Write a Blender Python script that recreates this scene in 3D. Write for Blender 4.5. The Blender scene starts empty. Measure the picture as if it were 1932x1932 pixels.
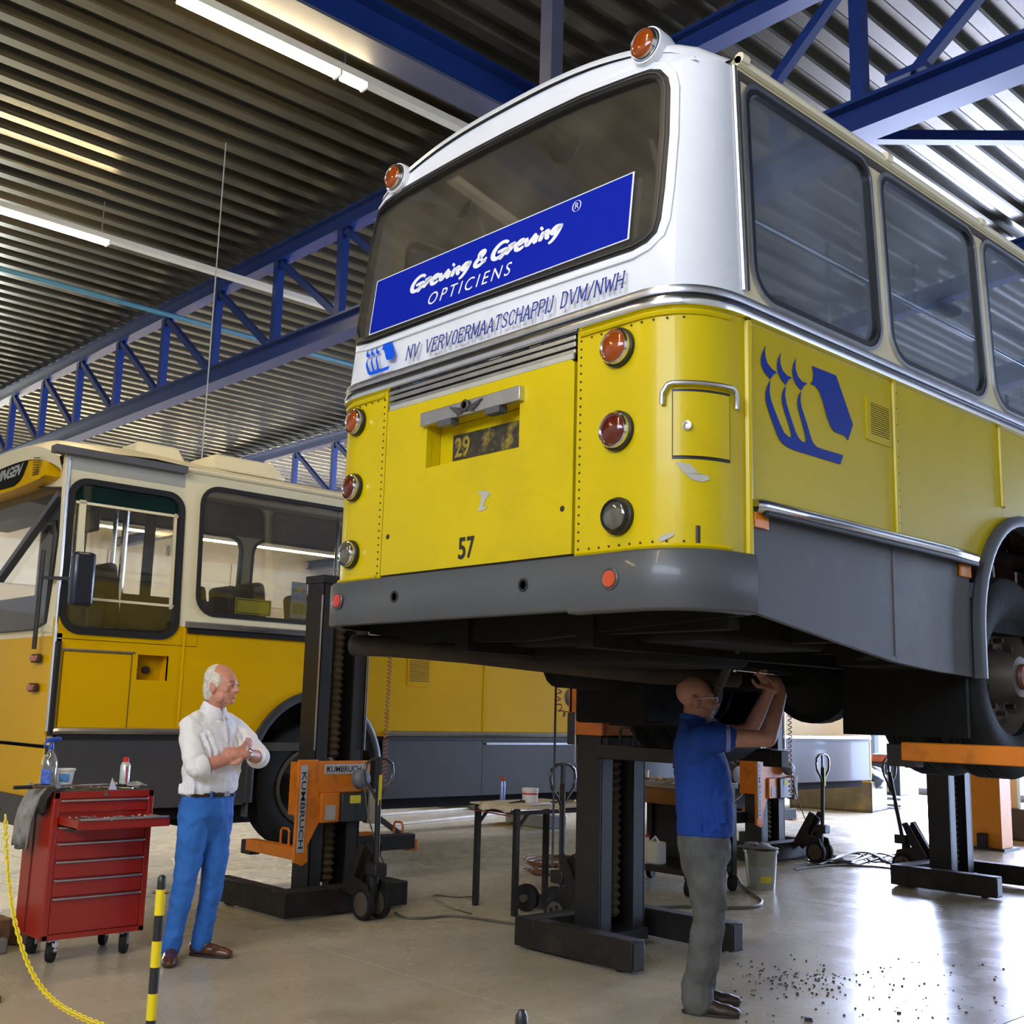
import bpy, math, random
from mathutils import Vector, Matrix
from mathutils.geometry import tessellate_polygon
random.seed(7)
PI = math.pi
SC = bpy.context.scene
COL = SC.collection

# ---------------------------------------------------------------- camera
CH = 1.53
FPX = 2133.0
_y, _p, _r = math.radians(-47.21), math.radians(10.03), math.radians(1.55)
FW = Vector((math.sin(_y)*math.cos(_p), math.cos(_y)*math.cos(_p), math.sin(_p)))
_ri = Vector((math.cos(_y), -math.sin(_y), 0)); _up = _ri.cross(FW)
RT = _ri*math.cos(_r) + _up*math.sin(_r)
UP = _up*math.cos(_r) - _ri*math.sin(_r)
cam_d = bpy.data.cameras.new('camera'); cam = bpy.data.objects.new('camera', cam_d); COL.objects.link(cam)
cam.matrix_world = Matrix(((RT.x, UP.x, -FW.x, 0), (RT.y, UP.y, -FW.y, 0), (RT.z, UP.z, -FW.z, CH), (0, 0, 0, 1)))
cam_d.sensor_width = 36; cam_d.lens = 36*FPX/1932; cam_d.clip_start = .05; cam_d.clip_end = 200
SC.camera = cam

# ---------------------------------------------------------------- world, daylight, exposure
w = bpy.data.worlds.new('world'); SC.world = w; w.use_nodes = True
w.node_tree.nodes['Background'].inputs[0].default_value = (.62, .76, 1, 1)
w.node_tree.nodes['Background'].inputs[1].default_value = 3.0
SC.view_settings.view_transform = 'Standard'; SC.view_settings.look = 'None'
SC.view_settings.gamma = 1; SC.view_settings.use_curve_mapping = False
SC.view_settings.exposure = 0.0
XL, XRW, YF, YB, ZC = -30.0, 6.0, -6.0, 24.0, 7.32      # hall: left, right, front, back walls, ceiling

def area(name, loc, size, power, col, rot):
    l = bpy.data.lights.new(name, 'AREA'); l.shape = 'RECTANGLE'; l.size, l.size_y = size
    l.energy = power; l.color = col
    o = bpy.data.objects.new(name, l); o.location = loc; o.rotation_euler = rot; COL.objects.link(o); return o
# daylight entering the glazed doors behind the camera and in the back wall
area('daylight_front', (.6, YF+.25, 5.55), (8.6, 2.2), 840, (.74, .82, 1), (PI/2, 0, 0))
area('daylight_back_left', (-10.5, YB-.3, 3.1), (6.0, 5.8), 7000, (.58, .66, 1), (-PI/2, 0, 0))
area('daylight_back_right', (-2.0, YB-.3, 3.1), (6.6, 5.8), 3000, (.52, .66, 1), (-PI/2, 0, 0))
area('daylight_right', (XRW-.2, 12, 3.2), (3.5, 9), 130, (.62, .76, 1), (0, PI/2, 0))
area('added_fill_left', (XL+.3, 6.5, 3.2), (4.4, 4.8), 1500, (.86, .95, .88), (0, -PI/2, 0))  # unseen fill lamp added to brighten the floor beyond the parked bus

# ---------------------------------------------------------------- pixel helpers (photo measured on real planes)
def ray(x, y): return FW + RT*((x-966)/FPX) - UP*((y-966)/FPX)
def onY(x, y, Y): d = ray(x, y); return Vector((0, 0, CH)) + d*(Y/d.y)
def onX(x, y, X): d = ray(x, y); return Vector((0, 0, CH)) + d*(X/d.x)
def onZ(x, y, Z=0): d = ray(x, y); return Vector((0, 0, CH)) + d*((Z-CH)/d.z)
def atd(x, y, P, off=0):
    d = ray(x, y); z = (Vector(P)-Vector((0, 0, CH))).dot(FW) + off
    return Vector((0, 0, CH)) + d*z

# ---------------------------------------------------------------- materials
MATS = {}
def mat(name, col, rough=.5, metal=0, var=0, scale=6, bump=0, bscale=60, coat=0, spec=None, emit=None, estr=0, alpha=None, dirt=None, dscale=3, damt=.5, trans=0):
    if name in MATS: return MATS[name]
    m = bpy.data.materials.new(name); m.use_nodes = True; MATS[name] = m
    nt = m.node_tree; b = nt.nodes['Principled BSDF']; N = nt.nodes.new; L = nt.links.new
    b.inputs['Roughness'].default_value = rough; b.inputs['Metallic'].default_value = metal
    b.inputs['Base Color'].default_value = (*col, 1)
    if coat: b.inputs['Coat Weight'].default_value = coat; b.inputs['Coat Roughness'].default_value = .08
    if spec is not None: b.inputs['Specular IOR Level'].default_value = spec
    if trans: b.inputs['Transmission Weight'].default_value = trans
    if emit: b.inputs['Emission Color'].default_value = (*emit, 1); b.inputs['Emission Strength'].default_value = estr
    tc = N('ShaderNodeTexCoord')
    if var or dirt:
        n = N('ShaderNodeTexNoise'); n.inputs['Scale'].default_value = scale; n.inputs['Detail'].default_value = 6
        L(tc.outputs['Object'], n.inputs['Vector'])
        r = N('ShaderNodeMapRange'); r.inputs[1].default_value = .3; r.inputs[2].default_value = .7
        r.inputs[3].default_value = 1-var; r.inputs[4].default_value = 1+var*.5
        L(n.outputs['Fac'], r.inputs[0])
        mx = N('ShaderNodeMix'); mx.data_type = 'RGBA'; mx.blend_type = 'MULTIPLY'; mx.inputs[0].default_value = 1
        mx.inputs['A'].default_value = (*col, 1)
        cb = N('ShaderNodeCombineColor'); 
        for i in range(3): L(r.outputs[0], cb.inputs[i])
        L(cb.outputs[0], mx.inputs['B'])
        out = mx.outputs['Result']
        if dirt:
            n2 = N('ShaderNodeTexNoise'); n2.inputs['Scale'].default_value = dscale; n2.inputs['Detail'].default_value = 9
            n2.inputs['Roughness'].default_value = .7; L(tc.outputs['Object'], n2.inputs['Vector'])
            r2 = N('ShaderNodeMapRange'); r2.inputs[1].default_value = .52; r2.inputs[2].default_value = .72
            r2.inputs[3].default_value = 0; r2.inputs[4].default_value = damt; L(n2.outputs['Fac'], r2.inputs[0])
            m2 = N('ShaderNodeMix'); m2.data_type = 'RGBA'; L(r2.outputs[0], m2.inputs[0])
            L(out, m2.inputs['A']); m2.inputs['B'].default_value = (*dirt, 1); out = m2.outputs['Result']
        L(out, b.inputs['Base Color'])
    if bump:
        n = N('ShaderNodeTexNoise'); n.inputs['Scale'].default_value = bscale; n.inputs['Detail'].default_value = 5
        L(tc.outputs['Object'], n.inputs['Vector'])
        bp = N('ShaderNodeBump'); bp.inputs['Strength'].default_value = bump; bp.inputs['Distance'].default_value = .01
        L(n.outputs['Fac'], bp.inputs['Height']); L(bp.outputs[0], b.inputs['Normal'])
    return m

def glass_mat(name, tint, refl=.12, dusty=0.0, dustcol=(.5, .55, .6)):
    m = bpy.data.materials.new(name); m.use_nodes = True; MATS[name] = m
    nt = m.node_tree; nt.nodes.clear(); N = nt.nodes.new; L = nt.links.new
    o = N('ShaderNodeOutputMaterial'); t = N('ShaderNodeBsdfTransparent'); t.inputs[0].default_value = (*tint, 1)
    g = N('ShaderNodeBsdfGlossy'); g.inputs['Roughness'].default_value = .03; g.inputs[0].default_value = (1, 1, 1, 1)
    lw = N('ShaderNodeLayerWeight'); lw.inputs[0].default_value = .25
    mr = N('ShaderNodeMapRange'); mr.inputs[3].default_value = refl*.5; mr.inputs[4].default_value = .45
    L(lw.outputs['Fresnel'], mr.inputs[0])
    mx = N('ShaderNodeMixShader'); L(mr.outputs[0], mx.inputs[0]); L(t.outputs[0], mx.inputs[1]); L(g.outputs[0], mx.inputs[2])
    last = mx.outputs[0]
    if dusty:
        d = N('ShaderNodeBsdfDiffuse'); d.inputs[0].default_value = (*dustcol, 1)
        n = N('ShaderNodeTexNoise'); n.inputs['Scale'].default_value = 2.2; n.inputs['Detail'].default_value = 7
        tc = N('ShaderNodeTexCoord'); L(tc.outputs['Object'], n.inputs['Vector'])
        r = N('ShaderNodeMapRange'); r.inputs[1].default_value = .35; r.inputs[2].default_value = .75
        r.inputs[3].default_value = dusty*.3; r.inputs[4].default_value = dusty; L(n.outputs['Fac'], r.inputs[0])
        m2 = N('ShaderNodeMixShader'); L(r.outputs[0], m2.inputs[0]); L(last, m2.inputs[1]); L(d.outputs[0], m2.inputs[2]); last = m2.outputs[0]
    L(last, o.inputs[0]); return m

YEL = mat('bus_yellow_paint', (.60, .46, .0), .30, var=.06, scale=2, coat=.08, spec=.25, dirt=(.33, .24, .02), dscale=1.6, damt=.22)
YEL2 = mat('bus_orange_yellow_paint', (.74, .42, .0), .32, var=.06, scale=1.5, spec=.18)
WHT = mat('bus_white_paint', (.80, .83, .88), .32, var=.03, scale=3, coat=.3, dirt=(.55, .57, .6), dscale=2.2, damt=.35)
CRM = mat('bus_cream_paint', (.82, .74, .50), .38, var=.04, scale=2, dirt=(.55, .47, .3), dscale=2, damt=.3)
GRY = mat('bumper_grey_paint', (.075, .082, .092), .42, var=.12, scale=3, coat=.15, dirt=(.07, .07, .06), damt=.5)
SKG = mat('skirt_grey_paint', (.066, .065, .063), .5, var=.12, scale=2.5, dirt=(.17, .16, .13), dscale=1.4, damt=.5)
DKG = mat('dark_grey_panel', (.055, .055, .055), .5, var=.1)
CHR = mat('chrome', (.78, .8, .84), .16, 1, var=.08, scale=9)
ALU = mat('brushed_aluminium', (.58, .59, .63), .34, 1, var=.12, scale=12)
BLK = mat('black_rubber', (.014, .014, .015), .45, var=.2)
TYR = mat('tyre_rubber', (.010, .010, .010), .75, var=.3, bump=.3, spec=.3)
UND = mat('underbody_black', (.006, .0055, .005), .8, var=.4, scale=5, bump=.4, bscale=14, dirt=(.016, .012, .008), dscale=2.4, damt=.5, spec=.25)
RUST = mat('rusty_steel', (.035, .022, .014), .7, var=.4, bump=.3)
RIM = mat('wheel_rim_dirty', (.11, .09, .07), .55, .3, var=.3, dirt=(.04, .025, .015))
AMB = mat('amber_lens', (.28, .05, .003), .12, var=.15, scale=40, coat=.4)
BRN = mat('brown_red_lens', (.10, .012, .004), .12, var=.15, scale=40, coat=.4)
REDL = mat('red_reflector', (.55, .02, .01), .2, var=.2, scale=60, coat=.6)
ORL = mat('orange_reflector', (.85, .24, .0), .3, var=.2, scale=60, coat=.5)
BLUP = mat('blue_decal', (.0, .012, .36), .5, var=.04, spec=.15)
BLUL = mat('blue_logo_decal', (.004, .03, .30), .5, var=.06, spec=.15)
BLUT = mat('blue_lettering', (.015, .035, .28), .5, var=.1)
WHD = mat('white_decal', (.85, .88, .95), .4, var=.02)
BLKD = mat('black_lettering', (.015, .015, .015), .5, var=.1)
FILL = mat('filler_patch', (.45, .44, .38), .6, var=.15)
GLS = glass_mat('bus_glass_tinted', (.84, .82, .77), .10, .05, (.55, .5, .42))
GLR = glass_mat('rear_glass_tinted', (.76, .72, .64), .05, .10, (.42, .38, .3))
GLC = glass_mat('side_glass_dust_haze', (.90, .93, .96), .10, .15, (.5, .58, .68))  # dust made stronger and bluish to put bright window haze into the glass
GREENG = glass_mat('green_sun_strip_glass', (.02, .16, .12), .10, .25, (.01, .10, .08))
BLUST = mat('blue_truss_paint', (.006, .026, .15), .38, var=.12, scale=3, coat=.1)
BLUG = mat('grey_blue_beam_paint', (.07, .075, .12), .5, var=.1)
CYP = mat('cyan_pipe_paint', (.05, .17, .22), .45, var=.1)
SEAT = mat('dark_red_seat_cloth', (.10, .035, .035), .85, var=.25, scale=20, bump=.2)
SEATB = mat('brown_seat_cloth', (.07, .04, .022), .85, var=.25, scale=20, bump=.2)
INT = mat('bus_interior_lining', (.55, .48, .39), .75, var=.08)
INTD = mat('bus_interior_dark', (.07, .06, .05), .8, var=.2)
ORG = mat('orange_lift_paint', (.68, .185, .005), .42, var=.12, scale=4, dirt=(.16, .05, .01), dscale=5, damt=.7)
ORGY = mat('yellow_orange_post_paint', (.80, .27, .005), .45, var=.1, scale=3, dirt=(.2, .08, .02), damt=.5)
LFT = mat('lift_dark_steel', (.012, .011, .010), .5, 0, var=.3, scale=6, bump=.15)
LFB = mat('lift_base_steel', (.014, .011, .009), .6, .2, var=.4, scale=7, bump=.3, dirt=(.055, .034, .018), dscale=6, damt=.7)
BEL = mat('bellows_rubber', (.085, .06, .035), .45, var=.3)
LBL = mat('grey_label', (.42, .42, .44), .5, var=.1)
YLB = mat('yellow_label', (.62, .55, .02), .5, var=.1)
RED = mat('red_cabinet_paint', (.33, .014, .005), .32, var=.06, scale=2, coat=.25)
STL = mat('bright_tool_steel', (.6, .6, .58), .25, 1, var=.2, scale=20)
RAG = mat('grey_rag_cloth', (.30, .29, .27), .9, var=.3, scale=14, bump=.6, bscale=40, dirt=(.08, .07, .05), dscale=9, damt=.8)
DRT = mat('greasy_black_cloth', (.03, .027, .022), .8, var=.5, scale=14, bump=.6)
YPL = mat('yellow_plastic', (.80, .62, .01), .35, var=.06)
BPL = mat('black_plastic', (.018, .018, .02), .35, var=.2)
WPL = mat('white_plastic', (.72, .70, .66), .45, var=.08, dirt=(.4, .36, .28), damt=.4)
BLB = mat('blue_plastic', (.02, .07, .45), .35, var=.1)
WOOD = mat('rough_wood', (.20, .11, .055), .8, var=.4, scale=18, bump=.6, bscale=22)
CONC = mat('grey_concrete_block', (.16, .155, .15), .9, var=.3, bump=.5)
SKIN = mat('skin', (.58, .25, .17), .5, var=.08, scale=30, bump=.1, bscale=160)
HAIR = mat('white_hair', (.72, .68, .58), .75, var=.3, scale=50, bump=.6, bscale=90)
SHIRT = mat('white_shirt_cloth', (.86, .85, .86), .8, var=.04, scale=9, bump=.9, bscale=14)
JEAN = mat('blue_trouser_cloth', (.025, .145, .50), .85, var=.15, scale=9, bump=.9, bscale=13)
POLO = mat('blue_polo_cloth', (.001, .04, .25), .85, var=.1, bump=.3, bscale=40)
DENIM = mat('grey_denim', (.10, .098, .088), .9, var=.35, scale=8, bump=.9, bscale=16)
SHOE = mat('brown_leather', (.09, .03, .014), .3, var=.25, coat=.3)
SHOED = mat('dark_brown_shoe', (.04, .022, .014), .5, var=.3)
CABL = mat('grey_cable_sheath', (.10, .09, .07), .55, var=.2)

# ---------------------------------------------------------------- geometry helpers
WM = {}
class MB:
    """collects world-space (or local) geometry for ONE mesh object"""
    def __init__(s): s.v, s.f = [], []
    def add(s, vs, fs):
        o = len(s.v); s.v += [Vector(v) for v in vs]; s.f += [tuple(i+o for i in f) for f in fs]; return s
    def box(s, c, d, rot=None, taper=1.0):
        c = Vector(c); h = Vector(d)/2; vs = []
        for k in (-1, 1):
            t = taper if k == 1 else 1
            for j in (-1, 1):
                for i in (-1, 1): vs.append(Vector((i*h.x*t, j*h.y*t, k*h.z)))
        if rot: vs = [rot @ v for v in vs]
        return s.add([c+v for v in vs], [(0, 2, 3, 1), (4, 5, 7, 6), (0, 1, 5, 4), (2, 6, 7, 3), (0, 4, 6, 2), (1, 3, 7, 5)])
    def bb(s, a, b):
        a, b = Vector(a), Vector(b); return s.box((a+b)/2, [abs(x) for x in (b-a)])
    def bar(s, a, b, wd, ht, up=(0, 0, 1)):
        a, b = Vector(a), Vector(b); d = b-a; L = d.length; z = d.normalized(); up = Vector(up)
        if abs(z.dot(up)) > .98: up = Vector((0, 1, 0))
        x = up.cross(z).normalized(); y = z.cross(x)
        R = Matrix((x, y, z)).transposed()
        return s.box((a+b)/2, (wd, ht, L), R)
    def tube(s, pts, r, n=8, caps=True):
        pts = [Vector(p) for p in pts]; rs = r if isinstance(r, (list, tuple)) else [r]*len(pts)
        m = len(pts); rings = []; prev = None
        for i, p in enumerate(pts):
            t = (pts[min(i+1, m-1)]-pts[max(i-1, 0)]).normalized()
            if prev is None:
                u = Vector((0, 0, 1)) if abs(t.z) < .9 else Vector((1, 0, 0)); x = t.cross(u).normalized()
            else:
                x = (prev - t*prev.dot(t)).normalized()
            prev = x; y = t.cross(x)
            rings.append([p + (x*math.cos(2*PI*k/n)+y*math.sin(2*PI*k/n))*rs[i] for k in range(n)])
        vs = [v for rg in rings for v in rg]; fs = []
        for i in range(m-1):
            for k in range(n): fs.append((i*n+k, i*n+(k+1) % n, (i+1)*n+(k+1) % n, (i+1)*n+k))
        if caps: fs.append(tuple(range(n-1, -1, -1))); fs.append(tuple((m-1)*n+k for k in range(n)))
        return s.add(vs, fs)
    def cyl(s, a, b, r, r2=None, n=20): return s.tube([a, b], [r, r if r2 is None else r2], n)
    def lathe(s, prof, o, axis=(0, 0, 1), n=24, ring=False):
        o = Vector(o); z = Vector(axis).normalized(); u = Vector((0, 0, 1)) if abs(z.z) < .9 else Vector((1, 0, 0))
        x = u.cross(z).normalized(); y = z.cross(x); vs = []; fs = []; m = len(prof)
        for (r, h) in prof:
            for k in range(n): vs.append(o + z*h + (x*math.cos(2*PI*k/n)+y*math.sin(2*PI*k/n))*max(r, 1e-4))
        for i in range(m-1):
            for k in range(n): fs.append((i*n+k, i*n+(k+1) % n, (i+1)*n+(k+1) % n, (i+1)*n+k))
        if ring:
            for k in range(n): fs.append(((m-1)*n+k, (m-1)*n+(k+1) % n, (k+1) % n, k))
        else: fs.append(tuple(range(n-1, -1, -1))); fs.append(tuple((m-1)*n+k for k in range(n)))
        return s.add(vs, fs)
    def ell(s, c, r, n=14, m=9, rot=None):
        c = Vector(c); vs = []; fs = []
        for i in range(m+1):
            a = PI*i/m
            for k in range(n):
                b = 2*PI*k/n; v = Vector((r[0]*math.sin(a)*math.cos(b), r[1]*math.sin(a)*math.sin(b), -r[2]*math.cos(a)))
                vs.append(c + (rot @ v if rot else v))
        for i in range(m):
            for k in range(n): fs.append((i*n+k, i*n+(k+1) % n, (i+1)*n+(k+1) % n, (i+1)*n+k))
        return s.add(vs, fs)
    def plate(s, outline, holes, fmap, th):
        """flat 2D shape with holes -> solid plate; fmap(u,v,d) gives the point at depth d"""
        loops = [outline]+list(holes); flat = [p for l in loops for p in l]
        tris = tessellate_polygon([[Vector((p[0], p[1], 0)) for p in l] for l in loops])
        n = len(flat); vs = [fmap(p[0], p[1], 0) for p in flat]+[fmap(p[0], p[1], th) for p in flat]
        fs = [tuple(t) for t in tris]+[tuple(i+n for i in reversed(t)) for t in tris]
        o = 0
        for l in loops:
            k = len(l)
            for i in range(k):
                a, b = o+i, o+(i+1) % k; fs.append((a, b, b+n, a+n))
            o += k
        return s.add(vs, fs)
    def build(s, name, m, parent=None, smooth=35, bevel=0, local=False):
        me = bpy.data.meshes.new(name)
        vs = s.v
        if parent is not None and not local and parent in WM:
            inv = WM[parent].inverted(); vs = [inv @ v for v in vs]
        me.from_pydata([tuple(v) for v in vs], [], s.f); me.update()
        import bmesh
        bm = bmesh.new(); bm.from_mesh(me); bmesh.ops.recalc_face_normals(bm, faces=bm.faces); bm.to_mesh(me); bm.free()
        if smooth:
            me.polygons.foreach_set('use_smooth', [True]*len(me.polygons)); me.set_sharp_from_angle(angle=math.radians(smooth))
        me.materials.append(m)
        o = bpy.data.objects.new(name, me); COL.objects.link(o)
        if parent is not None:
            o.parent = parent
            if parent in WM: WM[o] = WM[parent]
        else: WM[o] = Matrix()
        if bevel:
            b = o.modifiers.new('bevel', 'BEVEL'); b.width = bevel; b.segments = 2; b.limit_method = 'ANGLE'; b.angle_limit = math.radians(40)
        return o
def tag(o, label=None, cat=None, group=None, kind=None):
    if label: o['label'] = label
    if cat: o['category'] = cat
    if group: o['group'] = group
    if kind: o['kind'] = kind
    return o
def thing(name, label, cat, loc=(0, 0, 0), rz=0, group=None):
    o = bpy.data.objects.new(name, None); COL.objects.link(o); o.empty_display_size = .2
    o.location = loc; o.rotation_euler = (0, 0, rz); WM[o] = Matrix.Translation(Vector(loc)) @ Matrix.Rotation(rz, 4, 'Z')
    return tag(o, label, cat, group)
def copy_tree(o, parent=None):
    c = o.copy(); COL.objects.link(c); c.parent = parent
    for ch in list(o.children): copy_tree(ch, c)
    return c
def rr(x0, y0, x1, y1, r, n=6, rtop=None):
    """rounded rectangle, counter-clockwise; rtop = radius of the upper corners"""
    rt = r if rtop is None else rtop; P = []
    for (cx, cy, a, q) in ((x1-r, y0+r, -90, r), (x1-rt, y1-rt, 0, rt), (x0+rt, y1-rt, 90, rt), (x0+r, y0+r, 180, r)):
        for k in range(n+1):
            t = math.radians(a+90*k/n); P.append((cx+q*math.cos(t), cy+q*math.sin(t)))
    return P
def text_mesh(body, size, shear=0, offset=0, spacing=1.0, extrude=.0, align='LEFT', xs=1.0):
    """built-in font text as (verts2d, faces)"""
    cu = bpy.data.curves.new('t', 'FONT'); cu.body = body; cu.size = size; cu.shear = shear; cu.offset = offset
    cu.space_character = spacing; cu.align_x = align; cu.resolution_u = 4
    ob = bpy.data.objects.new('t', cu); COL.objects.link(ob)
    dg = bpy.context.evaluated_depsgraph_get(); me = bpy.data.meshes.new_from_object(ob.evaluated_get(dg))
    vs = [(v.co.x*xs, v.co.y) for v in me.vertices]; fs = [tuple(p.vertices) for p in me.polygons]
    bpy.data.objects.remove(ob); bpy.data.curves.remove(cu); bpy.data.meshes.remove(me)
    return vs, fs
def put2d(mb, vf, fmap, d=0): return mb.add([fmap(v[0], v[1], d) for v in vf[0]], vf[1])
def fit2d(vf, x0, y0, x1, y1):
    xs = [v[0] for v in vf[0]]; ys = [v[1] for v in vf[0]]; a, b, c, d = min(xs), max(xs), min(ys), max(ys)
    return [(x0+(v[0]-a)/(b-a)*(x1-x0), y0+(v[1]-c)/(d-c)*(y1-y0)) for v in vf[0]], vf[1]
def strokes2d(strokes, wd, taper=False):
    """list of polylines [(x,y)..] -> ribbon (verts, faces)"""
    vs, fs = [], []
    for pl in strokes:
        n = len(pl); o = len(vs)
        for i, p in enumerate(pl):
            a = pl[max(i-1, 0)]; b = pl[min(i+1, n-1)]; dx, dy = b[0]-a[0], b[1]-a[1]; l = math.hypot(dx, dy) or 1
            ww = wd
            if taper: ww = wd*(.55+.6*math.sin(PI*(i+.6)/(n+.2)))
            nx, ny = -dy/l*ww/2, dx/l*ww/2
            vs += [(p[0]+nx, p[1]+ny), (p[0]-nx, p[1]-ny)]
        for i in range(n-1): fs.append((o+2*i, o+2*i+1, o+2*i+3, o+2*i+2))
    return vs, fs
# ================================================================ HALL
def floor_mat():
    m = bpy.data.materials.new('polished_concrete'); m.use_nodes = True; nt = m.node_tree; b = nt.nodes['Principled BSDF']; N = nt.nodes.new; L = nt.links.new
    tc = N('ShaderNodeTexCoord')
    def noise(sc, det=6, rough=.6, dist=0, vec=None):
        n = N('ShaderNodeTexNoise'); n.inputs['Scale'].default_value = sc; n.inputs['Detail'].default_value = det
        n.inputs['Roughness'].default_value = rough; n.inputs['Distortion'].default_value = dist
        L(vec or tc.outputs['Object'], n.inputs['Vector']); return n.outputs['Fac']
    def ramp(f, a, b_, c, d):
        r = N('ShaderNodeMapRange'); r.inputs[1].default_value = a; r.inputs[2].default_value = b_; r.inputs[3].default_value = c; r.inputs[4].default_value = d
        L(f, r.inputs[0]); return r.outputs[0]
    def mix(f, A, B, bt='MIX'):
        x = N('ShaderNodeMix'); x.data_type = 'RGBA'; x.blend_type = bt
        if isinstance(f, float): x.inputs[0].default_value = f
        else: L(f, x.inputs[0])
        for nm, v in (('A', A), ('B', B)):
            if isinstance(v, tuple): x.inputs[nm].default_value = (*v, 1)
            else: L(v, x.inputs[nm])
        return x.outputs['Result']
    c = mix(ramp(noise(.7), .35, .65, 0, 1), (.46, .40, .285), (.56, .50, .37))
    c = mix(ramp(noise(5, 8, .7), .5, .8, 0, .5), c, (.25, .215, .165))
    c = mix(ramp(noise(.9, 5, .6), .56, .78, 0, .8), c, (.20, .155, .10))       # oil and dirt stains
    c = mix(ramp(noise(38, 4, .7), .66, .74, 0, .6), c, (.14, .10, .065))              # speckled grit
    L(c, b.inputs['Base Color'])
    mp = N('ShaderNodeMapping'); mp.inputs['Scale'].default_value = (1.2, 7, 1); L(tc.outputs['Object'], mp.inputs[0])
    rr_ = N('ShaderNodeMath'); rr_.operation = 'ADD'
    L(ramp(noise(2.5, 6, .6), .3, .7, .19, .34), rr_.inputs[0]); rr_.inputs[1].default_value = 0
    L(rr_.outputs[0], b.inputs['Roughness']); b.inputs['Specular IOR Level'].default_value = .55
    bp = N('ShaderNodeBump'); bp.inputs['Strength'].default_value = .05; bp.inputs['Distance'].default_value = .008
    L(noise(7, 7, .65), bp.inputs['Height']); L(bp.outputs[0], b.inputs['Normal'])
    return m
def wall_mat():
    m = mat('hall_wall_paint', (.50, .48, .42), .8, var=.08, scale=1.2, bump=.1); return m
WALL = wall_mat()
CREAMW = mat('cream_wall_paint', (.74, .68, .50), .7, var=.06, scale=1)
WHITEW = mat('white_wall_sheet', (.62, .66, .70), .7, var=.05)
FRM = mat('grey_door_frame', (.12, .13, .15), .5, .3)
PANE = glass_mat('hall_window_pane', (.9, .95, 1), .1)
TUBE = mat('lit_fluorescent_tube', (1, 1, 1), .5, emit=(1, .79, .43), estr=105)
TRK = mat('cream_luminaire_housing', (.62, .57, .45), .5, var=.05)
CEIL = mat('corrugated_roof_steel', (.070, .060, .038), .25, .45, var=.12, scale=1.4, dirt=(.09, .08, .06), dscale=.7, damt=.5)

flo = MB()
# concrete slabs separated by narrow recessed joints
fl = MB().bb((XL, YF, -.15), (XRW, YB, -.006)).build('floor', mat('joint_mortar', (.10, .09, .075), .9), smooth=0); tag(fl, kind='structure')
FM = floor_mat()
xs = [-30, -26, -22, -18, -14.2, -10.4, -6.6, -2.8, 1.0, 6.0]; ys = [-6, -.1, 4.35, 8.8, 13.3, 17.8, 24]
for i in range(len(xs)-1):
    for j in range(len(ys)-1):
        MB().bb((xs[i]+.004, ys[j]+.004, -.006), (xs[i+1]-.004, ys[j+1]-.004, 0)).build('concrete_slab', FM, fl, smooth=0)

# corrugated ceiling: one object per roofing sheet, ribs along the hall
def rib_profile(x0, n, pitch=.345):
    P = []
    for k in range(n):
        x = x0+k*pitch
        P += [(x, .0), (x+.125, .0), (x+.15, .012), (x+.165, .09), (x+.30, .09), (x+.325, .012)]
    P.append((x0+n*pitch, 0)); return P
ceil = MB().bb((XL, YF, ZC+.16), (XRW, YB, ZC+.22)).build('ceiling', CEIL, smooth=0); tag(ceil, kind='structure')
sheets = [(-6.0, .95), (.95, 7.0), (7.0, 13.1), (13.1, 19.2), (19.2, 24.0)]
nrib = 6; pw = nrib*.345; x = XL
while x < XRW:
    pr = rib_profile(x, nrib)
    for (a, b_) in sheets:
        m_ = MB(); dz = random.uniform(0, .004)
        vs = [(p[0], a, ZC+p[1]+dz) for p in pr]+[(p[0], b_, ZC+p[1]+dz) for p in pr]; n_ = len(pr)
        m_.add(vs, [(i, i+1, n_+i+1, n_+i) for i in range(n_-1)])
        m_.build('roofing_sheet', CEIL, ceil, smooth=0)
    x += pw

# walls
def wall(name, mb, m=WALL): return tag(mb.build(name, m, smooth=0), kind='structure')
wl = wall('wall_left', MB().bb((XL-.2, YF, 0), (XL, YB, ZC+.2)))
MB().bb((XL, YF, .0), (XL+.03, YB, 1.1)).build('wall_sheet', mat('grey_lower_wall', (.33, .34, .34), .7, var=.1), wl, smooth=0)
MB().bb((XL, YF, 1.1), (XL+.03, YB, 3.4)).build('wall_sheet', CREAMW, wl, smooth=0)
for k in range(8): MB().bb((XL, YF+k*3.75+.02, 4.45), (XL+.04, YF+k*3.75+3.72, 5.6)).build('wall_sheet', WHITEW, wl, smooth=0)
wb = MB()
wall('wall_right', MB().bb((XRW, YF, 0), (XRW+.2, YB, ZC+.2)).bb((XRW, YF, 0), (XRW+.01, YB, 1)))
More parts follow.
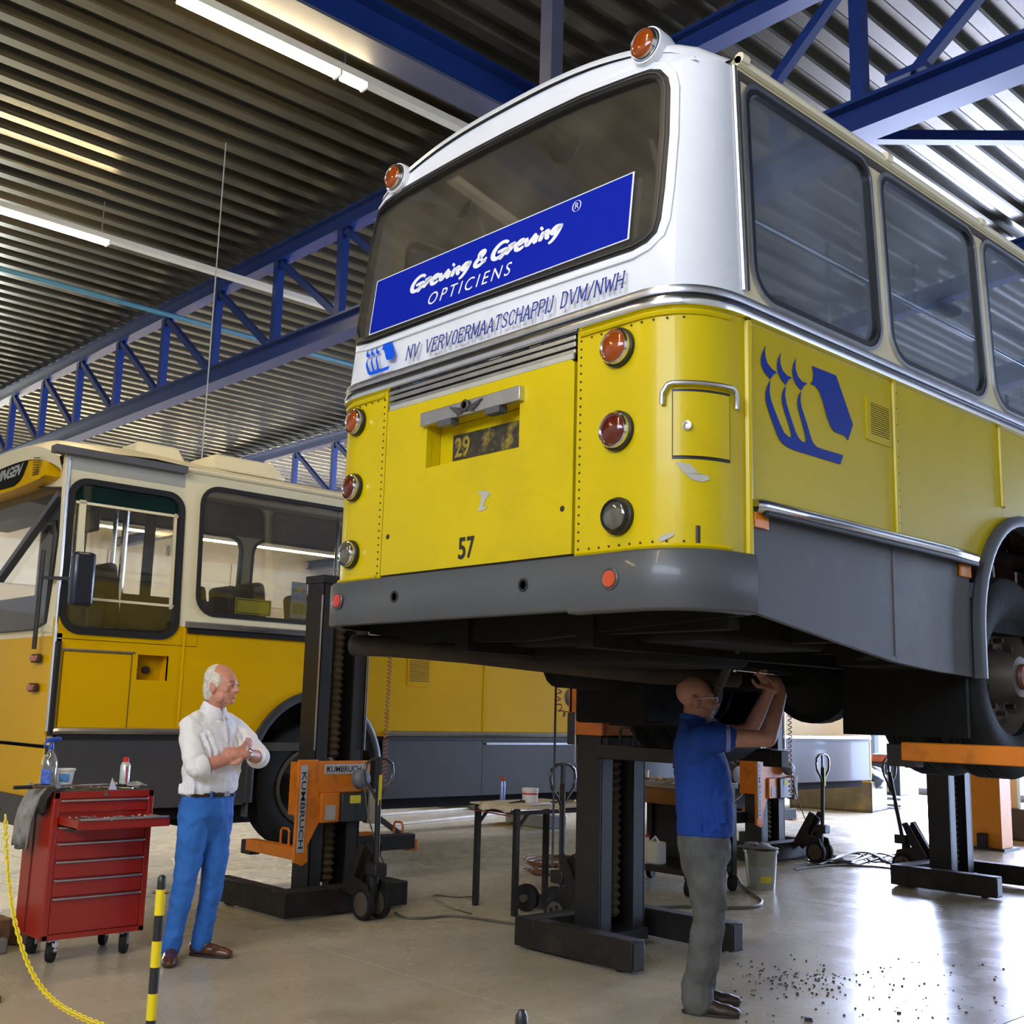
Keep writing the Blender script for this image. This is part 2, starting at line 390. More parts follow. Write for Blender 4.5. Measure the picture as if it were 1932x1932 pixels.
# back wall with two glazed doorways, front wall with one
def holed_wall(name, Y, th, openings):
    m_ = MB(); x0 = XL
    for (a, b_, z0, z1) in openings:
        m_.bb((x0, Y, 0), (a, Y+th, ZC+.2)); m_.bb((a, Y, z1), (b_, Y+th, ZC+.2))
        if z0 > 0: m_.bb((a, Y, 0), (b_, Y+th, z0))
        x0 = b_
    m_.bb((x0, Y, 0), (XRW, Y+th, ZC+.2)); return wall(name, m_)
holed_wall('wall_back', YB, .25, [(-13.6, -7.4, .02, 6.1), (-5.5, 1.5, .02, 6.1)])
fr = MB()
for k in range(4): fr.bb((XL+.1, 4.1+k*1.6-.06, 1.0), (XL+.2, 4.1+k*1.6+.06, 5.4))
for z in (1.0, 5.4): fr.bb((XL+.1, 4.04, z-.06), (XL+.2, 8.96, z+.06))
tag(fr.build('window_added_left', FRM, smooth=0), kind='structure')  # out-of-view frame added to go with the left fill lamp
holed_wall('wall_front', YF-.25, .25, [(-3.8, 5.0, 4.4, 6.7)])
def glazed_door(name, xa, xb, Y, z1, nx, nz, s):
    fr = MB()
    for i in range(nx+1):
        X = xa+(xb-xa)*i/nx; fr.bb((X-.09, Y-.06, .02), (X+.09, Y+.06, z1))
    for k in range(nz+1):
        Z = .06+(z1-.12)*k/nz; fr.bb((xa, Y-.05, Z-.07), (xb, Y+.05, Z+.07))
    d = fr.build(name, FRM, smooth=0); tag(d, kind='structure')
    for i in range(nx):
        for k in range(nz):
            a = xa+(xb-xa)*i/nx+.09; b2 = xa+(xb-xa)*(i+1)/nx-.09; z0 = .06+(z1-.12)*k/nz+.07; z2 = .06+(z1-.12)*(k+1)/nz-.07
            MB().bb((a, Y+s*.02, z0), (b2, Y+s*.03, z2)).build('pane', PANE, d, smooth=0)
glazed_door('door_1', -13.6, -7.4, YB-.14, 6.1, 4, 3, 1)
glazed_door('door_2', -5.5, 1.5, YB-.14, 6.1, 4, 3, 1)
fr = MB()
for k in range(6): fr.bb((-3.8+1.76*k-.05, YF+.05, 4.4), (-3.8+1.76*k+.05, YF+.15, 6.7))
for z in (4.4, 6.7): fr.bb((-3.85, YF+.05, z-.05), (5.05, YF+.15, z+.05))
tag(fr.build('window_3', FRM, smooth=0), kind='structure')
fr = MB()
for k in range(5): fr.bb((XRW-.16, 7.5+k*2.25-.06, 1.4), (XRW-.06, 7.5+k*2.25+.06, 5.0))
for z in (1.4, 5.0): fr.bb((XRW-.16, 7.44, z-.06), (XRW-.06, 16.56, z+.06))
tag(fr.build('window_1', FRM, smooth=0), kind='structure')

# roof trusses, along X
def truss(Y, label, right_detail=False):
    t = thing('roof_truss', label, 'truss', (-6, Y, 5.8), 0, 'blue lattice trusses under the roof')
    zt, zl = 7.27, 5.98
    ch = MB(); ch.bb((XL, Y-.09, zt-.03), (XRW, Y+.09, zt)); ch.bb((XL, Y-.02, zt-.2), (XRW, Y+.02, zt-.03)); ch.bb((XL, Y-.09, zt-.23), (XRW, Y+.09, zt-.2))
    ch.build('top_chord', BLUST, t, smooth=0)
    lc = MB(); lc.bb((XL, Y-.11, zl-.03), (XRW, Y+.11, zl)); lc.bb((XL, Y-.025, zl-.22), (XRW, Y+.025, zl-.03)); lc.bb((XL, Y-.11, zl-.25), (XRW, Y+.11, zl-.22))
    lc.build('bottom_chord', BLUST, t, smooth=0)
    X0 = [-27.4, -25.87, -24.34, -22.8, -21.27, -19.74, -18.2, -16.68, -15.12, -13.58, -12.02, -10.6, -9.05, -7.5]
    for i, X in enumerate(X0):
        MB().bb((X-.05, Y-.05, zl), (X+.05, Y+.05, zt-.2)).build('vertical_strut', BLUST, t, smooth=0)
        if i < len(X0): MB().bar((X+.08, Y, zt-.25), (X+1.4, Y, zl+.03), .08, .08).build('diagonal_strut', BLUST, t, smooth=0)
        MB().bb((X-.12, Y-.012, zt-.34), (X+.2, Y+.012, zt-.2)).build('gusset_plate', BLUST, t, smooth=0)
    for i, X in enumerate([-3.92, -.9, 2.1]):
        MB().bb((X-.05, Y-.05, zl), (X+.05, Y+.05, zt-.2)).build('vertical_strut', BLUST, t, smooth=0)
        MB().bar((X-.1, Y, zt-.25), (X-1.25, Y, zl+.03), .08, .08).build('diagonal_strut', BLUST, t, smooth=0)
        MB().bb((X-.2, Y-.012, zt-.34), (X+.12, Y+.012, zt-.2)).build('gusset_plate', BLUST, t, smooth=0)
        MB().bar((X+.40, Y, zl+.05), (X+1.65, Y, zt-.25), .08, .08).build('diagonal_strut', BLUST, t, smooth=0)
        MB().box((X+.40, Y, zl+.06), (.3, .2, .05)).build('gusset_plate', BLUST, t, smooth=0)
    return t
truss(7.0, 'long blue lattice truss crossing the whole roof just behind the raised bus')
truss(13.1, 'blue lattice truss seen low between the parked bus roof and the raised bus')
truss(19.2, 'blue lattice truss farthest back under the roof')

pb = thing('roof_purlin', 'wide grey-blue steel beam under the roof to the right of the brighter tube light', 'beam', (-7.2, 0, 7.1))
MB().bb((-7.36, YF, 6.93), (-7.06, 7.0, 6.96)).build('bottom_flange', BLUG, pb, smooth=0)
MB().bb((-7.23, YF, 6.96), (-7.19, 7.0, 7.29)).build('web', BLUST, pb, smooth=0)
MB().bb((-7.36, YF, 7.29), (-7.06, 7.0, 7.32)).build('top_flange', BLUST, pb, smooth=0)
hp = onY(1040, 120, 5.4)
hg = MB().bb((hp.x-.06, 5.34, 5.2), (hp.x+.06, 5.46, ZC)).build('steel_hanger', BLUG); tag(hg, 'upright grey-blue steel hanger behind the top edge of the raised bus', 'beam')
a = onZ(1600, 258, 5.87); b2 = onZ(2150, 262, 5.87); a.y = min(a.y, 7.0)
a = Vector((onZ(1590, 258, 5.87).x, 7.0, 5.87))
a = onZ(1585, 258, 5.87)
tag(MB().bar(a, b2, .08, .08).build('wind_brace', BLUST), 'thin blue diagonal wind brace under the roof at the upper right', 'beam')
# cyan pipe
zp = 6.85; x1 = onZ(330, 597, zp).x
tag(MB().tube([(x1, YF, zp), (x1, 12.9, zp)], .035, 10).build('ceiling_pipe', CYP), 'thin teal pipe running under the roof beyond the tube lights', 'pipe')
for k in range(6):
    pass

# luminaire rows
def luminaire(X, Y0, Y1, lit0, lit1, label, z=6.85, wall_side=False):
    t = thing('tube_light', label, 'ceiling light', (X, (Y0+Y1)/2, z), 0)
    MB().bb((X-.05, Y0, z), (X+.05, Y1, z+.07)).build('housing', TRK, t, smooth=0)
    y = lit0; L = 1.5
    while y < lit1-.2:
        e = min(y+L, lit1)
        for dx in (-.028, .028): MB().tube([(X+dx, y+.03, z-.03), (X+dx, e-.03, z-.03)], .019, 8).build('tube', TUBE, t)
        MB().bb((X-.055, e-.025, z-.05), (X+.055, e-.005, z)).build('end_cap', TRK, t, smooth=0)
        y = e
    for yy in [Y0+1+2.4*k for k in range(int((Y1-Y0)/2.4))]:
        MB().tube([(X, yy, z+.07), (X, yy, ZC)], .006, 5).build('suspension_rod', ALU, t)
    return t
luminaire(-7.55, YF+.3, 9.5, 3.35, 5.13, 'bright tube light row overhead, the one nearer the raised bus')
luminaire(-12.5, YF+.3, 12.6, 3.5, 5.13, 'lit tube light row at the left edge of the photo above the parked bus')
luminaire(-3.0, YF+.3, 1.8, -5.2, 1.6, 'unseen tube light row added above the camera as warm fill')  # added for general warm light, no such row in view
luminaire(-8.6, YF+.3, -2.4, -5.4, -2.6, 'second unseen tube light row, added behind the camera as warm fill')  # out-of-view row, also added for general warm light
luminaire(-28, 1.0, 23, 1.3, 19.2, 'tube light row near the far wall seen through the parked bus windows', z=5.95)

# ================================================================ RAISED BUS (rear to camera)
BX, BY0, BXR = -3.874, 3.356, -2.624
BYE = 14.9; BELT = 3.22
bus = thing('raised_bus', 'yellow and white bus lifted high, rear towards us, number 57 on its hatch', 'bus', (BX, 9.1, 1.25))
def lean(z): return max(0.0, z-3.28)*.115
def tumb(z): return max(0.0, z-BELT)*.042
def corner_y(u):
    d = abs(u)-(1.25-.30)
    if d <= 0: return 0.0
    s = min(d/.30, 1.0); return .35*(1-max(0, 1-s**2.5)**(1/2.5))
def rearP(X, z, d=0):
    """point on the rear skin; d = distance outwards (towards -Y)"""
    u = X-BX; W = 1.25-tumb(z); uu = u*1.25/W; fr = min(1, corner_y(uu)/.35)
    return Vector((X, BY0+lean(z)*(1-fr)+corner_y(uu)-d, z))
def RP(x, y):
    """photo pixel -> (X, z) on the rear skin"""
    P = onY(x, y, BY0)
    for _ in range(6): P = onY(x, y, BY0+lean(P.z))
    return (P.x, P.z)
def rmap(base): return lambda u, v, d: rearP(u, v, base-d)
def sideP(Y, z, d=0): return Vector((BXR-tumb(z)+d, Y, z))
def smapR(base): return lambda u, v, d: sideP(u, v, base-d)
def smapL(base):
    def f(u, v, d):
        p = sideP(u, v, base-d); return Vector((2*BX-p.x, p.y, p.z))
    return f
def subdiv(loop, step=.12):
    out = []
    for i, p in enumerate(loop):
        q = loop[(i+1) % len(loop)]; n = max(1, int(math.hypot(q[0]-p[0], q[1]-p[1])/step))
        out += [(p[0]+(q[0]-p[0])*k/n, p[1]+(q[1]-p[1])*k/n) for k in range(n)]
    return out
def zroof(u): return 4.335+.235*(1-min(1, abs(u)/1.215)**2.7)
UE = 1.13      # flat rear shell half width, rest is corner strip
# --- white rear shell around the window
wout = [RP(*q) for q in [(671, 652), (664, 640), (662, 612), (672, 550), (686, 480), (700, 420), (712, 396), (730, 380), (765, 355), (800, 335), (880, 290), (960, 248), (1030, 213), (1100, 180), (1160, 157), (1200, 142), (1230, 132), (1248, 132), (1260, 145), (1263, 165), (1260, 250), (1252, 350), (1245, 412), (1238, 438), (1222, 458), (1195, 474), (1100, 506), (1000, 540), (900, 574), (800, 611), (700, 648)]]
cx = sum(p[0] for p in wout)/len(wout); cz = sum(p[1] for p in wout)/len(wout)
def shrink(loop, k):
    n = len(loop); ar = sum(loop[i-1][0]*loop[i][1]-loop[i][0]*loop[i-1][1] for i in range(n)); sg = 1 if ar > 0 else -1; out = []
    for i, p in enumerate(loop):
        a, b_ = loop[i-1], loop[(i+1) % n]; dx, dy = b_[0]-a[0], b_[1]-a[1]; l = math.hypot(dx, dy) or 1
        out.append((p[0]-dy/l*k*sg, p[1]+dx/l*k*sg))
    return out
top = [(BX+u, zroof(u)-.07) for u in [UE*math.cos(PI*k/24) for k in range(25)]]
rearw = subdiv([(BX-UE, BELT), (BX+UE, BELT)], .15)[:-1]
rearw = [(BX-UE+2*UE*k/14, BELT) for k in range(15)]+[p for p in [(BX+UE, 3.5), (BX+UE, 3.8), (BX+UE, 4.1)]]+top+[(BX-UE, 4.1), (BX-UE, 3.8), (BX-UE, 3.5)]
rs = MB().plate(rearw, [wout], rmap(0), .04)
def strip(mb, side, z0, z1, nz=10, rnd=False):
    us = [UE+(1.25-UE)*k/10 for k in range(11)]; us = [min(1.25, u) for u in us]
    # parametrised so that the corner is evenly covered
    ts = [k/12 for k in range(13)]; s0 = (UE-.95)/.30
    pts = []
    for t in ts:
        a0 = math.asin(min(1, s0**1.25)); a_ = a0+(PI/2-a0)*t; s = math.sin(a_)**.8; c = 1-max(0, math.cos(a_))**.8
        pts.append((.95+.30*s, .35*c))
    vs = []; n = len(pts)
    for k in range(nz+1):
        z_ = z0+(z1-z0)*k/nz; W = 1.25-tumb(z_)
        for (u, y) in pts:
            fr = y/.35; x_ = BX+side*u*W/1.25; vs.append((x_, BY0+lean(z_)*(1-fr)+y, z_))
    fs = [(k*n+i, k*n+i+1, (k+1)*n+i+1, (k+1)*n+i) for k in range(nz) for i in range(n-1)]
    return mb.add(vs, fs), pts
for sd in (-1, 1): strip(rs, sd, BELT, 4.30)
rs.build('rear_shell', WHT, bus, smooth=50)
# window recess moulding, rubber seal, glass
MB().plate([(p[0], p[1]) for p in shrink(wout, -.035)], [wout], rmap(.006), .02).build('window_moulding', WHT, bus)
MB().plate(wout, [shrink(wout, .042)], rmap(.012), .05).build('rubber_seal', BLK, bus)
MB().plate(shrink(wout, .016), [shrink(wout, .022)], rmap(.016), .01).build('seal_strip', CHR if False else DKG, bus)
MB().plate(shrink(wout, .03), [], lambda u, v, d: Vector((u, BY0+lean(v)+.020+d, v)), .006).build('rear_glass', GLR, bus, smooth=0)
# --- roof
rf = MB(); us = [-1.2+2.4*k/30 for k in range(31)]
def roof_ring(y, dz, inset=0, follow=True):
    out = []
    for u in us:
        X = BX+u*(1-inset/1.2); z_ = zroof(u)+dz
        yy = y if not follow else rearP(BX+u, min(z_, 4.3)).y+y
        out.append((X, yy, z_))
    return out
rings = [roof_ring(.0, -.07), roof_ring(.012, -.035), roof_ring(.05, -.01), roof_ring(.12, 0), roof_ring(BY0+1.0, 0, 0, False), roof_ring(BYE-.5, 0, 0, False), roof_ring(BYE, -.1, 0, False)]
vs = [p for r_ in rings for p in r_]; n = len(us)
rf.add(vs, [(k*n+i, k*n+i+1, (k+1)*n+i+1, (k+1)*n+i) for k in range(len(rings)-1) for i in range(n-1)])
rf.build('roof', WHT, bus, smooth=60)
# gutter rails along the roof edge
for sg in (1, -1):
    g = MB()
    def gp(Y, z, d): 
        p = sideP(Y, z, d); return p if sg == 1 else Vector((2*BX-p.x, p.y, p.z))
    g.tube([gp(3.72, 4.335, .010), gp(BYE-.1, 4.335, .010)], .022, 8)
    for Y in (3.72, 4.95, 6.0, 8.3, 10.6, 13): g.tube([gp(Y, 4.345, .02), gp(Y+.05, 4.345, .02)], .026, 8)
    g.build('gutter', CRM, bus)
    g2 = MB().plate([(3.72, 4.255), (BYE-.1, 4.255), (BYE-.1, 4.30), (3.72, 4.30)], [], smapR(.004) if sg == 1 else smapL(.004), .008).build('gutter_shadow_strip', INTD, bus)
# vertical seam trims between corner and side
MB().tube([sideP(3.700, z, .006) for z in (3.27, 3.6, 3.9, 4.3)], .014, 8).build('seam_trim', ALU, bus)
MB().tube([sideP(3.728, z, .004) for z in (3.28, 3.6, 3.9, 4.27)], .010, 8).build('seam_trim', DKG, bus)
# --- side upper white walls with windows
wins = [(3.765, 4.815)]+[(4.905+1.135*k, 4.905+1.135*k+1.04) for k in range(8)]
WZ0, WZ1 = 3.262, 4.262
holes = [rr(a, WZ0, b_, WZ1, .15, 6, .10) for (a, b_) in wins]
for sg, mp in ((1, smapR), (-1, smapL)):
    up = MB().plate([(3.706, BELT), (BYE, BELT), (BYE, 4.335), (3.706, 4.335)], holes, mp(0), .035)
    up.build('side_panel', CRM, bus)
    for (a, b_) in wins:
        o_ = rr(a, WZ0, b_, WZ1, .15, 6, .10); i_ = rr(a+.032, WZ0+.032, b_-.032, WZ1-.032, .125, 6, .08)
        fr = MB().plate(o_, [i_], mp(.010), .03).build('window_frame', BLK, bus)
        MB().plate(rr(a-.012, WZ0-.012, b_+.012, WZ1+.012, .16, 6, .11), [rr(a+.004, WZ0+.004, b_-.004, WZ1-.004, .15, 6, .10)], mp(.013), .012).build('chrome_strip', ALU, fr)
        MB().plate(rr(a+.02, WZ0+.02, b_-.02, WZ1-.02, .13, 6, .09), [], mp(-.012), .005).build('glass', GLC, fr)
# --- chrome belt: two mouldings following the rear and the sides
def belt(z, h, d, name, m):
    pts = []
    path = [(sideP(Y, z).x, Y) for Y in (BYE, 12, 9, 6, 3.9)]
    N_ = 14; cor = []
    for k in range(N_+1):
        a_ = PI/2*(1-k/N_); s = math.sin(a_)**.8; c = 1-max(0, math.cos(a_))**.8; cor.append((.95+.30*s, .35*c))
    path += [(BX+u, BY0+y) for (u, y) in cor]
    path += [(BX-u, BY0+y) for (u, y) in cor[::-1]]+[(2*BX-p[0], p[1]) for p in path[:5][::-1]]
    vs = []; n = len(path)
    for i, p in enumerate(path):
        a_ = path[max(0, i-1)]; b_ = path[min(n-1, i+1)]; dx, dy = b_[0]-a_[0], b_[1]-a_[1]; l = math.hypot(dx, dy) or 1
        nx, ny = -dy/l, dx/l
        if (p[0]-BX)*nx+(p[1]-9)*ny < 0: nx, ny = -nx, -ny
        for (dd, zz) in ((0, h/2), (d*.8, h/2*.8), (d, 0), (d*.8, -h/2*.8), (0, -h/2)): vs.append((p[0]+nx*dd, p[1]+ny*dd, z+zz))
    fs = [(5*i+k, 5*i+k+1, 5*i+k+6, 5*i+k+5) for i in range(n-1) for k in range(4)]
    MB().add(vs, fs).build(name, m, bus, smooth=60)
belt(3.222, .040, .022, 'belt_moulding', ALU); belt(3.172, .050, .030, 'belt_moulding', CHR)
belt(3.197, .014, .008, 'belt_gap', BLK)
# --- yellow rear: corner panels and hatch
YZ0, YZ1 = 2.165, 3.16
def corner_panel(sd, umin):
    m_ = MB()
    xs_ = [umin+(UE-umin)*k/8 for k in range(9)]
    P = [(BX+sd*u, 0) for u in xs_]
    vs = []
    for z_ in (YZ0, YZ1):
        for u in xs_: vs.append(rearP(BX+sd*u, z_))
    n_ = 9; m_.add(vs, [(i, i+1, n_+i+1, n_+i) for i in range(n_-1)])
    strip(m_, sd, YZ0, YZ1, 2)
    # folded inner edge towards the hatch
    m_.add([rearP(BX+sd*umin, YZ0), rearP(BX+sd*umin, YZ1), rearP(BX+sd*umin, YZ1, -.05), rearP(BX+sd*umin, YZ0, -.05)], [(0, 1, 2, 3)])
    m_.build('corner_panel', YEL, bus, smooth=50)
xl, xr_ = RP(725, 900)[0], RP(1087, 850)[0]
corner_panel(-1, BX-xl); corner_panel(1, xr_-BX)
dz0, dz1 = 2.185, RP(910, 722)[1]
rec = [RP(806, 802), RP(806, 882), RP(981, 851), RP(981, 766)]
rx0, rx1, rz0, rz1 = -4.25, -3.588, 2.69, 2.905
hat = MB().plate([(xl+.012, dz0), (xr_-.014, dz0), (xr_-.014, dz1-.03), (xr_-.05, dz1), (xl+.03, dz1), (xl+.012, dz1-.02)], [[(rx0, rz0), (rx1, rz0), (rx1, rz1), (rx0, rz1)]], rmap(.004), .03).build('engine_hatch', YEL, bus)
MB().plate([(xl, dz0-.02), (xr_, dz0-.02), (xr_, 3.16), (xl, 3.16)], [[(rx0-.015, rz0-.015), (rx1+.015, rz0-.015), (rx1+.015, rz1+.015), (rx0-.015, rz1+.015)]], rmap(-.04), .01).build('hatch_gap', BLK, bus)
rcs = MB()
dpt = .085
for (a_, b_) in (((rx0, rz0), (rx1, rz0)), ((rx1, rz0), (rx1, rz1)), ((rx1, rz1), (rx0, rz1)), ((rx0, rz1), (rx0, rz0))):
    e_ = lambda p: (p[0]+(.002 if p[0] > -3.9 else -.002), p[1]+(.002 if p[1] > 2.8 else -.002))
    rcs.add([rearP(*e_(a_), -.01), rearP(*e_(b_), -.01), rearP(*e_(b_), -dpt), rearP(*e_(a_), -dpt)], [(0, 1, 2, 3)])
rcs.add([rearP(rx0, rz0, -dpt), rearP(rx1, rz0, -dpt), rearP(rx1, rz1, -dpt), rearP(rx0, rz1, -dpt)], [(0, 1, 2, 3)])
rcs.build('plate_recess', YEL, hat, smooth=0)
PLM = mat('old_plate_residue', (.035, .03, .02), .6, var=.5, scale=20, dirt=(.45, .33, .02), dscale=11, damt=.95)
pl = MB().plate([(rx0+.10, rz0+.035), (rx1-.01, rz0+.035), (rx1-.01, rz1-.055), (rx0+.10, rz1-.055)], [], rmap(-dpt+.004), .003).build('number_plate_residue', PLM, hat)
put2d(MB(), fit2d(text_mesh('29', .1, 0, .002), -4.13, 2.735, -4.02, 2.835), rmap(-dpt+.008)).build('lettering', mat('faded_yellow_lettering', (.35, .25, .03), .6, var=.3), hat)
lb = [(-4.27, 2.895), (-3.560, 2.900), (-3.560, 2.968), (-4.27, 2.963)]
MB().plate(lb, [], rmap(.035), .035).build('light_bar', ALU, bus, bevel=.003)
for xx in (-4.08, -3.74): MB().box(rearP(xx, 2.885, .012), (.10, .05, .03)).build('plate_lamp', GRY, bus)
em = MB(); ec = (-3.925, 2.935)
for sg in (-1, 1):
    for k in range(4): em.plate([(ec[0]+sg*.02, ec[1]-.004-.005*k), (ec[0]+sg*(.115-.018*k), ec[1]+.018-.014*k), (ec[0]+sg*(.112-.018*k), ec[1]+.008-.014*k), (ec[0]+sg*.02, ec[1]-.012-.005*k)][::sg], [], rmap(.043), .01)
ec3 = rearP(ec[0], ec[1]+.004, .04)
em.lathe([(.026, 0), (.03, .004), (.024, .01), (.018, .01), (.018, .0)], ec3, (0, -1, 0), 18)
em.build('winged_emblem', DKG, bus)
# three chrome slats above the hatch
for k, (za, zb) in enumerate(((3.118, 3.138), (3.086, 3.110), (3.056, 3.076))):
    MB().plate([(xl+.01, za), (xr_-.012, za), (xr_-.012, zb), (xl+.01, zb)], [], rmap(.004), .02).build('slat', ALU if k < 2 else ALU, bus, bevel=.003)
MB().plate([(xl+.03, dz1-.012), (xr_-.02, dz1-.012), (xr_-.02, dz1+.012), (xl+.03, dz1+.012)], [], rmap(.006), .01).build('worn_edge_strip', FILL, bus)
# patch of filler, number 57
zp_ = [RP(*q) for q in [(903, 928), (922, 926), (927, 932), (918, 942), (913, 957), (921, 955), (917, 962), (904, 966), (908, 950), (910, 936)]]
MB().plate(zp_, [], rmap(.007), .003).build('filler_patch', FILL, hat)
a_, b_ = RP(866, 1052), RP(897, 1016)
w5 = b_[0]-a_[0]
for ch_, f0, f1 in (('5', 0, .46), ('7', .54, 1)): put2d(MB(), fit2d(text_mesh(ch_, .1, 0, .002), a_[0]+w5*f0, 2.218, a_[0]+w5*f1, 2.320), rmap(.007)).build('lettering', BLKD, hat)
for q in ((733, 1013), (1062, 960)):
    p = RP(*q); MB().lathe([(.014, 0), (.011, .004), (.004, .006)], rearP(*p, .004), (0, -1, 0), 8).build('latch', BLK, hat)
# writing under the window
GL = {'N': [[(0, 0), (0, 1), (.6, 0), (.6, 1)]], 'V': [[(0, 1), (.32, 0), (.64, 1)]], 'E': [[(0, 0), (0, 1)], [(0, 1), (.5, 1), (.5, .86)], [(0, .52), (.38, .52)], [(0, 0), (.53, 0), (.53, .14)]],
      'R': [[(0, 0), (0, 1), (.34, 1), (.5, .9), (.5, .64), (.34, .52), (0, .52)], [(.3, .52), (.56, 0)]], 'O': [[(.28+.28*math.sin(t*PI/7), .5+.5*math.cos(t*PI/7)) for t in range(15)]],
      'M': [[(0, 0), (0, 1), (.36, .15), (.72, 1), (.72, 0)]], 'A': [[(0, 0), (.3, 1), (.6, 0)], [(.1, .35), (.5, .35)]], 'T': [[(.28, 0), (.28, 1)], [(0, .86), (0, 1), (.56, 1), (.56, .86)]],
      'S': [[(.48, .82), (.4, .95), (.24, 1), (.08, .93), (.02, .77), (.1, .6), (.4, .42), (.5, .25), (.42, .06), (.24, 0), (.08, .05), (0, .2)]],
      'C': [[(.52, .78), (.44, .94), (.28, 1), (.1, .9), (0, .65), (0, .35), (.1, .1), (.28, 0), (.44, .06), (.52, .22)]], 'H': [[(0, 0), (0, 1)], [(.58, 0), (.58, 1)], [(0, .52), (.58, .52)]],
      'P': [[(0, 0), (0, 1), (.34, 1), (.5, .9), (.5, .6), (.34, .48), (0, .48)]], 'I': [[(0, 0), (0, 1)]], 'J': [[(.3, 1), (.3, .2), (.2, 0), (.05, 0), (-.05, .15)]],
      'D': [[(0, 0), (0, 1), (.3, 1), (.5, .8), (.5, .2), (.3, 0), (0, 0)]], 'W': [[(0, 1), (.22, 0), (.44, .8), (.66, 0), (.88, 1)]], '/': [[(0, -.1), (.4, 1.1)]]}
SERIF = {'N': [(0, 0), (0, 1), (.6, 1)], 'V': [(0, 1), (.64, 1)], 'E': [(0, 0), (0, 1)], 'R': [(0, 0), (0, 1), (.56, 0)], 'M': [(0, 0), (0, 1), (.72, 1), (.72, 0)], 'A': [(0, 0), (.6, 0)], 'T': [(.28, 0)],
         'H': [(0, 0), (0, 1), (.58, 0), (.58, 1)], 'P': [(0, 0), (0, 1)], 'I': [(0, 0), (0, 1)], 'J': [(.3, 1)], 'D': [(0, 0), (0, 1)], 'W': [(0, 1), (.88, 1)]}
def serif_text(txt, gap=.26):
    S = []; x = 0
    for c in txt:
        if c == ' ': x += .75; continue
        g = GL[c]; S += [[(x+p[0], p[1]) for p in s_] for s_ in g]
        for (sx, sy) in SERIF.get(c, []): S.append([(x+sx-.10, sy), (x+sx+.10, sy)])
        x += max(p[0] for s_ in g for p in s_)+gap
    return S, x
S_, wtot = serif_text('NV VERVOERMAATSCHAPPIJ DVM/NWH')
x0_, x1_ = RP(767, 665)[0], RP(1179, 528)[0]; k_ = (x1_-x0_)/wtot; off_ = 0
for wd_ in ('NV', 'VERVOERMAATSCHAPPIJ', 'DVM/NWH'):
    S_, ww_ = serif_text(wd_)
    S_ = [[(x0_+(off_+p[0]+.13*p[1])*k_, 3.286+p[1]*.070) for p in s_] for s_ in S_]; off_ += ww_+.75
    seg_ = []
    for s_ in S_:
        if len(s_) > 8: seg_.append(s_)
        else: seg_ += [[s_[i], s_[i+1]] for i in range(len(s_)-1)]
    put2d(MB(), strokes2d(seg_, .0082), lambda u, v, d: Vector((u, BY0+(v-3.22)*.085-.0015, v))).build('lettering', BLUT, bus, smooth=0)
# hand logo polygons (as drawn on the side of the bus), u right, v up in 0..1
LG = [[(583,145),(566,185),(559,215),(562,250),(578,285),(607,320),(622,297),(641,284),(614,264),(592,235),(582,200),(579,170)],
      [(662,182),(648,215),(643,250),(648,285),(664,320),(688,350),(700,325),(720,311),(695,300),(672,275),(660,240),(658,210)],
      [(741,210),(728,240),(722,275),(728,315),(744,350),(768,378),(780,358),(800,341),(774,332),(752,305),(740,270),(738,240)],
      [(825,250),(950,300),(1038,555),(1012,638),(995,612),(965,602),(940,592),(925,570),(905,520),(880,430),(862,380),(840,352),(818,345),(830,325),(833,290)],
      [(607,325),(590,360),(583,395),(584,430),(594,470),(640,600),(655,632),(672,655),(700,674),(735,690),(972,762),(987,715),(880,683),(850,672),(832,652),(820,625),(795,540),(772,470),(764,430),(768,380),(755,405),(749,435),(752,470),(766,520),(785,590),(793,630),(793,648),(775,645),(755,625),(738,590),(705,490),(690,440),(684,400),(688,352),(674,380),(668,410),(669,440),(682,490),(708,570),(718,605),(718,624),(700,618),(680,598),(662,560),(630,480),(612,430),(603,385)]]
def logo(fm, mb): 
    for pg in LG: mb.plate([(p[0], p[1]) for p in pg], [], fm, .0015)
    return mb
def sl(u, v, d):
    P = onX(1232+u/2.76, 600+v/2.76, BXR); return Vector((BXR+.004-d, P.y, P.z))
logo(sl, MB()).build('hand_logo', BLUL, bus, smooth=0)
ls = [(onX(1232+p[0]/2.76, 600+p[1]/2.76, BXR)) for pg in LG for p in pg]
y0, y1, z0, z1 = min(p.y for p in ls), max(p.y for p in ls), min(p.z for p in ls), max(p.z for p in ls)
lx0, lx1 = RP(689, 690)[0], RP(747, 660)[0]; lz0, lz1 = 3.262, 3.425
def rl(u, v, d):
    P = onX(1232+u/2.76, 600+v/2.76, BXR)
    return rearP(lx0+(P.y-y0)/(y1-y0)*(lx1-lx0), lz0+(P.z-z0)/(z1-z0)*(lz1-lz0), .004-d)
logo(rl, MB()).build('hand_logo', mat('bright_blue_decal', (.0, .09, .75), .35), bus, smooth=0)
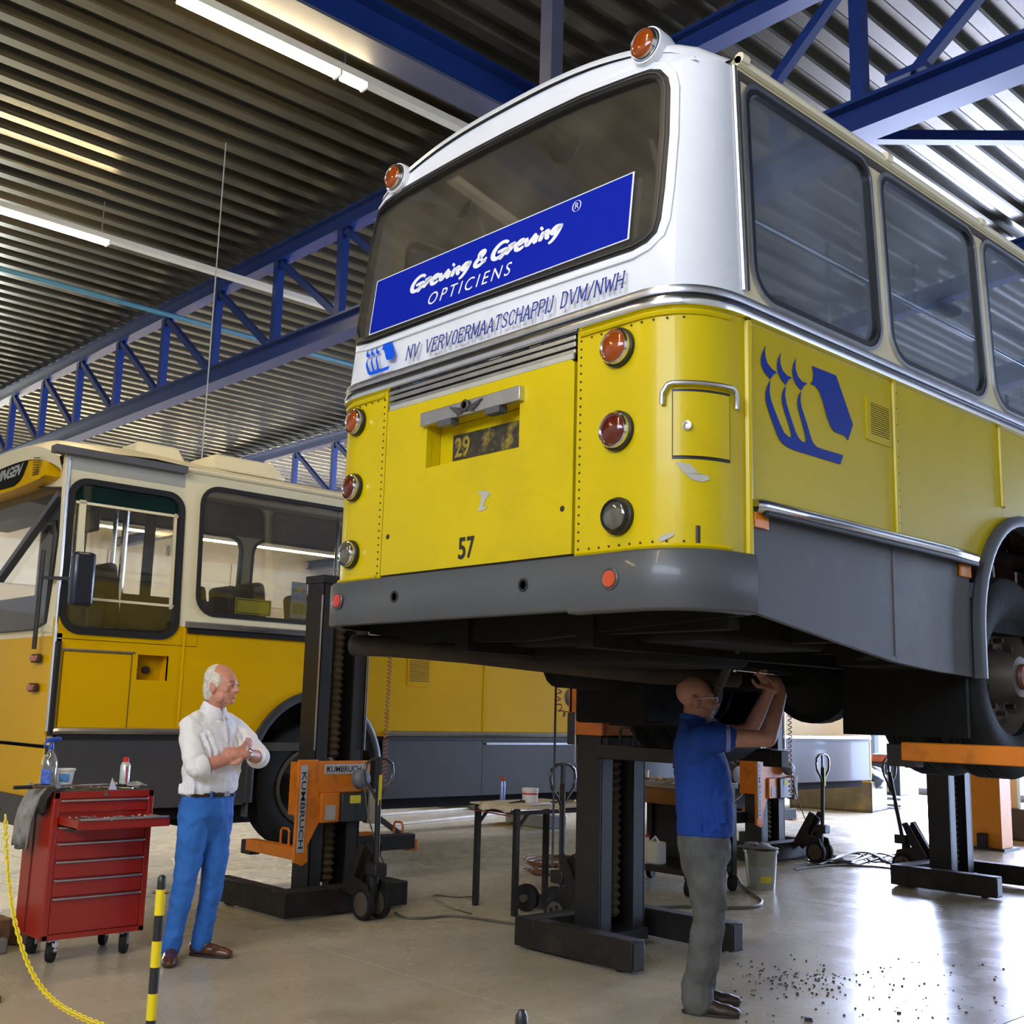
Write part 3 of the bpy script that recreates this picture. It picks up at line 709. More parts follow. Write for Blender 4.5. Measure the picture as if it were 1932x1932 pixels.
# advert on the rear window
A = [RP(*q) for q in ((696, 633), (1187, 451), (1198, 323), (712, 531))]
ax0, ax1, az0, az1 = A[0][0], A[2][0], (A[0][1]+A[1][1])/2, (A[2][1]+A[3][1])/2
def amap(u, v, d):   # u,v in 0..1 over the advert
    X = (A[0][0]*(1-v)+A[3][0]*v)*(1-u)+(A[1][0]*(1-v)+A[2][0]*v)*u; Z = (A[0][1]*(1-v)+A[3][1]*v)*(1-u)+(A[1][1]*(1-v)+A[2][1]*v)*u
    return rearP(X, Z, .001+d)
def gridplate(u0, v0, u1, v1, d, n=10):
    m_ = MB(); vs = [amap(u0+(u1-u0)*i/n, v, d) for v in (v0, v1) for i in range(n+1)]
    return m_.add(vs, [(i, i+1, n+2+i, n+1+i) for i in range(n)])
ad = gridplate(0, 0, 1, 1, 0).build('window_advert', WHD, bus)
gridplate(.005, .018, .995, .98, .002).build('advert_field', BLUP, ad)
BR = {'G': [[(.62, .82), (.5, .98), (.3, .98), (.12, .75), (.05, .4), (.12, .1), (.28, .0), (.45, .12), (.55, .36)], [(.25, .42), (.68, .46), (.5, .1), (.42, -.12)]],
      'z': [[(.0, .55), (.3, .6), (.05, .18), (.02, .02)], [(.02, .25), (.14, .5), (.3, .62)]], 'e': [[(.04, .3), (.28, .42), (.24, .6), (.1, .55), (.0, .3), (.06, .06), (.2, .02), (.34, .14)]],
      'v': [[(.0, .6), (.08, .05), (.2, .25), (.36, .66)]], 'i': [[(.06, .5), (.0, .2), (.06, .02)], [(.12, .78), (.2, .86)]],
      'n': [[(.06, .58), (.0, .02)], [(.04, .3), (.2, .56), (.26, .4), (.24, .1), (.36, .02)]], 'g': [[(.3, .56), (.12, .6), (.0, .34), (.1, .16), (.26, .34), (.34, .6), (.26, .1), (.12, -.28), (.0, -.34)]],
      '&': [[(.5, .1), (.12, .62), (.14, .9), (.3, .96), (.36, .76), (.08, .42), (.04, .14), (.2, -.02), (.42, .18), (.5, .42)]]}
def smooth2(pl, k=2):
    for _ in range(k):
        o_ = [pl[0]]
        for i in range(len(pl)-1):
            a_, b_ = pl[i], pl[i+1]; o_ += [(a_[0]*.75+b_[0]*.25, a_[1]*.75+b_[1]*.25), (a_[0]*.25+b_[0]*.75, a_[1]*.25+b_[1]*.75)]
        o_.append(pl[-1]); pl = o_
    return pl
S2 = []; x = 0
adv = {'G': .66, 'z': .36, 'e': .38, 'v': .38, 'i': .22, 'n': .40, 'g': .42, '&': .58, ' ': .14}
for c in 'Gzeving & Gzeving':
    if c != ' ': S2 += [[(x+p[0]+.12*p[1], p[1]) for p in smooth2(s_)] for s_ in BR[c]]
    x += adv[c]
S2 = [[(.175+p[0]/x*.60, (.49+p[1]*.25)) for p in s_] for s_ in S2]
S3 = [[(p[0]*4.0, p[1]) for p in s_] for s_ in S2]
v_, f_ = strokes2d(S3, .062, True); v_ = [(a_[0]/4.0, a_[1]) for a_ in v_]
put2d(MB(), (v_, f_), amap, .004).build('lettering', WHD, ad, smooth=0)
put2d(MB(), fit2d(text_mesh('OPTICIENS', .1, .25, 0, 1.35), .27, .14, .605, .345), amap, .004).build('lettering', WHD, ad, smooth=0)
ci = strokes2d([[(.820+.0135*math.cos(t*PI/12), .83+.085*math.sin(t*PI/12)) for t in range(25)]], .003)
put2d(MB(), ci, amap, .004).build('registered_mark', WHD, ad, smooth=0)
put2d(MB(), fit2d(text_mesh('R', .1), .8145, .79, .8265, .88), amap, .004).build('lettering', WHD, ad, smooth=0)
# --- lamps
def lamp(p, nrm, r, lens, name, dome=.35, ringm=CHR, base=.02, label=None):
    b = MB().lathe([(r*1.16, 0), (r*1.16, base), (r*1.02, base+.008)], p, nrm, 28).build(name, BLK, bus)
    p2 = Vector(p)+Vector(nrm).normalized()*(base+.002)
    MB().lathe([(r*1.06, 0), (r*1.05, .016), (r*.96, .024), (r*.88, .016), (r*.88, 0)], p2, nrm, 28).build('bezel', ringm, b)
    MB().lathe([(r*.9, 0)]+[(r*.9*math.cos(k*PI/16), .012+r*dome*math.sin(k*PI/16)) for k in range(8)]+[(.002, .012+r*dome)], p2, nrm, 28).build('lens', lens, b)
    if label: b['label'] = label
    return b
CLR = mat('clear_reversing_lens', (.16, .15, .12), .05, .5, var=.4, scale=25, coat=1)
zl = (3.022, 2.668, 2.314)
for z_, ln, nm in zip(zl, (AMB, BRN, CLR), ('indicator_lamp', 'tail_lamp', 'reversing_lamp')):
    lamp(rearP(BX-.972, z_), (-.05, -1, 0), .064, ln, nm, label=None)
    if nm == 'reversing_lamp': lamp(rearP(BX+.885, z_), (.02, -1, 0), .066, ln, nm, .2, BLK)
    else: lamp(rearP(BX+.875, z_), (.02, -1, 0), .072, ln, nm)
for u in (-.875, .925):
    c = Vector((BX+u, 3.47, 4.415)); 
    MB().lathe([(.085, -.02), (.088, .0), (.086, .06), (.06, .16), (.03, .32), (.005, .4)], c, (0, 1, -.05), 22).build('lamp_housing', WHT, bus)
    lamp(c+Vector((0, -.0, 0)), (0, -1, 0), .068, AMB, 'roof_lamp', .4)
# --- bumper
def ring_band(zb, zt, d, name, m, uend=1.25, yend=.33, u0=-99, u1=99, bot=None):
    cor = []
    for k in range(13):
        a_ = PI/2*(k/12); s = math.sin(a_)**.8; c = 1-max(0, math.cos(a_))**.8; cor.append((.95+.30*s, .35*c))
    path = [(-u, y) for (u, y) in cor[::-1]]+[(-.95+1.9*k/19, 0) for k in range(1, 19)]+cor
    path = [p for p in path if u0 <= p[0] <= u1]
    vs = []; n = len(path)
    for i, p in enumerate(path):
        a_ = path[max(0, i-1)]; b_ = path[min(n-1, i+1)]; dx, dy = b_[0]-a_[0], b_[1]-a_[1]; l = math.hypot(dx, dy) or 1
        nx, ny = dy/l, -dx/l
        for (dd, zz) in ((-.02, zt), (d*.8, zt), (d, zt-.012), (d, zb+.012), (d*.8, zb), (-.02, zb)): vs.append((BX+p[0]+nx*dd, BY0+p[1]+ny*dd, zz))
    fs = [(6*i+k, 6*i+k+1, 6*i+k+7, 6*i+k+6) for i in range(n-1) for k in range(5)]
    fs += [(5, 4, 3, 2, 1, 0), tuple(6*(n-1)+k for k in range(6))]
    return MB().add(vs, fs).build(name, m, bus, smooth=50)
bmp = ring_band(1.945, 2.168, .045, 'bumper', GRY, u1=.66); ring_band(1.93, 2.166, .052, 'bumper', GRY, u0=.64)
for u, z_ in ((-1.0, 2.07), (.885, 2.058)):
    MB().lathe([(.042, 0), (.045, .006), (.040, .010), (.036, .006), (.002, .008)], rearP(BX+u, z_, .05), (0, -1, 0), 20).build('reflector_ring', GRY, bmp)
    MB().lathe([(.034, 0), (.033, .012), (.002, .015)], rearP(BX+u, z_, .05), (0, -1, 0), 20).build('reflector', REDL if u < 0 else mat('orange_red_reflector', (.55, .07, .01), .25, var=.2, coat=.6), bmp)
for u in (-.527, .380):
    MB().lathe([(.030, 0), (.030, .004), (.020, .005), (.018, .001), (.002, .001)], rearP(BX+u, 2.066, .044), (0, -1, 0), 16).build('towing_hole', BLK, bmp)
MB().plate([(xl-.0, YZ0-.02), (xr_+.0, YZ0-.02), (xr_, YZ0+.018), (xl, YZ0+.018)], [], rmap(-.008), .01).build('sill_strip', BLK, bus)
# rolled edges with rivets at the corners
def edge_roll(sd, z_, umin):
    P = []
    for k in range(18):
        u = umin+(1.245-umin)*(k/17)**.8; P.append(rearP(BX+sd*u, z_, .004))
    MB().tube(P, .012, 6).build('edge_bead', YEL, bus)
edge_roll(1, 3.128, xr_-BX+.02); edge_roll(1, 2.180, xr_-BX+.02); edge_roll(-1, 3.125, BX-xl+.02); edge_roll(-1, 2.180, BX-xl+.02)
rv = MB()
def rivet(p, nrm): rv.lathe([(.0055, 0), (.004, .003), (.0005, .004)], p, nrm, 6)
for k in range(26): rivet(rearP(xr_+.022, 2.2+k*.036, .001), (0, -1, 0)); rivet(rearP(xl-.022, 2.2+k*.036, .001), (0, -1, 0))
for k in range(9):
    u = .72+.055*k; rivet(rearP(BX+u, 3.105, .002), (0, -1, 0)); rivet(rearP(BX+u, 2.198, .002), (0, -1, 0)); rivet(rearP(BX-u-.02, 3.105, .002), (0, -1, 0))
for k in range(30): rivet(sideP(3.722, 1.99+k*.04, .014), (1, 0, 0))
for Y in (4.91, 6.06):
    for k in range(9): rivet(sideP(Y+.025, 2.46+k*.08, .002), (1, 0, 0))
tag(rv.build('rivets', RUST, bus), kind='stuff')
# fuel flap on the right corner, with grab bar, lock, bare patch
def cornerP(t, z_, d=0):   # t 0..1 around the right corner
    a_ = PI/2*t; s = math.sin(a_)**.8; c = 1-max(0, math.cos(a_))**.8
    p = Vector((BX+.95+.30*s, BY0+.35*c, z_)); n_ = Vector((math.sin(a_), -math.cos(a_), 0)).normalized(); return p+n_*d
def CP(x, y):
    best = None
    for i in range(201):
        t = i/200; p = cornerP(t, 2.7); q = ray(x, y); 
        e = abs(p.x*q.y-p.y*q.x)/math.hypot(q.x, q.y)
        if best is None or e < best[0]: best = (e, t)
    t = best[1]; p = cornerP(t, 0); d = ray(x, y); s = math.hypot(p.x, p.y)/math.hypot(d.x, d.y); return (t, CH+d.z*s)
fa, fb, fc, fd = CP(1269, 740), CP(1376, 745), CP(1270, 860), CP(1374, 872)
tl, tr_, zlo, zhi = (fa[0]+fc[0])/2, (fb[0]+fd[0])/2, (fc[1]+fd[1])/2, (fa[1]+fb[1])/2
def cmap(base): return lambda u, v, d: cornerP(u, v, base-d)
ew = (tr_-tl)*.06
def tgrid(a_, b_, n): return [a_+(b_-a_)*i/n for i in range(n+1)]
def cband(t0, t1, za, zb, d, n=10):
    vs = [cornerP(t, z_, d) for z_ in (za, zb) for t in tgrid(t0, t1, n)]
    return [vs, [(i, i+1, n+2+i, n+1+i) for i in range(n)]]
MB().add(*cband(tl-.008, tr_+.008, zlo-.008, zhi+.008, .002)).build('flap_gap', BLK, bus)
fl_ = MB().add(*cband(tl+.004, tr_-.004, zlo+.004, zhi-.004, .007)).build('fuel_flap', YEL, bus)
MB().lathe([(.020, 0), (.020, .008), (.011, .010), (.009, .002)], cornerP(tl+(tr_-tl)*.25, (zlo+zhi)/2-.01, .008), (.25, -1, 0), 16).build('lock', ALU, fl_)
gb = [cornerP(tl-.09, zhi-.055, .012), cornerP(tl-.085, zhi-.01, .016), cornerP(tl-.04, zhi+.022, .02)]+[cornerP(t, zhi+.028, .022) for t in tgrid(tl, tr_, 6)]+[cornerP(tr_+.03, zhi+.02, .02), cornerP(tr_+.05, zhi-.005, .016), cornerP(tr_+.055, zhi-.05, .012)]
MB().tube(gb, .010, 8).build('drip_rail', ALU, bus)
bp_ = [CP(*q) for q in [(1275, 872), (1300, 875), (1312, 884), (1318, 893), (1334, 897), (1338, 905), (1325, 910), (1305, 905), (1290, 893), (1282, 882)]]
MB().plate(bp_, [], cmap(.004), .002).build('bare_patch', FILL, bus)
bp2 = [CP(*q) for q in [(1241, 1018), (1250, 1010), (1270, 1004), (1272, 1010), (1262, 1016), (1248, 1022)]]
MB().plate(bp2, [], cmap(.004), .002).build('bare_patch', FILL, bus)
# --- side lower: yellow panels, beads, chrome rail, grey skirt
AC, AR = 6.27, .60     # wheel arch centre, radius
def archloop(r, zc, zbot, n=14, top=1.0): return [(AC-r, zbot)]+[(AC-r*math.cos(PI*k/n), zc+(r+.06)*top*math.sin(PI*k/n)) for k in range(n+1)]+[(AC+r, zbot)]
RZ = 2.372
def yel_side(mp, sg):
    ys_ = [3.735, 4.905, 6.06, 7.2, 8.35, 9.5, 10.65, 11.8, 13, 14.88]
    for i in range(len(ys_)-1):
        a_, b_ = ys_[i]+.002, ys_[i+1]-.002; out = [(a_, RZ), (b_, RZ), (b_, 3.15), (a_, 3.15)]
        if i in (1, 2):
            zc = 1.98
            arc = [(AC-(AR+.02)*math.cos(PI*k/40), zc+(AR+.08)*math.sin(PI*k/40)) for k in range(41)]
            arc = [p for p in arc if a_ < p[0] < b_ and p[1] > RZ]
            if i == 1: out = [(a_, RZ), (arc[0][0]-.005, RZ)]+arc+[(b_, arc[-1][1]), (b_, 3.15), (a_, 3.15)]
            else: out = [(a_, arc[0][1])]+arc+[(arc[-1][0]+.005, RZ), (b_, RZ), (b_, 3.15), (a_, 3.15)]
        MB().plate(out, [], mp(0), .03).build('side_panel', YEL, bus, smooth=20)
        p0, p1 = sideP(ys_[i], RZ if i not in (2,) else 2.70, .004), sideP(ys_[i], 3.15, .004)
        if sg < 0: p0.x, p1.x = 2*BX-p0.x, 2*BX-p1.x
        if i > 0: MB().tube([p0, p1], .013, 8).build('panel_bead', YEL, bus)
yel_side(smapR, 1); yel_side(smapL, -1)
# seam post at the corner
MB().tube([sideP(3.716, 1.95, .004), sideP(3.716, 3.14, .004)], .018, 8).build('corner_bead', YEL, bus)
skz = lambda Y: 1.950-(Y-3.72)/(5.0-3.72)*.165 if Y < 5.0 else 1.785-(Y-5.0)*.03
def skirt(mp):
    for (a_, b_) in ((3.735, 4.858), (4.862, 5.63)):
        out = [(a_, skz(a_)), ((a_+b_)/2, skz((a_+b_)/2)), (b_, skz(b_)), (b_, 2.335 if b_ > 5 else 2.345), (a_, 2.35)]
        MB().plate(out, [], mp(0), .03).build('skirt_panel', SKG, bus, smooth=20)
    for (a_, b_) in ((6.9, 8.3), (8.305, 9.7), (9.705, 11.1), (12.4, 14.88)):
        MB().plate([(a_, 1.72), (b_, 1.72), (b_, 2.35), (a_, 2.35)], [], mp(0), .03).build('skirt_panel', SKG, bus, smooth=20)
skirt(smapR); skirt(smapL)
for Y in (4.86,): MB().tube([sideP(Y, 1.83, 0), sideP(Y, 2.34, 0)], .004, 6).build('panel_joint', GRY, bus)
def rail(a_, b_, z_):
    m_ = MB(); pts = [sideP(a_, z_, .01), sideP(a_+.03, z_, .026)]+[sideP(a_+(b_-a_)*k/6, z_, .030) for k in range(1, 6)]+[sideP(b_-.02, z_-.005, .026), sideP(b_, z_-.01, .01)]
    m_.tube(pts, .030, 10); m_.build('chrome_rail', CHR, bus, smooth=60)
    MB().tube([p+Vector((.012, 0, -.030)) for p in pts[1:-1]], .016, 8).build('rail_insert', BLK, bus, smooth=60)
rail(3.755, 5.66, 2.372); rail(6.95, 11.0, 2.372)
# arch flare
fl2 = MB(); zc = 1.98; ring = []
for k in range(-4, 31):
    if k < 0: y_, z_ = AC-AR, zc+k*.055; n_ = Vector((0, -1, 0))
    elif k > 26: y_, z_ = AC+AR, zc-(k-26)*.055; n_ = Vector((0, 1, 0))
    else: t = PI*k/26; y_, z_ = AC-AR*math.cos(t), zc+(AR+.06)*math.sin(t); n_ = Vector((0, -math.cos(t), math.sin(t)))
    c = Vector((BXR, y_, z_)); ring.append([c+n_*.025+Vector((0, 0, 0)), c+n_*.03+Vector((.035, 0, 0)), c+Vector((.05, 0, 0)), c-n_*.03+Vector((.045, 0, 0)), c-n_*.035+Vector((-.04, 0, 0))])
vs = [p for r_ in ring for p in r_]
fl2.add(vs, [(5*i+k, 5*i+k+1, 5*i+k+6, 5*i+k+5) for i in range(len(ring)-1) for k in range(4)]).build('wheel_arch_flare', GRY, bus, smooth=60)
# markers, vent
for (a_, b_) in (((1423, 965), (1450, 1000)), ((1811, 1063), (1832, 1091))):
    P0, P1 = onX(*a_, BXR+.01), onX(*b_, BXR+.01)
    MB().bb((BXR+.001, P0.y, P1.z), (BXR+.014, P1.y, P0.z)).build('side_marker', ORL, bus, bevel=.003)
v0, v1 = onX(1632, 745, BXR), onX(1681, 846, BXR)
vt = MB().plate(rr(v0.y, 2.815, v1.y, 3.028, .012), [rr(v0.y+.035, 2.85, v1.y-.02, 3.0, .004)], smapR(.006), .008).build('air_vent', YEL, bus)
MB().plate(rr(v0.y+.03, 2.845, v1.y-.015, 3.005, .004), [], smapR(.002), .001).build('vent_opening', BLK, vt)
for k in range(14): MB().bar(sideP(v0.y+.035, 2.856+k*.0105, .006), sideP(v1.y-.02, 2.856+k*.0105, .006), .004, .006).build('louvre', YEL if True else CRM, vt)
# --- inside of the bus
MB().bb((2*BX-BXR+.05, BY0+.1, 2.18), (BXR-.05, BYE-.1, 2.26)).build('cabin_floor', INTD, bus)
inn = MB(); us2 = [-1.15+2.3*k/14 for k in range(15)]
vs = [(BX+u, y_, zroof(u)-.09) for y_ in (BY0+.16, BYE-.1) for u in us2]
inn.add(vs, [(i, i+1, 15+i+1, 15+i) for i in range(14)]).build('cabin_ceiling', INT, bus)
MB().bb((2*BX-BXR+.06, BY0+.12, 2.26), (BXR-.06, BY0+.3, 3.20)).build('rear_bulkhead', INTD, bus)
for sg in (1, -1):
    X = BX+sg*.62; MB().tube([(X, BY0+.5, 4.24), (X, BY0+.55, 4.10), (X, BYE-1, 4.10)], .016, 8).build('grab_rail', ALU, bus)
    for Y in (4.6, 6.4, 8.2, 10.0): MB().tube([(X, Y, 4.10), (X, Y, 4.4)], .012, 6).build('rail_bracket', ALU, bus)
    for Y in (5.9, 7.9, 9.9, 11.9): MB().tube([(BX+sg*.32, Y, 2.26), (BX+sg*.32, Y, 4.45)], .016, 8).build('stanchion', ALU, bus)
    for Y in (7.9, 11.9): MB().tube([(BX+sg*.32, Y, 3.55), (BX+sg*1.1, Y, 3.55)], .014, 8).build('partition_rail', ALU, bus)
DISC = mat('grey_disc', (.05, .07, .09), .35, .2, var=.1)
for (px, py, rr0) in ((1062, 262, .13), (868, 367, .13)):
    c = onY(px, py, BY0+.55)
    MB().lathe([(rr0*.98, -.006), (rr0, 0), (rr0*.98, .006)], c, (.15, 1, .25), 30).build('interior_disc', DISC, bus)
    MB().tube([c, c+Vector((.06, .05, .13)), c+Vector((.09, .05, .2))], .016, 7).build('disc_bracket', BLK, bus)
c = onX(1775, 578, BX+.3); MB().lathe([(.15, -.006), (.152, 0), (.15, .006)], c, (.2, .3, 1), 24).build('interior_disc', DISC, bus); MB().tube([c, c+Vector((0, 0, .5))], .012, 6).build('disc_bracket', BLK, bus)
seat0 = None
def seat(X, Y, z0=2.26):
    s_ = MB().box((X, Y+.22, z0+.44), (.42, .44, .12)).build('seat', SEAT, bus, bevel=.03)
    MB().box((X, Y+.03, z0+.80), (.42, .10, .66), Matrix.Rotation(.14, 3, 'X')).build('backrest', SEAT, s_, bevel=.04)
    MB().tube([(X, Y+.2, z0), (X, Y+.2, z0+.4)], .03, 6).build('seat_leg', ALU, s_)
for r_ in range(9):
    for X in (BX-.98, BX-.53, BX+.53, BX+.98): seat(X, 4.1+r_*1.05)
# --- front end, plain (never seen but present)
MB().plate([(2*BX-BXR, 1.8), (BXR, 1.8), (BXR-.04, 4.33), (2*BX-BXR+.04, 4.33)], [rr(2*BX-BXR+.12, 2.7, BXR-.12, 4.05, .12)], lambda u, v, d: Vector((u, BYE-.02+d, v)), .04).build('front_panel', YEL, bus)
MB().plate(rr(2*BX-BXR+.1, 2.68, BXR-.1, 4.07, .12), [], lambda u, v, d: Vector((u, BYE+d, v)), .006).build('windscreen', GLC, bus)
# --- underbody
ub = MB().bb((2*BX-BXR+.06, BY0+.28, 2.02), (BXR-.06, BYE-.2, 2.17)); ub.build('underfloor', UND, bus)
for sg in (-1, 1): MB().bb((BX+sg*.42-.05, BY0+.3, 1.82), (BX+sg*.42+.05, BYE-.4, 2.03)).build('chassis_rail', UND, bus)
for Y in (3.75, 4.6, 5.4, 7.2, 8.4, 9.6, 12.6): MB().bb((BX-1.15, Y-.04, 1.88), (BX+1.15, Y+.04, 2.03)).build('cross_member', UND, bus)
MB().plate([(BXR+.0, 1.93), (BX+.7, 1.90), (BX, 1.86), (BX-.6, 1.87), (BX-1.22, 1.93), (BX-1.22, 2.0), (BXR, 2.0)], [], lambda u, v, d: Vector((u, BY0+.32+d, v)), .06).build('tow_beam', UND, bus)
ex = [(-5.16, 3.62, 1.868), (-4.95, 3.70, 1.862), (-4.6, 3.95, 1.835), (-4.35, 4.3, 1.80), (-4.1, 4.9, 1.76), (-3.9, 5.4, 1.76)]
ep = MB().tube([Vector(p) for p in ex], .058, 14, caps=False).build('exhaust_pipe', RUST, bus)
MB().lathe([(.052, 0), (.05, .02), (.002, .021)], Vector(ex[0])+Vector((.03, .02, 0)), (.9, .35, 0), 14).build('pipe_bore', BLK, ep)
MB().tube([(-4.45, 4.5, 1.80), (-4.4, 5.3, 1.78)], .13, 16).build('silencer', UND, bus)
eng = MB().bb((-4.5, 3.95, 1.86), (-3.0, 4.9, 2.05)); eng.build('engine_tray', UND, bus, bevel=.03)
MB().bb((-4.28, 4.1, 1.78), (-3.45, 4.9, 1.9)).build('oil_sump', UND, bus, bevel=.04)
MB().tube([(-3.87, 4.8, 1.86), (-3.87, 6.0, 1.83)], .05, 10).build('drive_shaft', UND, bus)
MB().bb((-4.75, 4.95, 1.48), (-4.20, 5.5, 1.98)).build('air_tank_box', UND, bus, bevel=.02)
MB().tube([(-4.6, 5.0, 1.75), (-3.6, 4.6, 1.95)], .03, 8).build('stay_rod', RUST, bus)
MB().tube([(-4.15, 5.45, 1.55), (-3.2, 4.5, 1.96)], .025, 8).build('stay_rod', RUST, bus)
MB().tube([(-2.85, 4.9, 1.93), (-2.85, 5.4, 1.93)], .11, 14).build('air_cylinder', UND, bus)
for X0, X1 in ((-3.36, -2.66), (-5.08, -4.5)): MB().bb((X0, 5.62, 1.46), (X1, 5.65, 2.02)).build('mud_flap', UND, bus)
MB().bb((-3.05, 5.05, 1.80), (-2.72, 5.55, 2.02)).build('battery_box', UND, bus)
AXY = 6.22; AZ = 1.79
MB().tube([(-5.0, AXY, AZ), (-2.75, AXY, AZ)], .085, 12).build('rear_axle', UND, bus)
MB().lathe([(.02, -.3), (.12, -.28), (.22, -.2), (.275, -.08), (.29, 0), (.275, .08), (.2, .2), (.1, .3)], (-3.87, AXY-.02, AZ+.03), (0, -1, 0), 28).build('differential', UND, bus)
MB().lathe([(.26, -.08), (.30, -.06), (.30, .06), (.26, .08)], (-3.87, AXY-.05, AZ+.02), (0, 1, 0), 28).build('differential', UND, bus)
def tyre(par, c, r, wd, axis=(1, 0, 0), name='tyre'):
    h = wd/2; p = [(r*.58, -h*.75), (r*.72, -h), (r*.9, -h*.98), (r*.975, -h*.82), (r, -h*.6)]
    for k in (-.36, -.12, .12, .36): p += [(r, h*(k-.09)), (r*.982, h*(k-.06)), (r*.982, h*(k+.06)), (r, h*(k+.09))]
    p += [(r, h*.6), (r*.975, h*.82), (r*.9, h*.98), (r*.72, h), (r*.58, h*.75)]
    return MB().lathe(p, c, axis, 44, ring=True).build(name, TYR, par, smooth=30)
def rim(par, c, r, axis, deep=True, m=RIM, hubc=None):
    s = .05
    b = MB().lathe([(r*.60, -.16), (r*.60, -.02), (r*.62, .03), (r*.57, .035), (r*.52, .0), (r*.47, -.05), (r*.30, -.03), (r*.24, .04), (r*.2, .12), (r*.08, .13), (.002, .13)], c, axis, 32).build('rim', m, par)
    ax = Vector(axis).normalized(); u = Vector((0, 0, 1)); v = ax.cross(u)
    for k in range(10):
        a_ = 2*PI*k/10; q = Vector(c)+(u*math.cos(a_)+v*math.sin(a_))*r*.36
        MB().cyl(q-ax*.02, q+ax*.03, .016, n=6).build('wheel_nut', RUST, b)
    if hubc: MB().lathe([(r*.13, 0), (r*.12, .02), (.002, .025)], Vector(c)+ax*.13, axis, 16).build('hub_cap', hubc, b)
    return b
HUBR = mat('dull_red_hub', (.16, .04, .02), .5, var=.3)
for sg in (1, -1):
    for X in (BXR-.16, BXR-.48):
        tyre(bus, (X if sg == 1 else 2*BX-X, AXY, AZ), .545, .27)
    rim(bus, ((BXR-.13) if sg == 1 else 2*BX-BXR+.13, AXY, AZ), .545, (sg, 0, 0), hubc=HUBR)
    tyre(bus, (BX+sg*1.08, 11.75, AZ), .53, .27); rim(bus, (BX+sg*1.16, 11.75, AZ), .53, (sg, 0, 0))
MB().tube([(-5.0, 11.75, AZ), (-2.75, 11.75, AZ)], .07, 10).build('front_axle', UND, bus)
MB().bb((-4.7, 7.6, 1.6), (-3.1, 9.4, 2.02)).build('gearbox_cover', UND, bus, bevel=.05)
# ================================================================ PARKED BUS on the left
CX, CXF, CYF, CYE = -8.5, -11.0, 3.26, 14.95
b2 = thing('parked_bus', 'orange-yellow bus with cream roof standing low behind the man in white', 'bus', ((CX+CXF)/2, 9, .3))
def t2(z): return max(0, z-2.1)*.05
def s2P(Y, z, d=0): return Vector((CX-t2(z)+d, Y, z))
def s2m(base): return lambda u, v, d: s2P(u, v, base-d)
def s2mL(base):
    def f(u, v, d): p = s2P(u, v, base-d); return Vector((CX+CXF-p.x, p.y, p.z))
    return f
YT = 2.14; RT_ = 3.42
dw = rr(3.285, 2.02, 4.25, 3.225, .16, 6, .15)                       # driver window outline
def notch(lo):  # part of the driver window outline above / below YT
    return [p for p in dw if (p[1] < YT if lo else p[1] > YT)]
w2 = [(4.385, 6.15), (6.25, 7.9), (8.0, 9.65), (9.75, 11.4), (11.5, 13.1), (13.2, 14.7)]
w2h = [rr(a, 2.235, b_, 3.335, .17, 6) for a, b_ in w2]
upn = sorted(notch(False), key=lambda p: math.atan2(p[1]-2.62, -(p[0]-3.77)))   # placeholder order, rebuilt below
def arc_order(loop, keep):
    n = len(loop); idx = [i for i in range(n) if keep(loop[i])]
    st = [i for i in idx if not keep(loop[i-1])][0]; out = []; i = st
    while keep(loop[i % n]): out.append(loop[i % n]); i += 1
    return out
up_arc = arc_order(dw, lambda p: p[1] > YT); lo_arc = arc_order(dw, lambda p: p[1] <= YT)
# dw is counter-clockwise: upper arc runs right -> left, lower arc left -> right
out_u = [(CYF+.005, YT), (up_arc[-1][0], YT)]+up_arc[::-1]+[(up_arc[0][0], YT), (CYE, YT), (CYE, RT_), (CYF-.02, RT_)]
out_l = [(CYF, 1.985), (CYF, YT), (lo_arc[0][0], YT)]+lo_arc+[(lo_arc[-1][0], YT), (4.42, YT), (4.42, 1.985)]
MB().plate(out_u, w2h, s2m(0), .03).build('side_panel', CRM, b2, smooth=20)
MB().plate(out_l, [], s2m(0), .03).build('side_panel', YEL2, b2, smooth=20)
MB().plate([(CYF, YT), (CYE, YT), (CYE, RT_), (CYF, RT_)], w2h+[rr(3.3, 2.235, 4.2, 3.2, .15)], s2mL(0), .03).build('side_panel', CRM, b2, smooth=20)
MB().plate([(CYF, .7), (CYE, .7), (CYE, YT), (CYF, YT)], [], s2mL(0), .03).build('side_panel', YEL2, b2, smooth=20)
R2 = 1.28
A2C, A2R, A2Z = 5.62, .66, .98
arc2 = lambda r, dz=0: [(A2C-r*math.cos(PI*k/20), A2Z+r*math.sin(PI*k/20)+dz) for k in range(21)]
ar_up = [p for p in arc2(A2R+.02) if p[1] > R2]
yl = [(CYF, R2), (ar_up[0][0]-.02, R2)]+ar_up+[(ar_up[-1][0]+.02, R2), (7.56, R2), (7.56, YT+.0), (4.424, YT), (4.424, 1.98), (CYF, 1.98)]
fbx = [(3.93, 1.70), (4.185, 1.70), (4.185, 1.895), (3.93, 1.895)]
MB().plate(yl, [fbx], s2m(0), .03).build('side_panel', YEL2, b2, smooth=20)
for (a, b_) in ((7.565, 9.0), (9.005, 10.9), (10.905, 12.6), (12.605, CYE)):
    MB().plate([(a, R2), (b_, R2), (b_, YT), (a, YT)], [], s2m(0), .03).build('side_panel', YEL2, b2, smooth=20)
for Y in (4.31, 7.56, 9.0, 10.9, 12.6): MB().tube([s2P(Y, R2, .002), s2P(Y, YT, .002)], .010, 6).build('panel_bead', YEL2, b2)
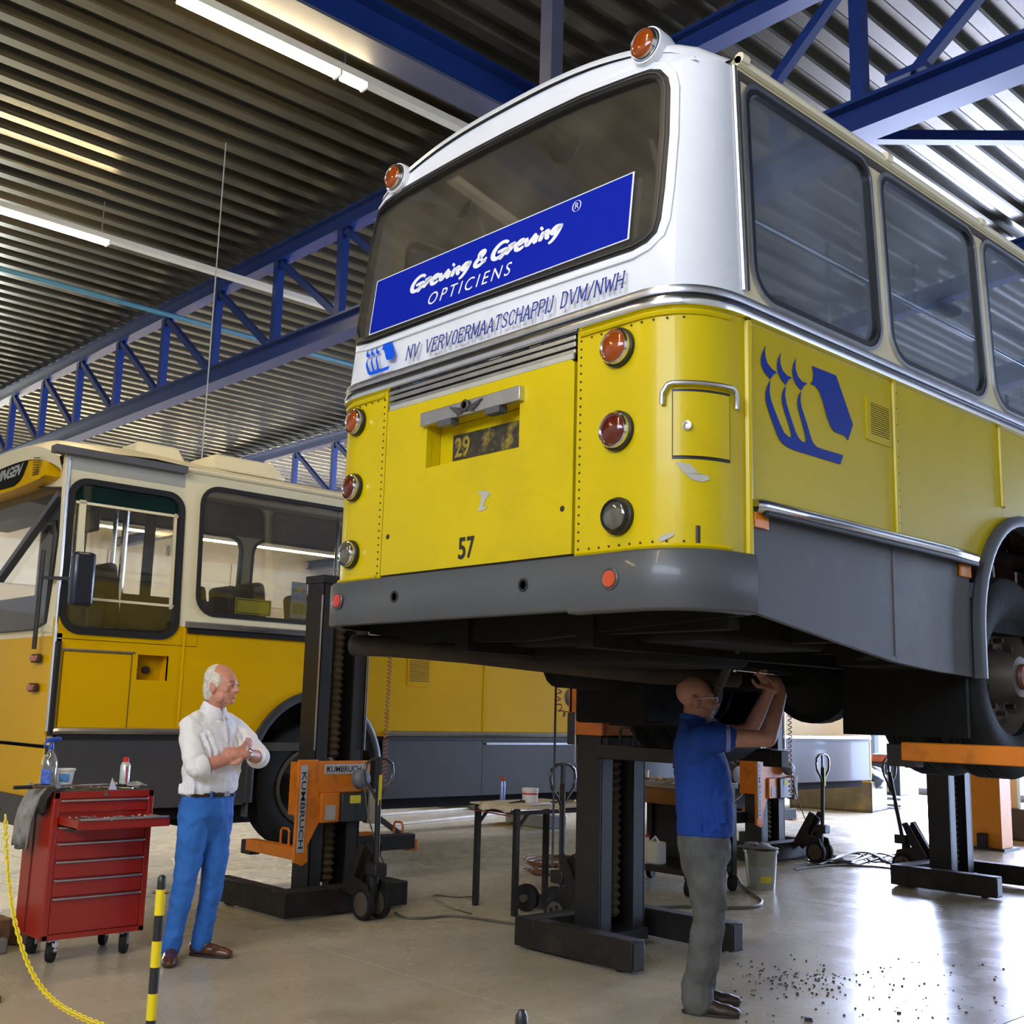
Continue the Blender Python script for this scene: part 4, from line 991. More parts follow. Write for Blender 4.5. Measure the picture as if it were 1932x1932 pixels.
# filler recess
f_ = MB()
for i in range(4):
    a, b_ = fbx[i], fbx[(i+1) % 4]; f_.add([s2P(*a, 0), s2P(*b_, 0), s2P(b_[0], b_[1], -.12), s2P(a[0], a[1], -.12)], [(0, 1, 2, 3)])
f_.add([s2P(p[0], p[1], -.12) for p in fbx], [(0, 1, 2, 3)]).build('filler_recess', YEL2, b2, smooth=0)
MB().lathe([(.03, 0), (.03, .03), (.002, .035)], s2P(4.05, 1.78, -.118), (1, 0, 0), 12).build('filler_cap', RUST, b2)
# locker door outline and trims
for pts in ([s2P(3.33, 1.905, .004), s2P(3.90, 1.905, .004)],): MB().tube(pts, .009, 6).build('door_trim', ALU, b2)
MB().plate(rr(3.34, 1.31, 3.885, 1.895, .01), [rr(3.346, 1.316, 3.879, 1.889, .01)], s2m(.003), .003).build('locker_door_gap', mat('dark_gap', (.10, .06, .0), .7), b2)
MB().plate([(3.35, 1.32), (3.875, 1.32), (3.875, 1.885), (3.35, 1.885)], [], s2m(.002), .002).build('locker_door', YEL2, b2)
# belt strips
MB().tube([s2P(4.30, 2.155, .01), s2P(4.33, 2.155, .022), s2P(CYE, 2.155, .022)], .030, 8).build('belt_moulding', ALU, b2)
MB().tube([s2P(4.33, 2.105, .012), s2P(CYE, 2.105, .012)], .022, 8).build('belt_gap', BLK, b2)
def rail2(a, b_):
    MB().tube([s2P(a, R2+.02, .005), s2P(a+.03, R2+.025, .025), s2P(b_-.03, R2+.025, .025), s2P(b_, R2+.02, .005)], .028, 8).build('chrome_rail', ALU, b2)
    MB().bb((CX+.0, a+.02, R2-.03), (CX+.02, b_-.02, R2)).build('rail_insert', BLK, b2, smooth=0)
rail2(3.32, 4.93); rail2(6.36, 14.9)
MB().bb((CX, 7.6, R2-.075), (CX+.012, 11.6, R2-.055)).build('lower_trim_line', ALU, b2, smooth=0)
# skirt
def sk2(a, b_): MB().plate([(a, .72), (b_, .72), (b_, R2-.01), (a, R2-.01)], [], s2m(-.004), .03).build('skirt_panel', DKG if False else mat('parked_bus_skirt', (.062, .060, .060), .45, var=.1, coat=.2), b2, smooth=0)
for a, b_ in ((CYF+.02, 4.94), (6.34, 7.56), (7.565, 9.0), (9.005, 10.9), (12.62, CYE)): sk2(a, b_)
# wheel arches (front, rear)
def flare2(yc, mt=GRY):
    ring = []
    for k in range(-6, 31):
        if k < 0: y_, z_, n_ = yc-A2R, A2Z+k*.04, Vector((0, -1, 0))
        elif k > 24: y_, z_, n_ = yc+A2R, A2Z-(k-24)*.04, Vector((0, 1, 0))
        else: t = PI*k/24; y_, z_, n_ = yc-A2R*math.cos(t), A2Z+A2R*math.sin(t), Vector((0, -math.cos(t), math.sin(t)))
        c = Vector((CX, y_, z_)); ring.append([c+n_*.03, c+n_*.03+Vector((.03, 0, 0)), c+Vector((.045, 0, 0)), c-n_*.04+Vector((.035, 0, 0)), c-n_*.045+Vector((-.04, 0, 0))])
    vs = [p for r_ in ring for p in r_]
    MB().add(vs, [(5*i+k, 5*i+k+1, 5*i+k+6, 5*i+k+5) for i in range(len(ring)-1) for k in range(4)]).build('wheel_arch_flare', mat('dark_arch_rubber', (.045, .047, .05), .4, var=.2), b2, smooth=60)
flare2(A2C); flare2(11.75)
for yc in (A2C, 11.75): MB().bb((CX-.72, yc-.62, .5), (CX-.70, yc+.62, 1.66)).build('arch_liner', BLK, b2, smooth=0)
MB().bb((CX-.25, 4.98, .62), (CX-.02, 5.0, 1.2)).build('mud_flap', GRY, b2)
for yc in (A2C, 11.75):
    for X in (CX-.20, CXF+.2):
        tyre(b2, (X, yc, .845), .53, .28); rim(b2, (X+(.10 if X > -10 else -.10), yc, .845), .53, (1 if X > -10 else -1, 0, 0))
MB().bb((CXF+.1, CYF+.1, .62), (CX-.1, CYE-.1, .95)).build('underframe', UND, b2, smooth=0)
# windows
def win2(loop, inner, y0, y1, z0, z1, r, mp, glassm=GLS):
    fr = MB().plate(loop, [inner], mp(.014), .045).build('window_frame', BLK, b2)
    MB().plate(inner, [], mp(-.008), .005).build('glass', glassm, fr); return fr
dwi = rr(3.335, 2.07, 4.20, 3.178, .12, 6, .11)
fd = MB().plate(dw, [dwi], s2m(.016), .05).build('window_frame', BLK, b2)
MB().plate([(3.335, 3.045), (4.2, 3.045), (4.2, 3.10), (4.16, 3.165), (4.08, 3.178), (3.46, 3.178), (3.37, 3.165), (3.335, 3.10)], [], s2m(-.004), .005).build('green_sun_strip', GREENG, fd)
MB().plate(rr(3.335, 2.07, 4.20, 3.045, .1, 6, .005), [], s2m(-.010), .005).build('glass', GLS, fd)
sf = MB()
for (a, b_) in (((3.36, 3.03), (4.185, 3.03)), ((3.36, 2.295), (4.185, 2.295)), ((4.175, 2.28), (4.175, 3.04)), ((3.42, 2.28), (3.42, 3.04))):
    sf.plate([(min(a[0], b_[0])-.010-(.03 if a[0] == b_[0] == 3.42 else 0), min(a[1], b_[1])-.010), (max(a[0], b_[0])+.010, min(a[1], b_[1])-.010), (max(a[0], b_[0])+.010, max(a[1], b_[1])+.010), (min(a[0], b_[0])-.010-(.03 if a[0] == b_[0] == 3.42 else 0), max(a[1], b_[1])+.010)], [], s2m(.006), .02)
sf.build('sliding_window_frame', CRM, fd, smooth=0)
MB().box(s2P(4.12, 2.74, .012), (.02, .025, .08)).build('window_catch', ALU, fd)
for (a, b_) in w2:
    win2(rr(a, 2.235, b_, 3.335, .17, 6), rr(a+.035, 2.27, b_-.035, 3.30, .14, 6), a, b_, 0, 0, 0, s2m)
    win2(rr(a, 2.235, b_, 3.335, .17, 6), rr(a+.035, 2.27, b_-.035, 3.30, .14, 6), a, b_, 0, 0, 0, s2mL)
# roof
r2f = MB(); us = [-1.19+2.38*k/20 for k in range(21)]; mid = (CX+CXF)/2
def zr2(u): return RT_+.21*(1-min(1, abs(u)/1.2)**2.6)
secs = [(CYF+.10, -.30, .93), (CYF-.02, -.16, .97), (CYF-.06, -.06, .99), (CYF+.12, .02, 1), (CYF+.7, .05, 1), (CYF+1.6, .01, 1), (CYE-.2, 0, 1), (CYE, -.08, 1)]
vs = [(mid+u*s_, y_, zr2(u)+dz*(1 if dz > 0 else 1)) for (y_, dz, s_) in secs for u in us]; n = 21
r2f.add(vs, [(k*n+i, k*n+i+1, (k+1)*n+i+1, (k+1)*n+i) for k in range(1, len(secs)-1) for i in range(n-1)]).build('roof', CRM, b2, smooth=60)
MB().tube([s2P(4.2, 3.435, .01), s2P(CYE-.1, 3.44, .01)], .022, 8).build('gutter', CRM, b2)
MB().bb((CX-.09, 3.14, 3.385), (CX+.02, 4.22, 3.44)).build('awning_rail', mat('grey_awning_rail', (.10, .10, .115), .5, var=.1), b2, smooth=0)
MB().plate([(3.30, 3.28), (4.24, 3.28), (4.24, 3.385), (3.30, 3.385)], [], s2m(.004), .002).build('shade_strip', mat('pale_grey_strip', (.42, .42, .37), .5, var=.05), b2)
MB().tube([s2P(3.27, 3.38, .01), s2P(3.272, 2.6, .008), s2P(3.275, 1.3, .008)], .014, 8).build('corner_trim', CHR, b2)
MB().tube([s2P(3.30, 1.96, .01), s2P(3.30, 1.27, .01)], .024, 6).build('corner_rubber', BLK, b2)
for (y_, l, h_, w_) in ((4.25, .5, .10, .5), (5.05, .8, .12, .7), (7.6, .5, .1, .5), (9.8, .8, .12, .7)):
    MB().box((mid+.45, y_, 3.66), (w_, l, .16), None, .72).build('roof_hatch' if l > .6 else 'roof_vent', CRM, b2, bevel=.03)
# front face
def f2(base): return lambda u, v, d: Vector((mid+(u-mid)*(1-t2(v)/1.25), CYF+max(0, v-2.0)*.05-base+d+max(0, (u-(CX-.06)))*.4, v))
ws = [(CXF+.15, 2.05), (CX-.40, 2.05), (CX-.17, 2.10), (CX-.15, 2.5), (CX-.16, 3.16), (CX-.4, 3.19), (CX-.9, 3.26), (mid, 3.30), (CXF+.9, 3.26), (CXF+.2, 3.17)]
MB().plate([(CXF, 1.20), (CX, 1.20), (CX-.0, 2.02), (CX-.02, 3.27), (CX-.1, 3.36), (CXF+.1, 3.36), (CXF, 3.27)], [ws], f2(0), .04).build('front_panel', CRM, b2, smooth=0)
MB().plate([(CXF+.01, 1.205), (CX-.006, 1.205), (CX-.006, 2.0), (CXF+.01, 2.0)], [], f2(.008), .008).build('front_panel', YEL2, b2)
MB().plate([(CXF+.01, .80), (CX-.006, .80), (CX-.006, 1.175), (CXF+.01, 1.175)], [], f2(.012), .02).build('front_bumper', YEL2, b2, bevel=.01)
MB().bb((CXF+.02, CYF-.02, .6), (CX-.02, CYF+.1, .82)).build('front_valance', DKG, b2, smooth=0)
MB().plate(ws, [[(p[0]*.985+(mid)*.015, p[1]*.98+2.65*.02) for p in ws]], f2(.016), .05).build('windscreen_seal', BLK, b2)
MB().plate(ws, [], f2(-.005), .005).build('windscreen', GLS, b2)
MB().bar(Vector((CX-.20, CYF+.03, 3.10)), Vector((CX-1.28, CYF+.0, 2.50)), .05, .06, (0, 1, 0)).build('windscreen_pillar', GRY, b2)
MB().plate([(CX-.16, 3.12), (CX-.50, 2.93), (CX-.30, 2.86), (CX-.22, 2.78), (CX-.16, 2.6)], [], f2(.012), .02).build('pillar_gusset', BLK, b2)
MB().tube([Vector((CX-.205, CYF+.015, 2.1)), Vector((CX-.2, CYF+.02, 2.78)), Vector((CX-.25, CYF+.02, 2.88)), Vector((CX-.36, CYF+.02, 2.88)), Vector((CX-.44, CYF+.02, 2.83))], .022, 8).build('quarter_light_frame', BLK, b2)
# destination box
MB().plate([(CXF+.15, 3.22), (CX-.9, 3.22), (CX-.45, 3.24), (CX-.36, 3.26), (CX-.38, 3.36), (CX-.48, 3.47), (CX-.8, 3.56), (mid, 3.62), (CXF+.5, 3.54)], [], lambda u, v, d: Vector((u, CYF-.045+(v-3.3)*.25+d, v)), .16).build('destination_box', YEL2, b2, smooth=0)
dm = lambda base: (lambda u, v, d: Vector((u, CYF-.045+(v-3.3)*.25-base+d, v)))
db = MB().plate([(CXF+.9, 3.27), (CX-1.0, 3.25), (CX-.93, 3.27), (CX-.885, 3.29), (CX-.865, 3.33), (CX-.865, 3.42), (CX-.885, 3.47), (CX-.93, 3.50), (CX-1.1, 3.525), (mid, 3.565), (CXF+.9, 3.54)], [], dm(.012), .02).build('destination_display', mat('matt_black_display', (.01, .011, .012), .8, spec=.1), b2)
a_, b_ = onY(0, 905, CYF-.045), onY(45, 885, CYF-.045)
vf = fit2d(text_mesh('GRONINGEN', .1, 0, .004), b_.x-(b_.x-a_.x)*1.75-.07, 3.335, b_.x-.07, 3.445)
put2d(MB(), vf, dm(.018)).build('lettering', mat('pale_grey_lettering', (.4, .42, .42), .5), db)
for k in range(8): MB().bar(Vector((CX-.62, CYF-.055+.0, 3.295+k*.02)), Vector((CX-.50, CYF-.055, 3.290+k*.018)), .006, .008).build('vent_slot', mat('dark_gap', (.1, .06, 0)), b2)
for q in ((68, 1242), (62, 1297)):
    c = onY(*q, CYF-.02); s_ = MB().box(c, (.15, .03, .065)).build('indicator_housing', RUST, b2, bevel=.01)
    MB().box(c-Vector((0, .018, 0)), (.125, .02, .048)).build('indicator_lens', mat('dark_amber_lens', (.38, .05, .004), .2, var=.3, scale=40, coat=1), s_, bevel=.008)
# mirror on its arm
c = (onX(133, 1040, CX+.25)+onX(176, 1145, CX+.25))/2
mr = MB().box(c, (.10, .17, .40)).build('mirror', mat('dark_blue_mirror_case', (.010, .016, .035), .35, coat=.3), b2, bevel=.03)
MB().bar(c+Vector((0, 0, 0)), Vector((CX-.2, CYF-.06, c.z+.03)), .025, .025).build('mirror_arm', BPL, mr)
MB().tube([Vector((CX-.2, CYF-.06, 2.65)), Vector((CX-.2, CYF-.06, 1.9))], .018, 8).build('mirror_post', BPL, b2)
# rear end
MB().bb((CXF, CYE-.04, .75), (CX, CYE, 2.14)).build('rear_panel', YEL2, b2, smooth=0); MB().plate([(CXF, 2.14), (CX, 2.14), (CX-.06, RT_), (CXF+.06, RT_)], [rr(CXF+.3, 2.35, CX-.3, 3.2, .1)], lambda u, v, d: Vector((u, CYE-.04+d, v)), .04).build('rear_panel', CRM, b2, smooth=0)
# interior
MB().bb((CXF+.06, CYF+.15, 1.15), (CX-.06, CYE-.06, 1.22)).build('cabin_floor', INTD, b2, smooth=0)
vs = [(mid+u*.96, y_, zr2(u)-.10) for y_ in (CYF+.15, CYE-.06) for u in us]
MB().add(vs, [(i, i+1, n+i+1, n+i) for i in range(n-1)]).build('cabin_ceiling', mat('parked_bus_ceiling', (.20, .17, .14), .8, var=.1), b2)
for Y in (6.2, 9.7): MB().tube([(CX-.18, Y, 2.2), (CX-.18, Y, 3.35)], .045, 8).build('window_pillar', ALU, b2)
for Y, X in ((4.0, -9.3), (3.75, -9.6), (4.05, -10.1), (6.4, -9.5), (8.6, -9.5)): MB().tube([(X, Y, 1.22), (X, Y, 3.5)], .022, 8).build('stanchion', CHR, b2)
MB().bb((-10.6, 3.95, 1.22), (-9.4, 4.0, 2.45)).build('cab_partition', INTD, b2, smooth=0)
MB().bb((-10.9, 3.4, 3.05), (-8.7, 3.7, 3.5)).build('roof_console', INTD, b2, bevel=.05)
MB().bb((-10.9, 3.45, 1.22), (-8.62, 4.3, 1.95)).build('cab_floor_box', INTD, b2, bevel=.05)
MB().box((-9.0, 3.62, 2.95), (.5, .05, .18)).build('sun_visor', BPL, b2, bevel=.02)
def seatb(X, Y, m_, z0=1.22):
    s_ = MB().box((X, Y+.22, z0+.44), (.42, .44, .12)).build('seat', m_, b2, bevel=.03)
    MB().box((X, Y+.03, z0+.88), (.42, .11, .80), Matrix.Rotation(.14, 3, 'X')).build('backrest', m_, s_, bevel=.05)
seatb(-9.2, 3.9, SEATB, 1.38)
MB().tube([(-9.05, 3.98, 1.22), (-9.05, 3.98, 3.45)], .028, 8).build('stanchion', CHR, b2)
MB().bb((-9.9, 3.6, 2.35), (-9.87, 3.9, 3.3)).build('door_leaf', INTD, b2, smooth=0)
seatb(-8.8, 4.5, SEATB); seatb(-8.8, 5.05, SEATB, 1.30); seatb(-9.25, 5.05, SEATB, 1.30)
for k in range(9):
    for X in (-8.82, -9.27, -10.2, -10.65): seatb(X, 5.85+k*.95, SEAT if k else SEAT, 1.30)
MB().bb((-10.9, 4.35, 1.22), (-9.9, 5.3, 2.50)).build('dark_cab_mass', INTD, b2, bevel=.04)  # dark mass added so the cab looks darker below the window line
for x_, y_ in ((-9.7, 4.5), (-10.3, 4.1)): MB().bb((x_-.05, y_-.03, 1.22), (x_+.05, y_+.03, 3.4)).build('door_post', INTD, b2, smooth=0)
dsh = MB().box((-9.75, 3.52, 2.0), (2.3, .32, .72)); dsh.build('dashboard', INTD, b2, bevel=.04)
st = [Vector((-9.2+.22*math.cos(t*PI/10), 3.75+.1*math.sin(t*PI/10), 2.15+.2*math.sin(t*PI/10))) for t in range(21)]
MB().tube(st, .014, 6).build('steering_wheel', BPL, b2)
# things stuck in its side window
p0, p1 = onX(447, 1127, CX-.03), onX(512, 1163, CX-.03)
yn = MB().bb((CX-.050, p0.y, p1.z), (CX-.045, p1.y, p0.z)).build('window_notice', mat('yellow_notice', (.62, .60, .03), .5), b2, smooth=0)
nf = MB(); 
for z_ in (p0.z-.012, p1.z+.012): nf.bb((CX-.0445, p0.y+.012, z_-.003), (CX-.0435, p1.y-.012, z_+.003))
for y_ in (p0.y+.012, p1.y-.012): nf.bb((CX-.0445, y_-.003, p1.z+.012), (CX-.0435, y_+.003, p0.z-.012))
nf.build('notice_border', BLKD, yn, smooth=0)
p0, p1 = onX(553, 1097, CX-.03), onX(578, 1168, CX-.03)
po = MB().bb((CX-.050, p0.y, p1.z), (CX-.045, p1.y, p0.z)).build('window_poster', mat('pale_blue_poster', (.35, .42, .60), .5, var=.2, scale=14), b2, smooth=0)
c = Vector((CX-.0448, (p0.y+p1.y)/2, p0.z-.06)); MB().lathe([(.03, 0), (.03, .001), (.001, .0012)], c, (1, 0, 0), 16).build('poster_sun', YLB, po)
MB().bb((CX-.0448, p0.y+.02, p1.z+.04), (CX-.0438, p1.y-.01, p1.z+.13)).build('poster_flowers', mat('green_red_print', (.25, .33, .06), .5, var=.6, scale=60, dirt=(.6, .05, .05), dscale=40, damt=1), po, smooth=0)
va, vb = onX(773, 1245, CX), onX(808, 1292, CX)
MB().plate(rr(va.y-.02, vb.z-.02, vb.y+.02, va.z+.02, .01), [], s2m(.005), .004).build('air_vent', YEL2, b2)
for k in range(12): MB().bar(s2P(va.y, vb.z+.03+k*.017, .006), s2P(vb.y, vb.z+.03+k*.017, .006), .006, .006).build('louvre', mat('dark_gap', (.1, .06, 0)), b2)
# ================================================================ LIFT COLUMNS
def lift(loc, rz, label, zc, arms=(-.5, .5), hy=.15, lean=0.0, handle=True, zfork=None, full=True, armm=None, stx=.30, ext=0):
    armm = armm or ORG
    t = thing('mobile_lift_column', label, 'lift', (loc[0], loc[1], 0), rz, 'dark wheeled lift columns around the two buses')
    L = dict(local=True)
    # base: cross beam and two prongs
    MB().bb((-.34, -.56, .02), (-.16, .56, .20)).build('cross_beam', LFB, t, bevel=.006, **L)
    for s in (-1, 1):
        MB().bb((-.16, s*.50-.06, .02), (.68, s*.50+.06, .20)).build('base_prong', LFB, t, bevel=.006, **L)
        MB().bb((.6805, s*.50-.045, .035), (.684, s*.50+.045, .185)).build('prong_opening', BLK, t, smooth=0, **L)
        MB().cyl((.55, s*.50-.03, .04), (.55, s*.50+.03, .04), .04, n=14).build('prong_roller', LFT, t, **L)
    # mast: two channel posts, inner flanges
    for s in (-1, 1):
        m = MB().bb((-.11, s*.165-.008+s*.055, .05), (.11, s*.165+.008+s*.055, 2.50))
        m.bb((-.11, s*.165-.055, .05), (-.095, s*.165+.055, 2.50)).bb((.095, s*.165-.055, .05), (.11, s*.165+.055, 2.50))
        m.build('mast_post', LFT, t, smooth=0, **L)
        MB().bb((-.125, s*.235-.004, 1.2), (-.112, s*.235+.004, 2.4)).build('edge_strip', ALU, t, smooth=0, **L)
    MB().bb((-.13, -.24, 2.50), (.13, .24, 2.56)).build('head_plate', LFT, t, smooth=0, **L)
    MB().tube([(0, .03*math.cos(a*PI/8)+.06, 2.60+.03*math.sin(a*PI/8)) for a in range(17)], .006, 6).build('lifting_eye', ALU, t, **L)
    MB().bb((-.08, -.20, 2.56), (.08, -.06, 2.74)).build('motor_cover', LFT, t, bevel=.01, **L)
    MB().bb((-.15, -.22, .05), (.15, .22, .12)).build('mast_foot', LFT, t, smooth=0, **L)
    def bellows(z0, z1, nm):
        n = max(2, int((z1-z0)/.052)); pr = []
        for k in range(n): a = z0+(z1-z0)*k/n; pr += [(.050, a), (.072, a+(z1-z0)/n*.5)]
        pr.append((.050, z1)); MB().lathe(pr, (0, 0, 0), (0, 0, 1), 18).build(nm, BEL, t, smooth=20, **L)
    bellows(.20, zc-.32, 'screw_bellows'); bellows(zc+.14, 2.48, 'screw_bellows')
    # carriage
    if zfork is None: zfork = zc-.50
    MB().bb((-.16, -.27, zc-.12), (-.125, .34, zc+.12)).build('carriage_plate', ORG, t, bevel=.004, **L)
    MB().bb((-.15, -.27, zc-.12), (.15, -.235, zc+.10)).build('carriage_side', ORG, t, bevel=.004, **L)
    MB().bb((-.15, .235, zc-.30), (.15, .27, zc+.10)).build('carriage_side', ORG, t, bevel=.004, **L)
    sd = MB().plate([(.27, zc-.62), (.32, zc-.65), (.39, zc-.62), (.39, zc+.13), (.22, zc+.13), (.22, zc-.06), (.19, zc-.16), (.19, zc-.34), (.28, zc-.50)], [], lambda u, v, d: Vector((-.165+d, u, v)), .03)
    sp = sd.build('side_guard', ORG, t, bevel=.003, **L)
    MB().bb((-.171, .315, zc-.55), (-.166, .375, zc+.09)).build('name_label', LBL, sp, smooth=0, **L)
    vf = text_mesh('KUMBRUCH', .1, 0, .001)
    vf = fit2d(vf, -.28, 0, .28, .040)
    MB().add([Vector((-.1725, .365-v[1], zc-.24+(-1)*v[0])) for v in vf[0]], vf[1]).build('lettering', BLKD, sp, smooth=0, **L)
    MB().bb((-.166, -.22, zc+.02), (-.161, .16, zc+.095)).build('name_label', LBL, t, smooth=0, **L)
    vf = fit2d(text_mesh('KUMBRUCH', .1, 0, .0015), -.15, 0, .17, .045)
    MB().add([Vector((-.1675, -v[0]-.01, zc+.036+v[1])) for v in vf[0]], vf[1]).build('lettering', BLKD, t, smooth=0, **L)
    for sy, ln in ((.13, 1),):
        st_ = MB()
        for a in range(5):
            an = PI/2+a*2*PI/5*1.0; st_.bar((-.1672, sy, zc+.058), (-.1672, sy+.016*math.cos(an), zc+.058+.016*math.sin(an)), .005, .003, (1, 0, 0))
        tag(st_.build('star_mark', BLKD, t, smooth=0, **L), kind='stuff')
    if not full:
        MB().bb((.115, -.24, 1.39), (.15, .26, 1.485)).build('carriage_band', ORG, t, bevel=.004, **L)
        MB().bb((-.10, -.262, 1.39), (.15, -.225, 1.86)).build('carriage_upright', ORG, t, bevel=.004, **L)
    bx = MB().bb((-.19, .02, zc-.34), (-.125, .19, zc-.12)).build('gear_cover', ORG, t, bevel=.006, **L)
    MB().bb((-.194, .06, zc-.32), (-.190, .15, zc-.21)).build('rating_label', LBL, bx, smooth=0, **L)
    cb = MB().bb((-.22, -.22, zc-.34), (-.12, .02, zc-.12)).build('control_box', BPL, t, bevel=.008, **L)
    MB().bb((-.224, -.15, zc-.20), (-.220, -.05, zc-.14)).build('warning_label', YLB, cb, smooth=0, **L)
    if full: MB().bb((-.24, -.30, zc-.36), (-.14, -.235, zc-.10)).build('terminal_box', mat('beige_box', (.32, .29, .22), .6, var=.1) if full else LFT, t, bevel=.006, **L)
    MB().lathe([(.06, -.02), (.075, 0), (.075, .05), (.05, .08), (.01, .09)], (-.20, -.14, zc-.02), (-1, 0, .2), 20).build('cable_reel', mat('grey_reel', (.12, .13, .16), .5, var=.1), t, **L)
    if full: MB().tube([(-.27, -.14, zc-.05), (-.30, -.17, zc-.3), (-.36, -.24, .45), (-.42, -.26, .35)], .006, 6).build('control_cable', CABL, t, **L)
    # fork arms towards the wheel
    for s, ay in zip((-1, 1), arms):
        MB().bb((.08, min(0, ay), zfork+.02), (.17, max(0, ay), zfork+.14)).build('fork_yoke', LFT, t, bevel=.004, **L)
        MB().bb((.10, ay-.05, zfork), (.82+ext, ay+.05, zfork+.09)).build('fork_arm', armm, t, bevel=.006, **L)
        MB().bb((.75+ext, ay-.045, zfork-.03), (.90+ext, ay+.045, zfork+.08)).build('fork_tip', LFT, t, bevel=.004, **L)
        MB().tube([(stx, ay-.03, zfork+.09), (stx, ay-.03, zfork+.19), (stx+.02, ay-.03, zfork+.21), (stx+.10, ay-.03, zfork+.21), (stx+.12, ay-.03, zfork+.19), (stx+.12, ay-.03, zfork+.09)], .010, 6).build('wheel_stop', armm, t, **L)
    # steering tractor: wheels, triangular frame, pump, pole with loop handle
    wc = (-.60, hy)
    for s in (-.075, .075):
        b = MB().lathe([(.06, -.022), (.11, -.025), (.115, -.015), (.115, .015), (.11, .025), (.06, .022)], (wc[0], wc[1]+s, .115), (0, 1, 0), 26).build('tractor_wheel', TYR, t, **L)
        MB().lathe([(.085, -.024), (.085, .024), (.03, .028), (.001, .028)], (wc[0], wc[1]+s, .115), (0, 1, 0), 18).build('wheel_hub', RIM, b, **L)
        for k in range(5):
            a = 2*PI*k/5; MB().lathe([(.018, 0), (.016, .006), (.001, .007)], (wc[0]+.05*math.cos(a), wc[1]+s-.026, .115+.05*math.sin(a)), (0, -1, 0), 8).build('wheel_hole', BLK, b, **L)
    MB().bar((-.34, hy, .16), (-.56, hy, .50), .13, .03, (0, 1, 0)).build('tractor_frame', LFB, t, **L)
    for s in (-1, 1): MB().plate([(-.36, .18), (-.70, .14), (-.66, .26), (-.50, .30), (-.60, .52), (-.54, .54), (-.34, .22)], [], lambda u, v, d: Vector((u, hy+s*.085+d, v)), .012).build('tractor_cheek', LFB, t, smooth=0, **L)
    MB().cyl((-.60, hy, .16), (-.60, hy, .40), .045, n=14).build('pump_body', LFB, t, **L)
    MB().box((-.64, hy, .36), (.13, .11, .09)).build('pump_head', LFT, t, bevel=.01, **L)
    if handle:
        p0 = Vector((-.64, hy, .38)); p1 = Vector((-.64-lean, hy, 1.02))
        pole = MB().tube([p0, p1], .022, 10).build('steering_pole', LFT, t, **L)
        MB().bb((p1.x-.026, hy-.013, .82), (p1.x-.022, hy+.013, 1.04)).build('pole_label', YLB, pole, smooth=0, **L)
        lp = [Vector((p1.x, hy+y, z)) for y, z in ((0, .84), (.05, .92), (.115, .99), (.13, 1.06), (.12, 1.12), (.07, 1.155), (0, 1.16), (-.07, 1.155), (-.12, 1.12), (-.13, 1.06), (-.115, .99), (-.05, .92), (0, .84))]
        MB().tube(lp, .012, 8).build('loop_handle', BPL if False else mat('dark_chrome_handle', (.10, .10, .11), .25, .8), t, smooth=60, **L)
        MB().bar((p1.x, hy, 1.0), (p1.x, hy, 1.155), .02, .03).build('release_lever', BPL, t, **L)
    return t
lift((-7.65, 5.20), PI, 'dark lift column with orange head at the front wheel of the parked bus', 1.0, arms=(-.95, .18), hy=-.02, lean=-.02, zfork=.36)
lift((-7.65, 11.1), PI, 'dark lift column with orange head behind the mechanic, at the parked bus rear wheel', 1.0, arms=(-.75, .45), hy=-.15, lean=.02, zfork=.36)
lift((-5.35, 5.95), 0, 'dark lift column with orange bracket under the raised bus left rear wheel', 1.66, arms=(-.22, .75), hy=.18, zfork=1.24, full=False, armm=LFT)
lift((-5.35, 10.85), 0, 'dark lift column holding the raised bus front end, right of the mechanic', 1.66, arms=(.35, 1.3), hy=.25, lean=.12, zfork=1.24, full=False, armm=LFT)
lift((-1.45, 6.0), PI, 'lift column whose orange fork carries the raised bus rear wheel at the right edge', 1.66, arms=(-.62, .62), hy=0, zfork=1.345, stx=.70, ext=.60)
lift((-1.75, 11.75), PI, 'lift column at the raised bus right front wheel, hidden past the right edge', 1.66, arms=(-.55, .55), hy=0, zfork=1.27)

# ================================================================ TOOL CABINET (front faces +X)
TX, TY0, TY1 = -6.93, 2.755, 3.385
tc_ = thing('tool_cabinet', 'red steel tool cabinet on castors with one drawer pulled open', 'tool cabinet', (TX-.21, (TY0+TY1)/2, 0))
cab = MB().bb((TX-.43, TY0, .135), (TX-.012, TY1, .985)).build('cabinet_body', RED, tc_, bevel=.008)
for (a, b_) in ((TY0, TY0+.035), (TY1-.035, TY1)): MB().bb((TX-.012, a, .135), (TX+.004, b_, .985)).build('corner_post', RED, tc_, bevel=.003)
MB().bb((TX-.012, TY0, .135), (TX+.004, TY1, .165)).build('plinth', RED, tc_, bevel=.002)
MB().bb((TX-.012, TY0, .945), (TX+.004, TY1, .985)).build('top_rail', RED, tc_, bevel=.002)
MB().bb((TX-.27, TY0-.004, .15), (TX-.255, TY0, .96)).build('side_groove', mat('dark_red_groove', (.10, .006, .005), .5), tc_, smooth=0)
MB().lathe([(.014, 0), (.013, .005), (.001, .006)], (TX+.004, 3.07, .965), (1, 0, 0), 14).build('lock', mat('dull_metal', (.2, .19, .18), .4, .8), tc_)
TOPM = mat('cluttered_dark_top_mat', (.07, .055, .04), .6, var=.6, scale=30, bump=.5, dirt=(.3, .26, .18), dscale=16, damt=.8)
MB().bb((TX-.42, TY0+.012, .985), (TX-.005, TY1-.012, .989)).build('top_mat', TOPM, tc_, smooth=0)
dr = [(.865, .940), (.790, .856), (.695, .785), (.590, .690), (.485, .585), (.380, .480), (.170, .375)]
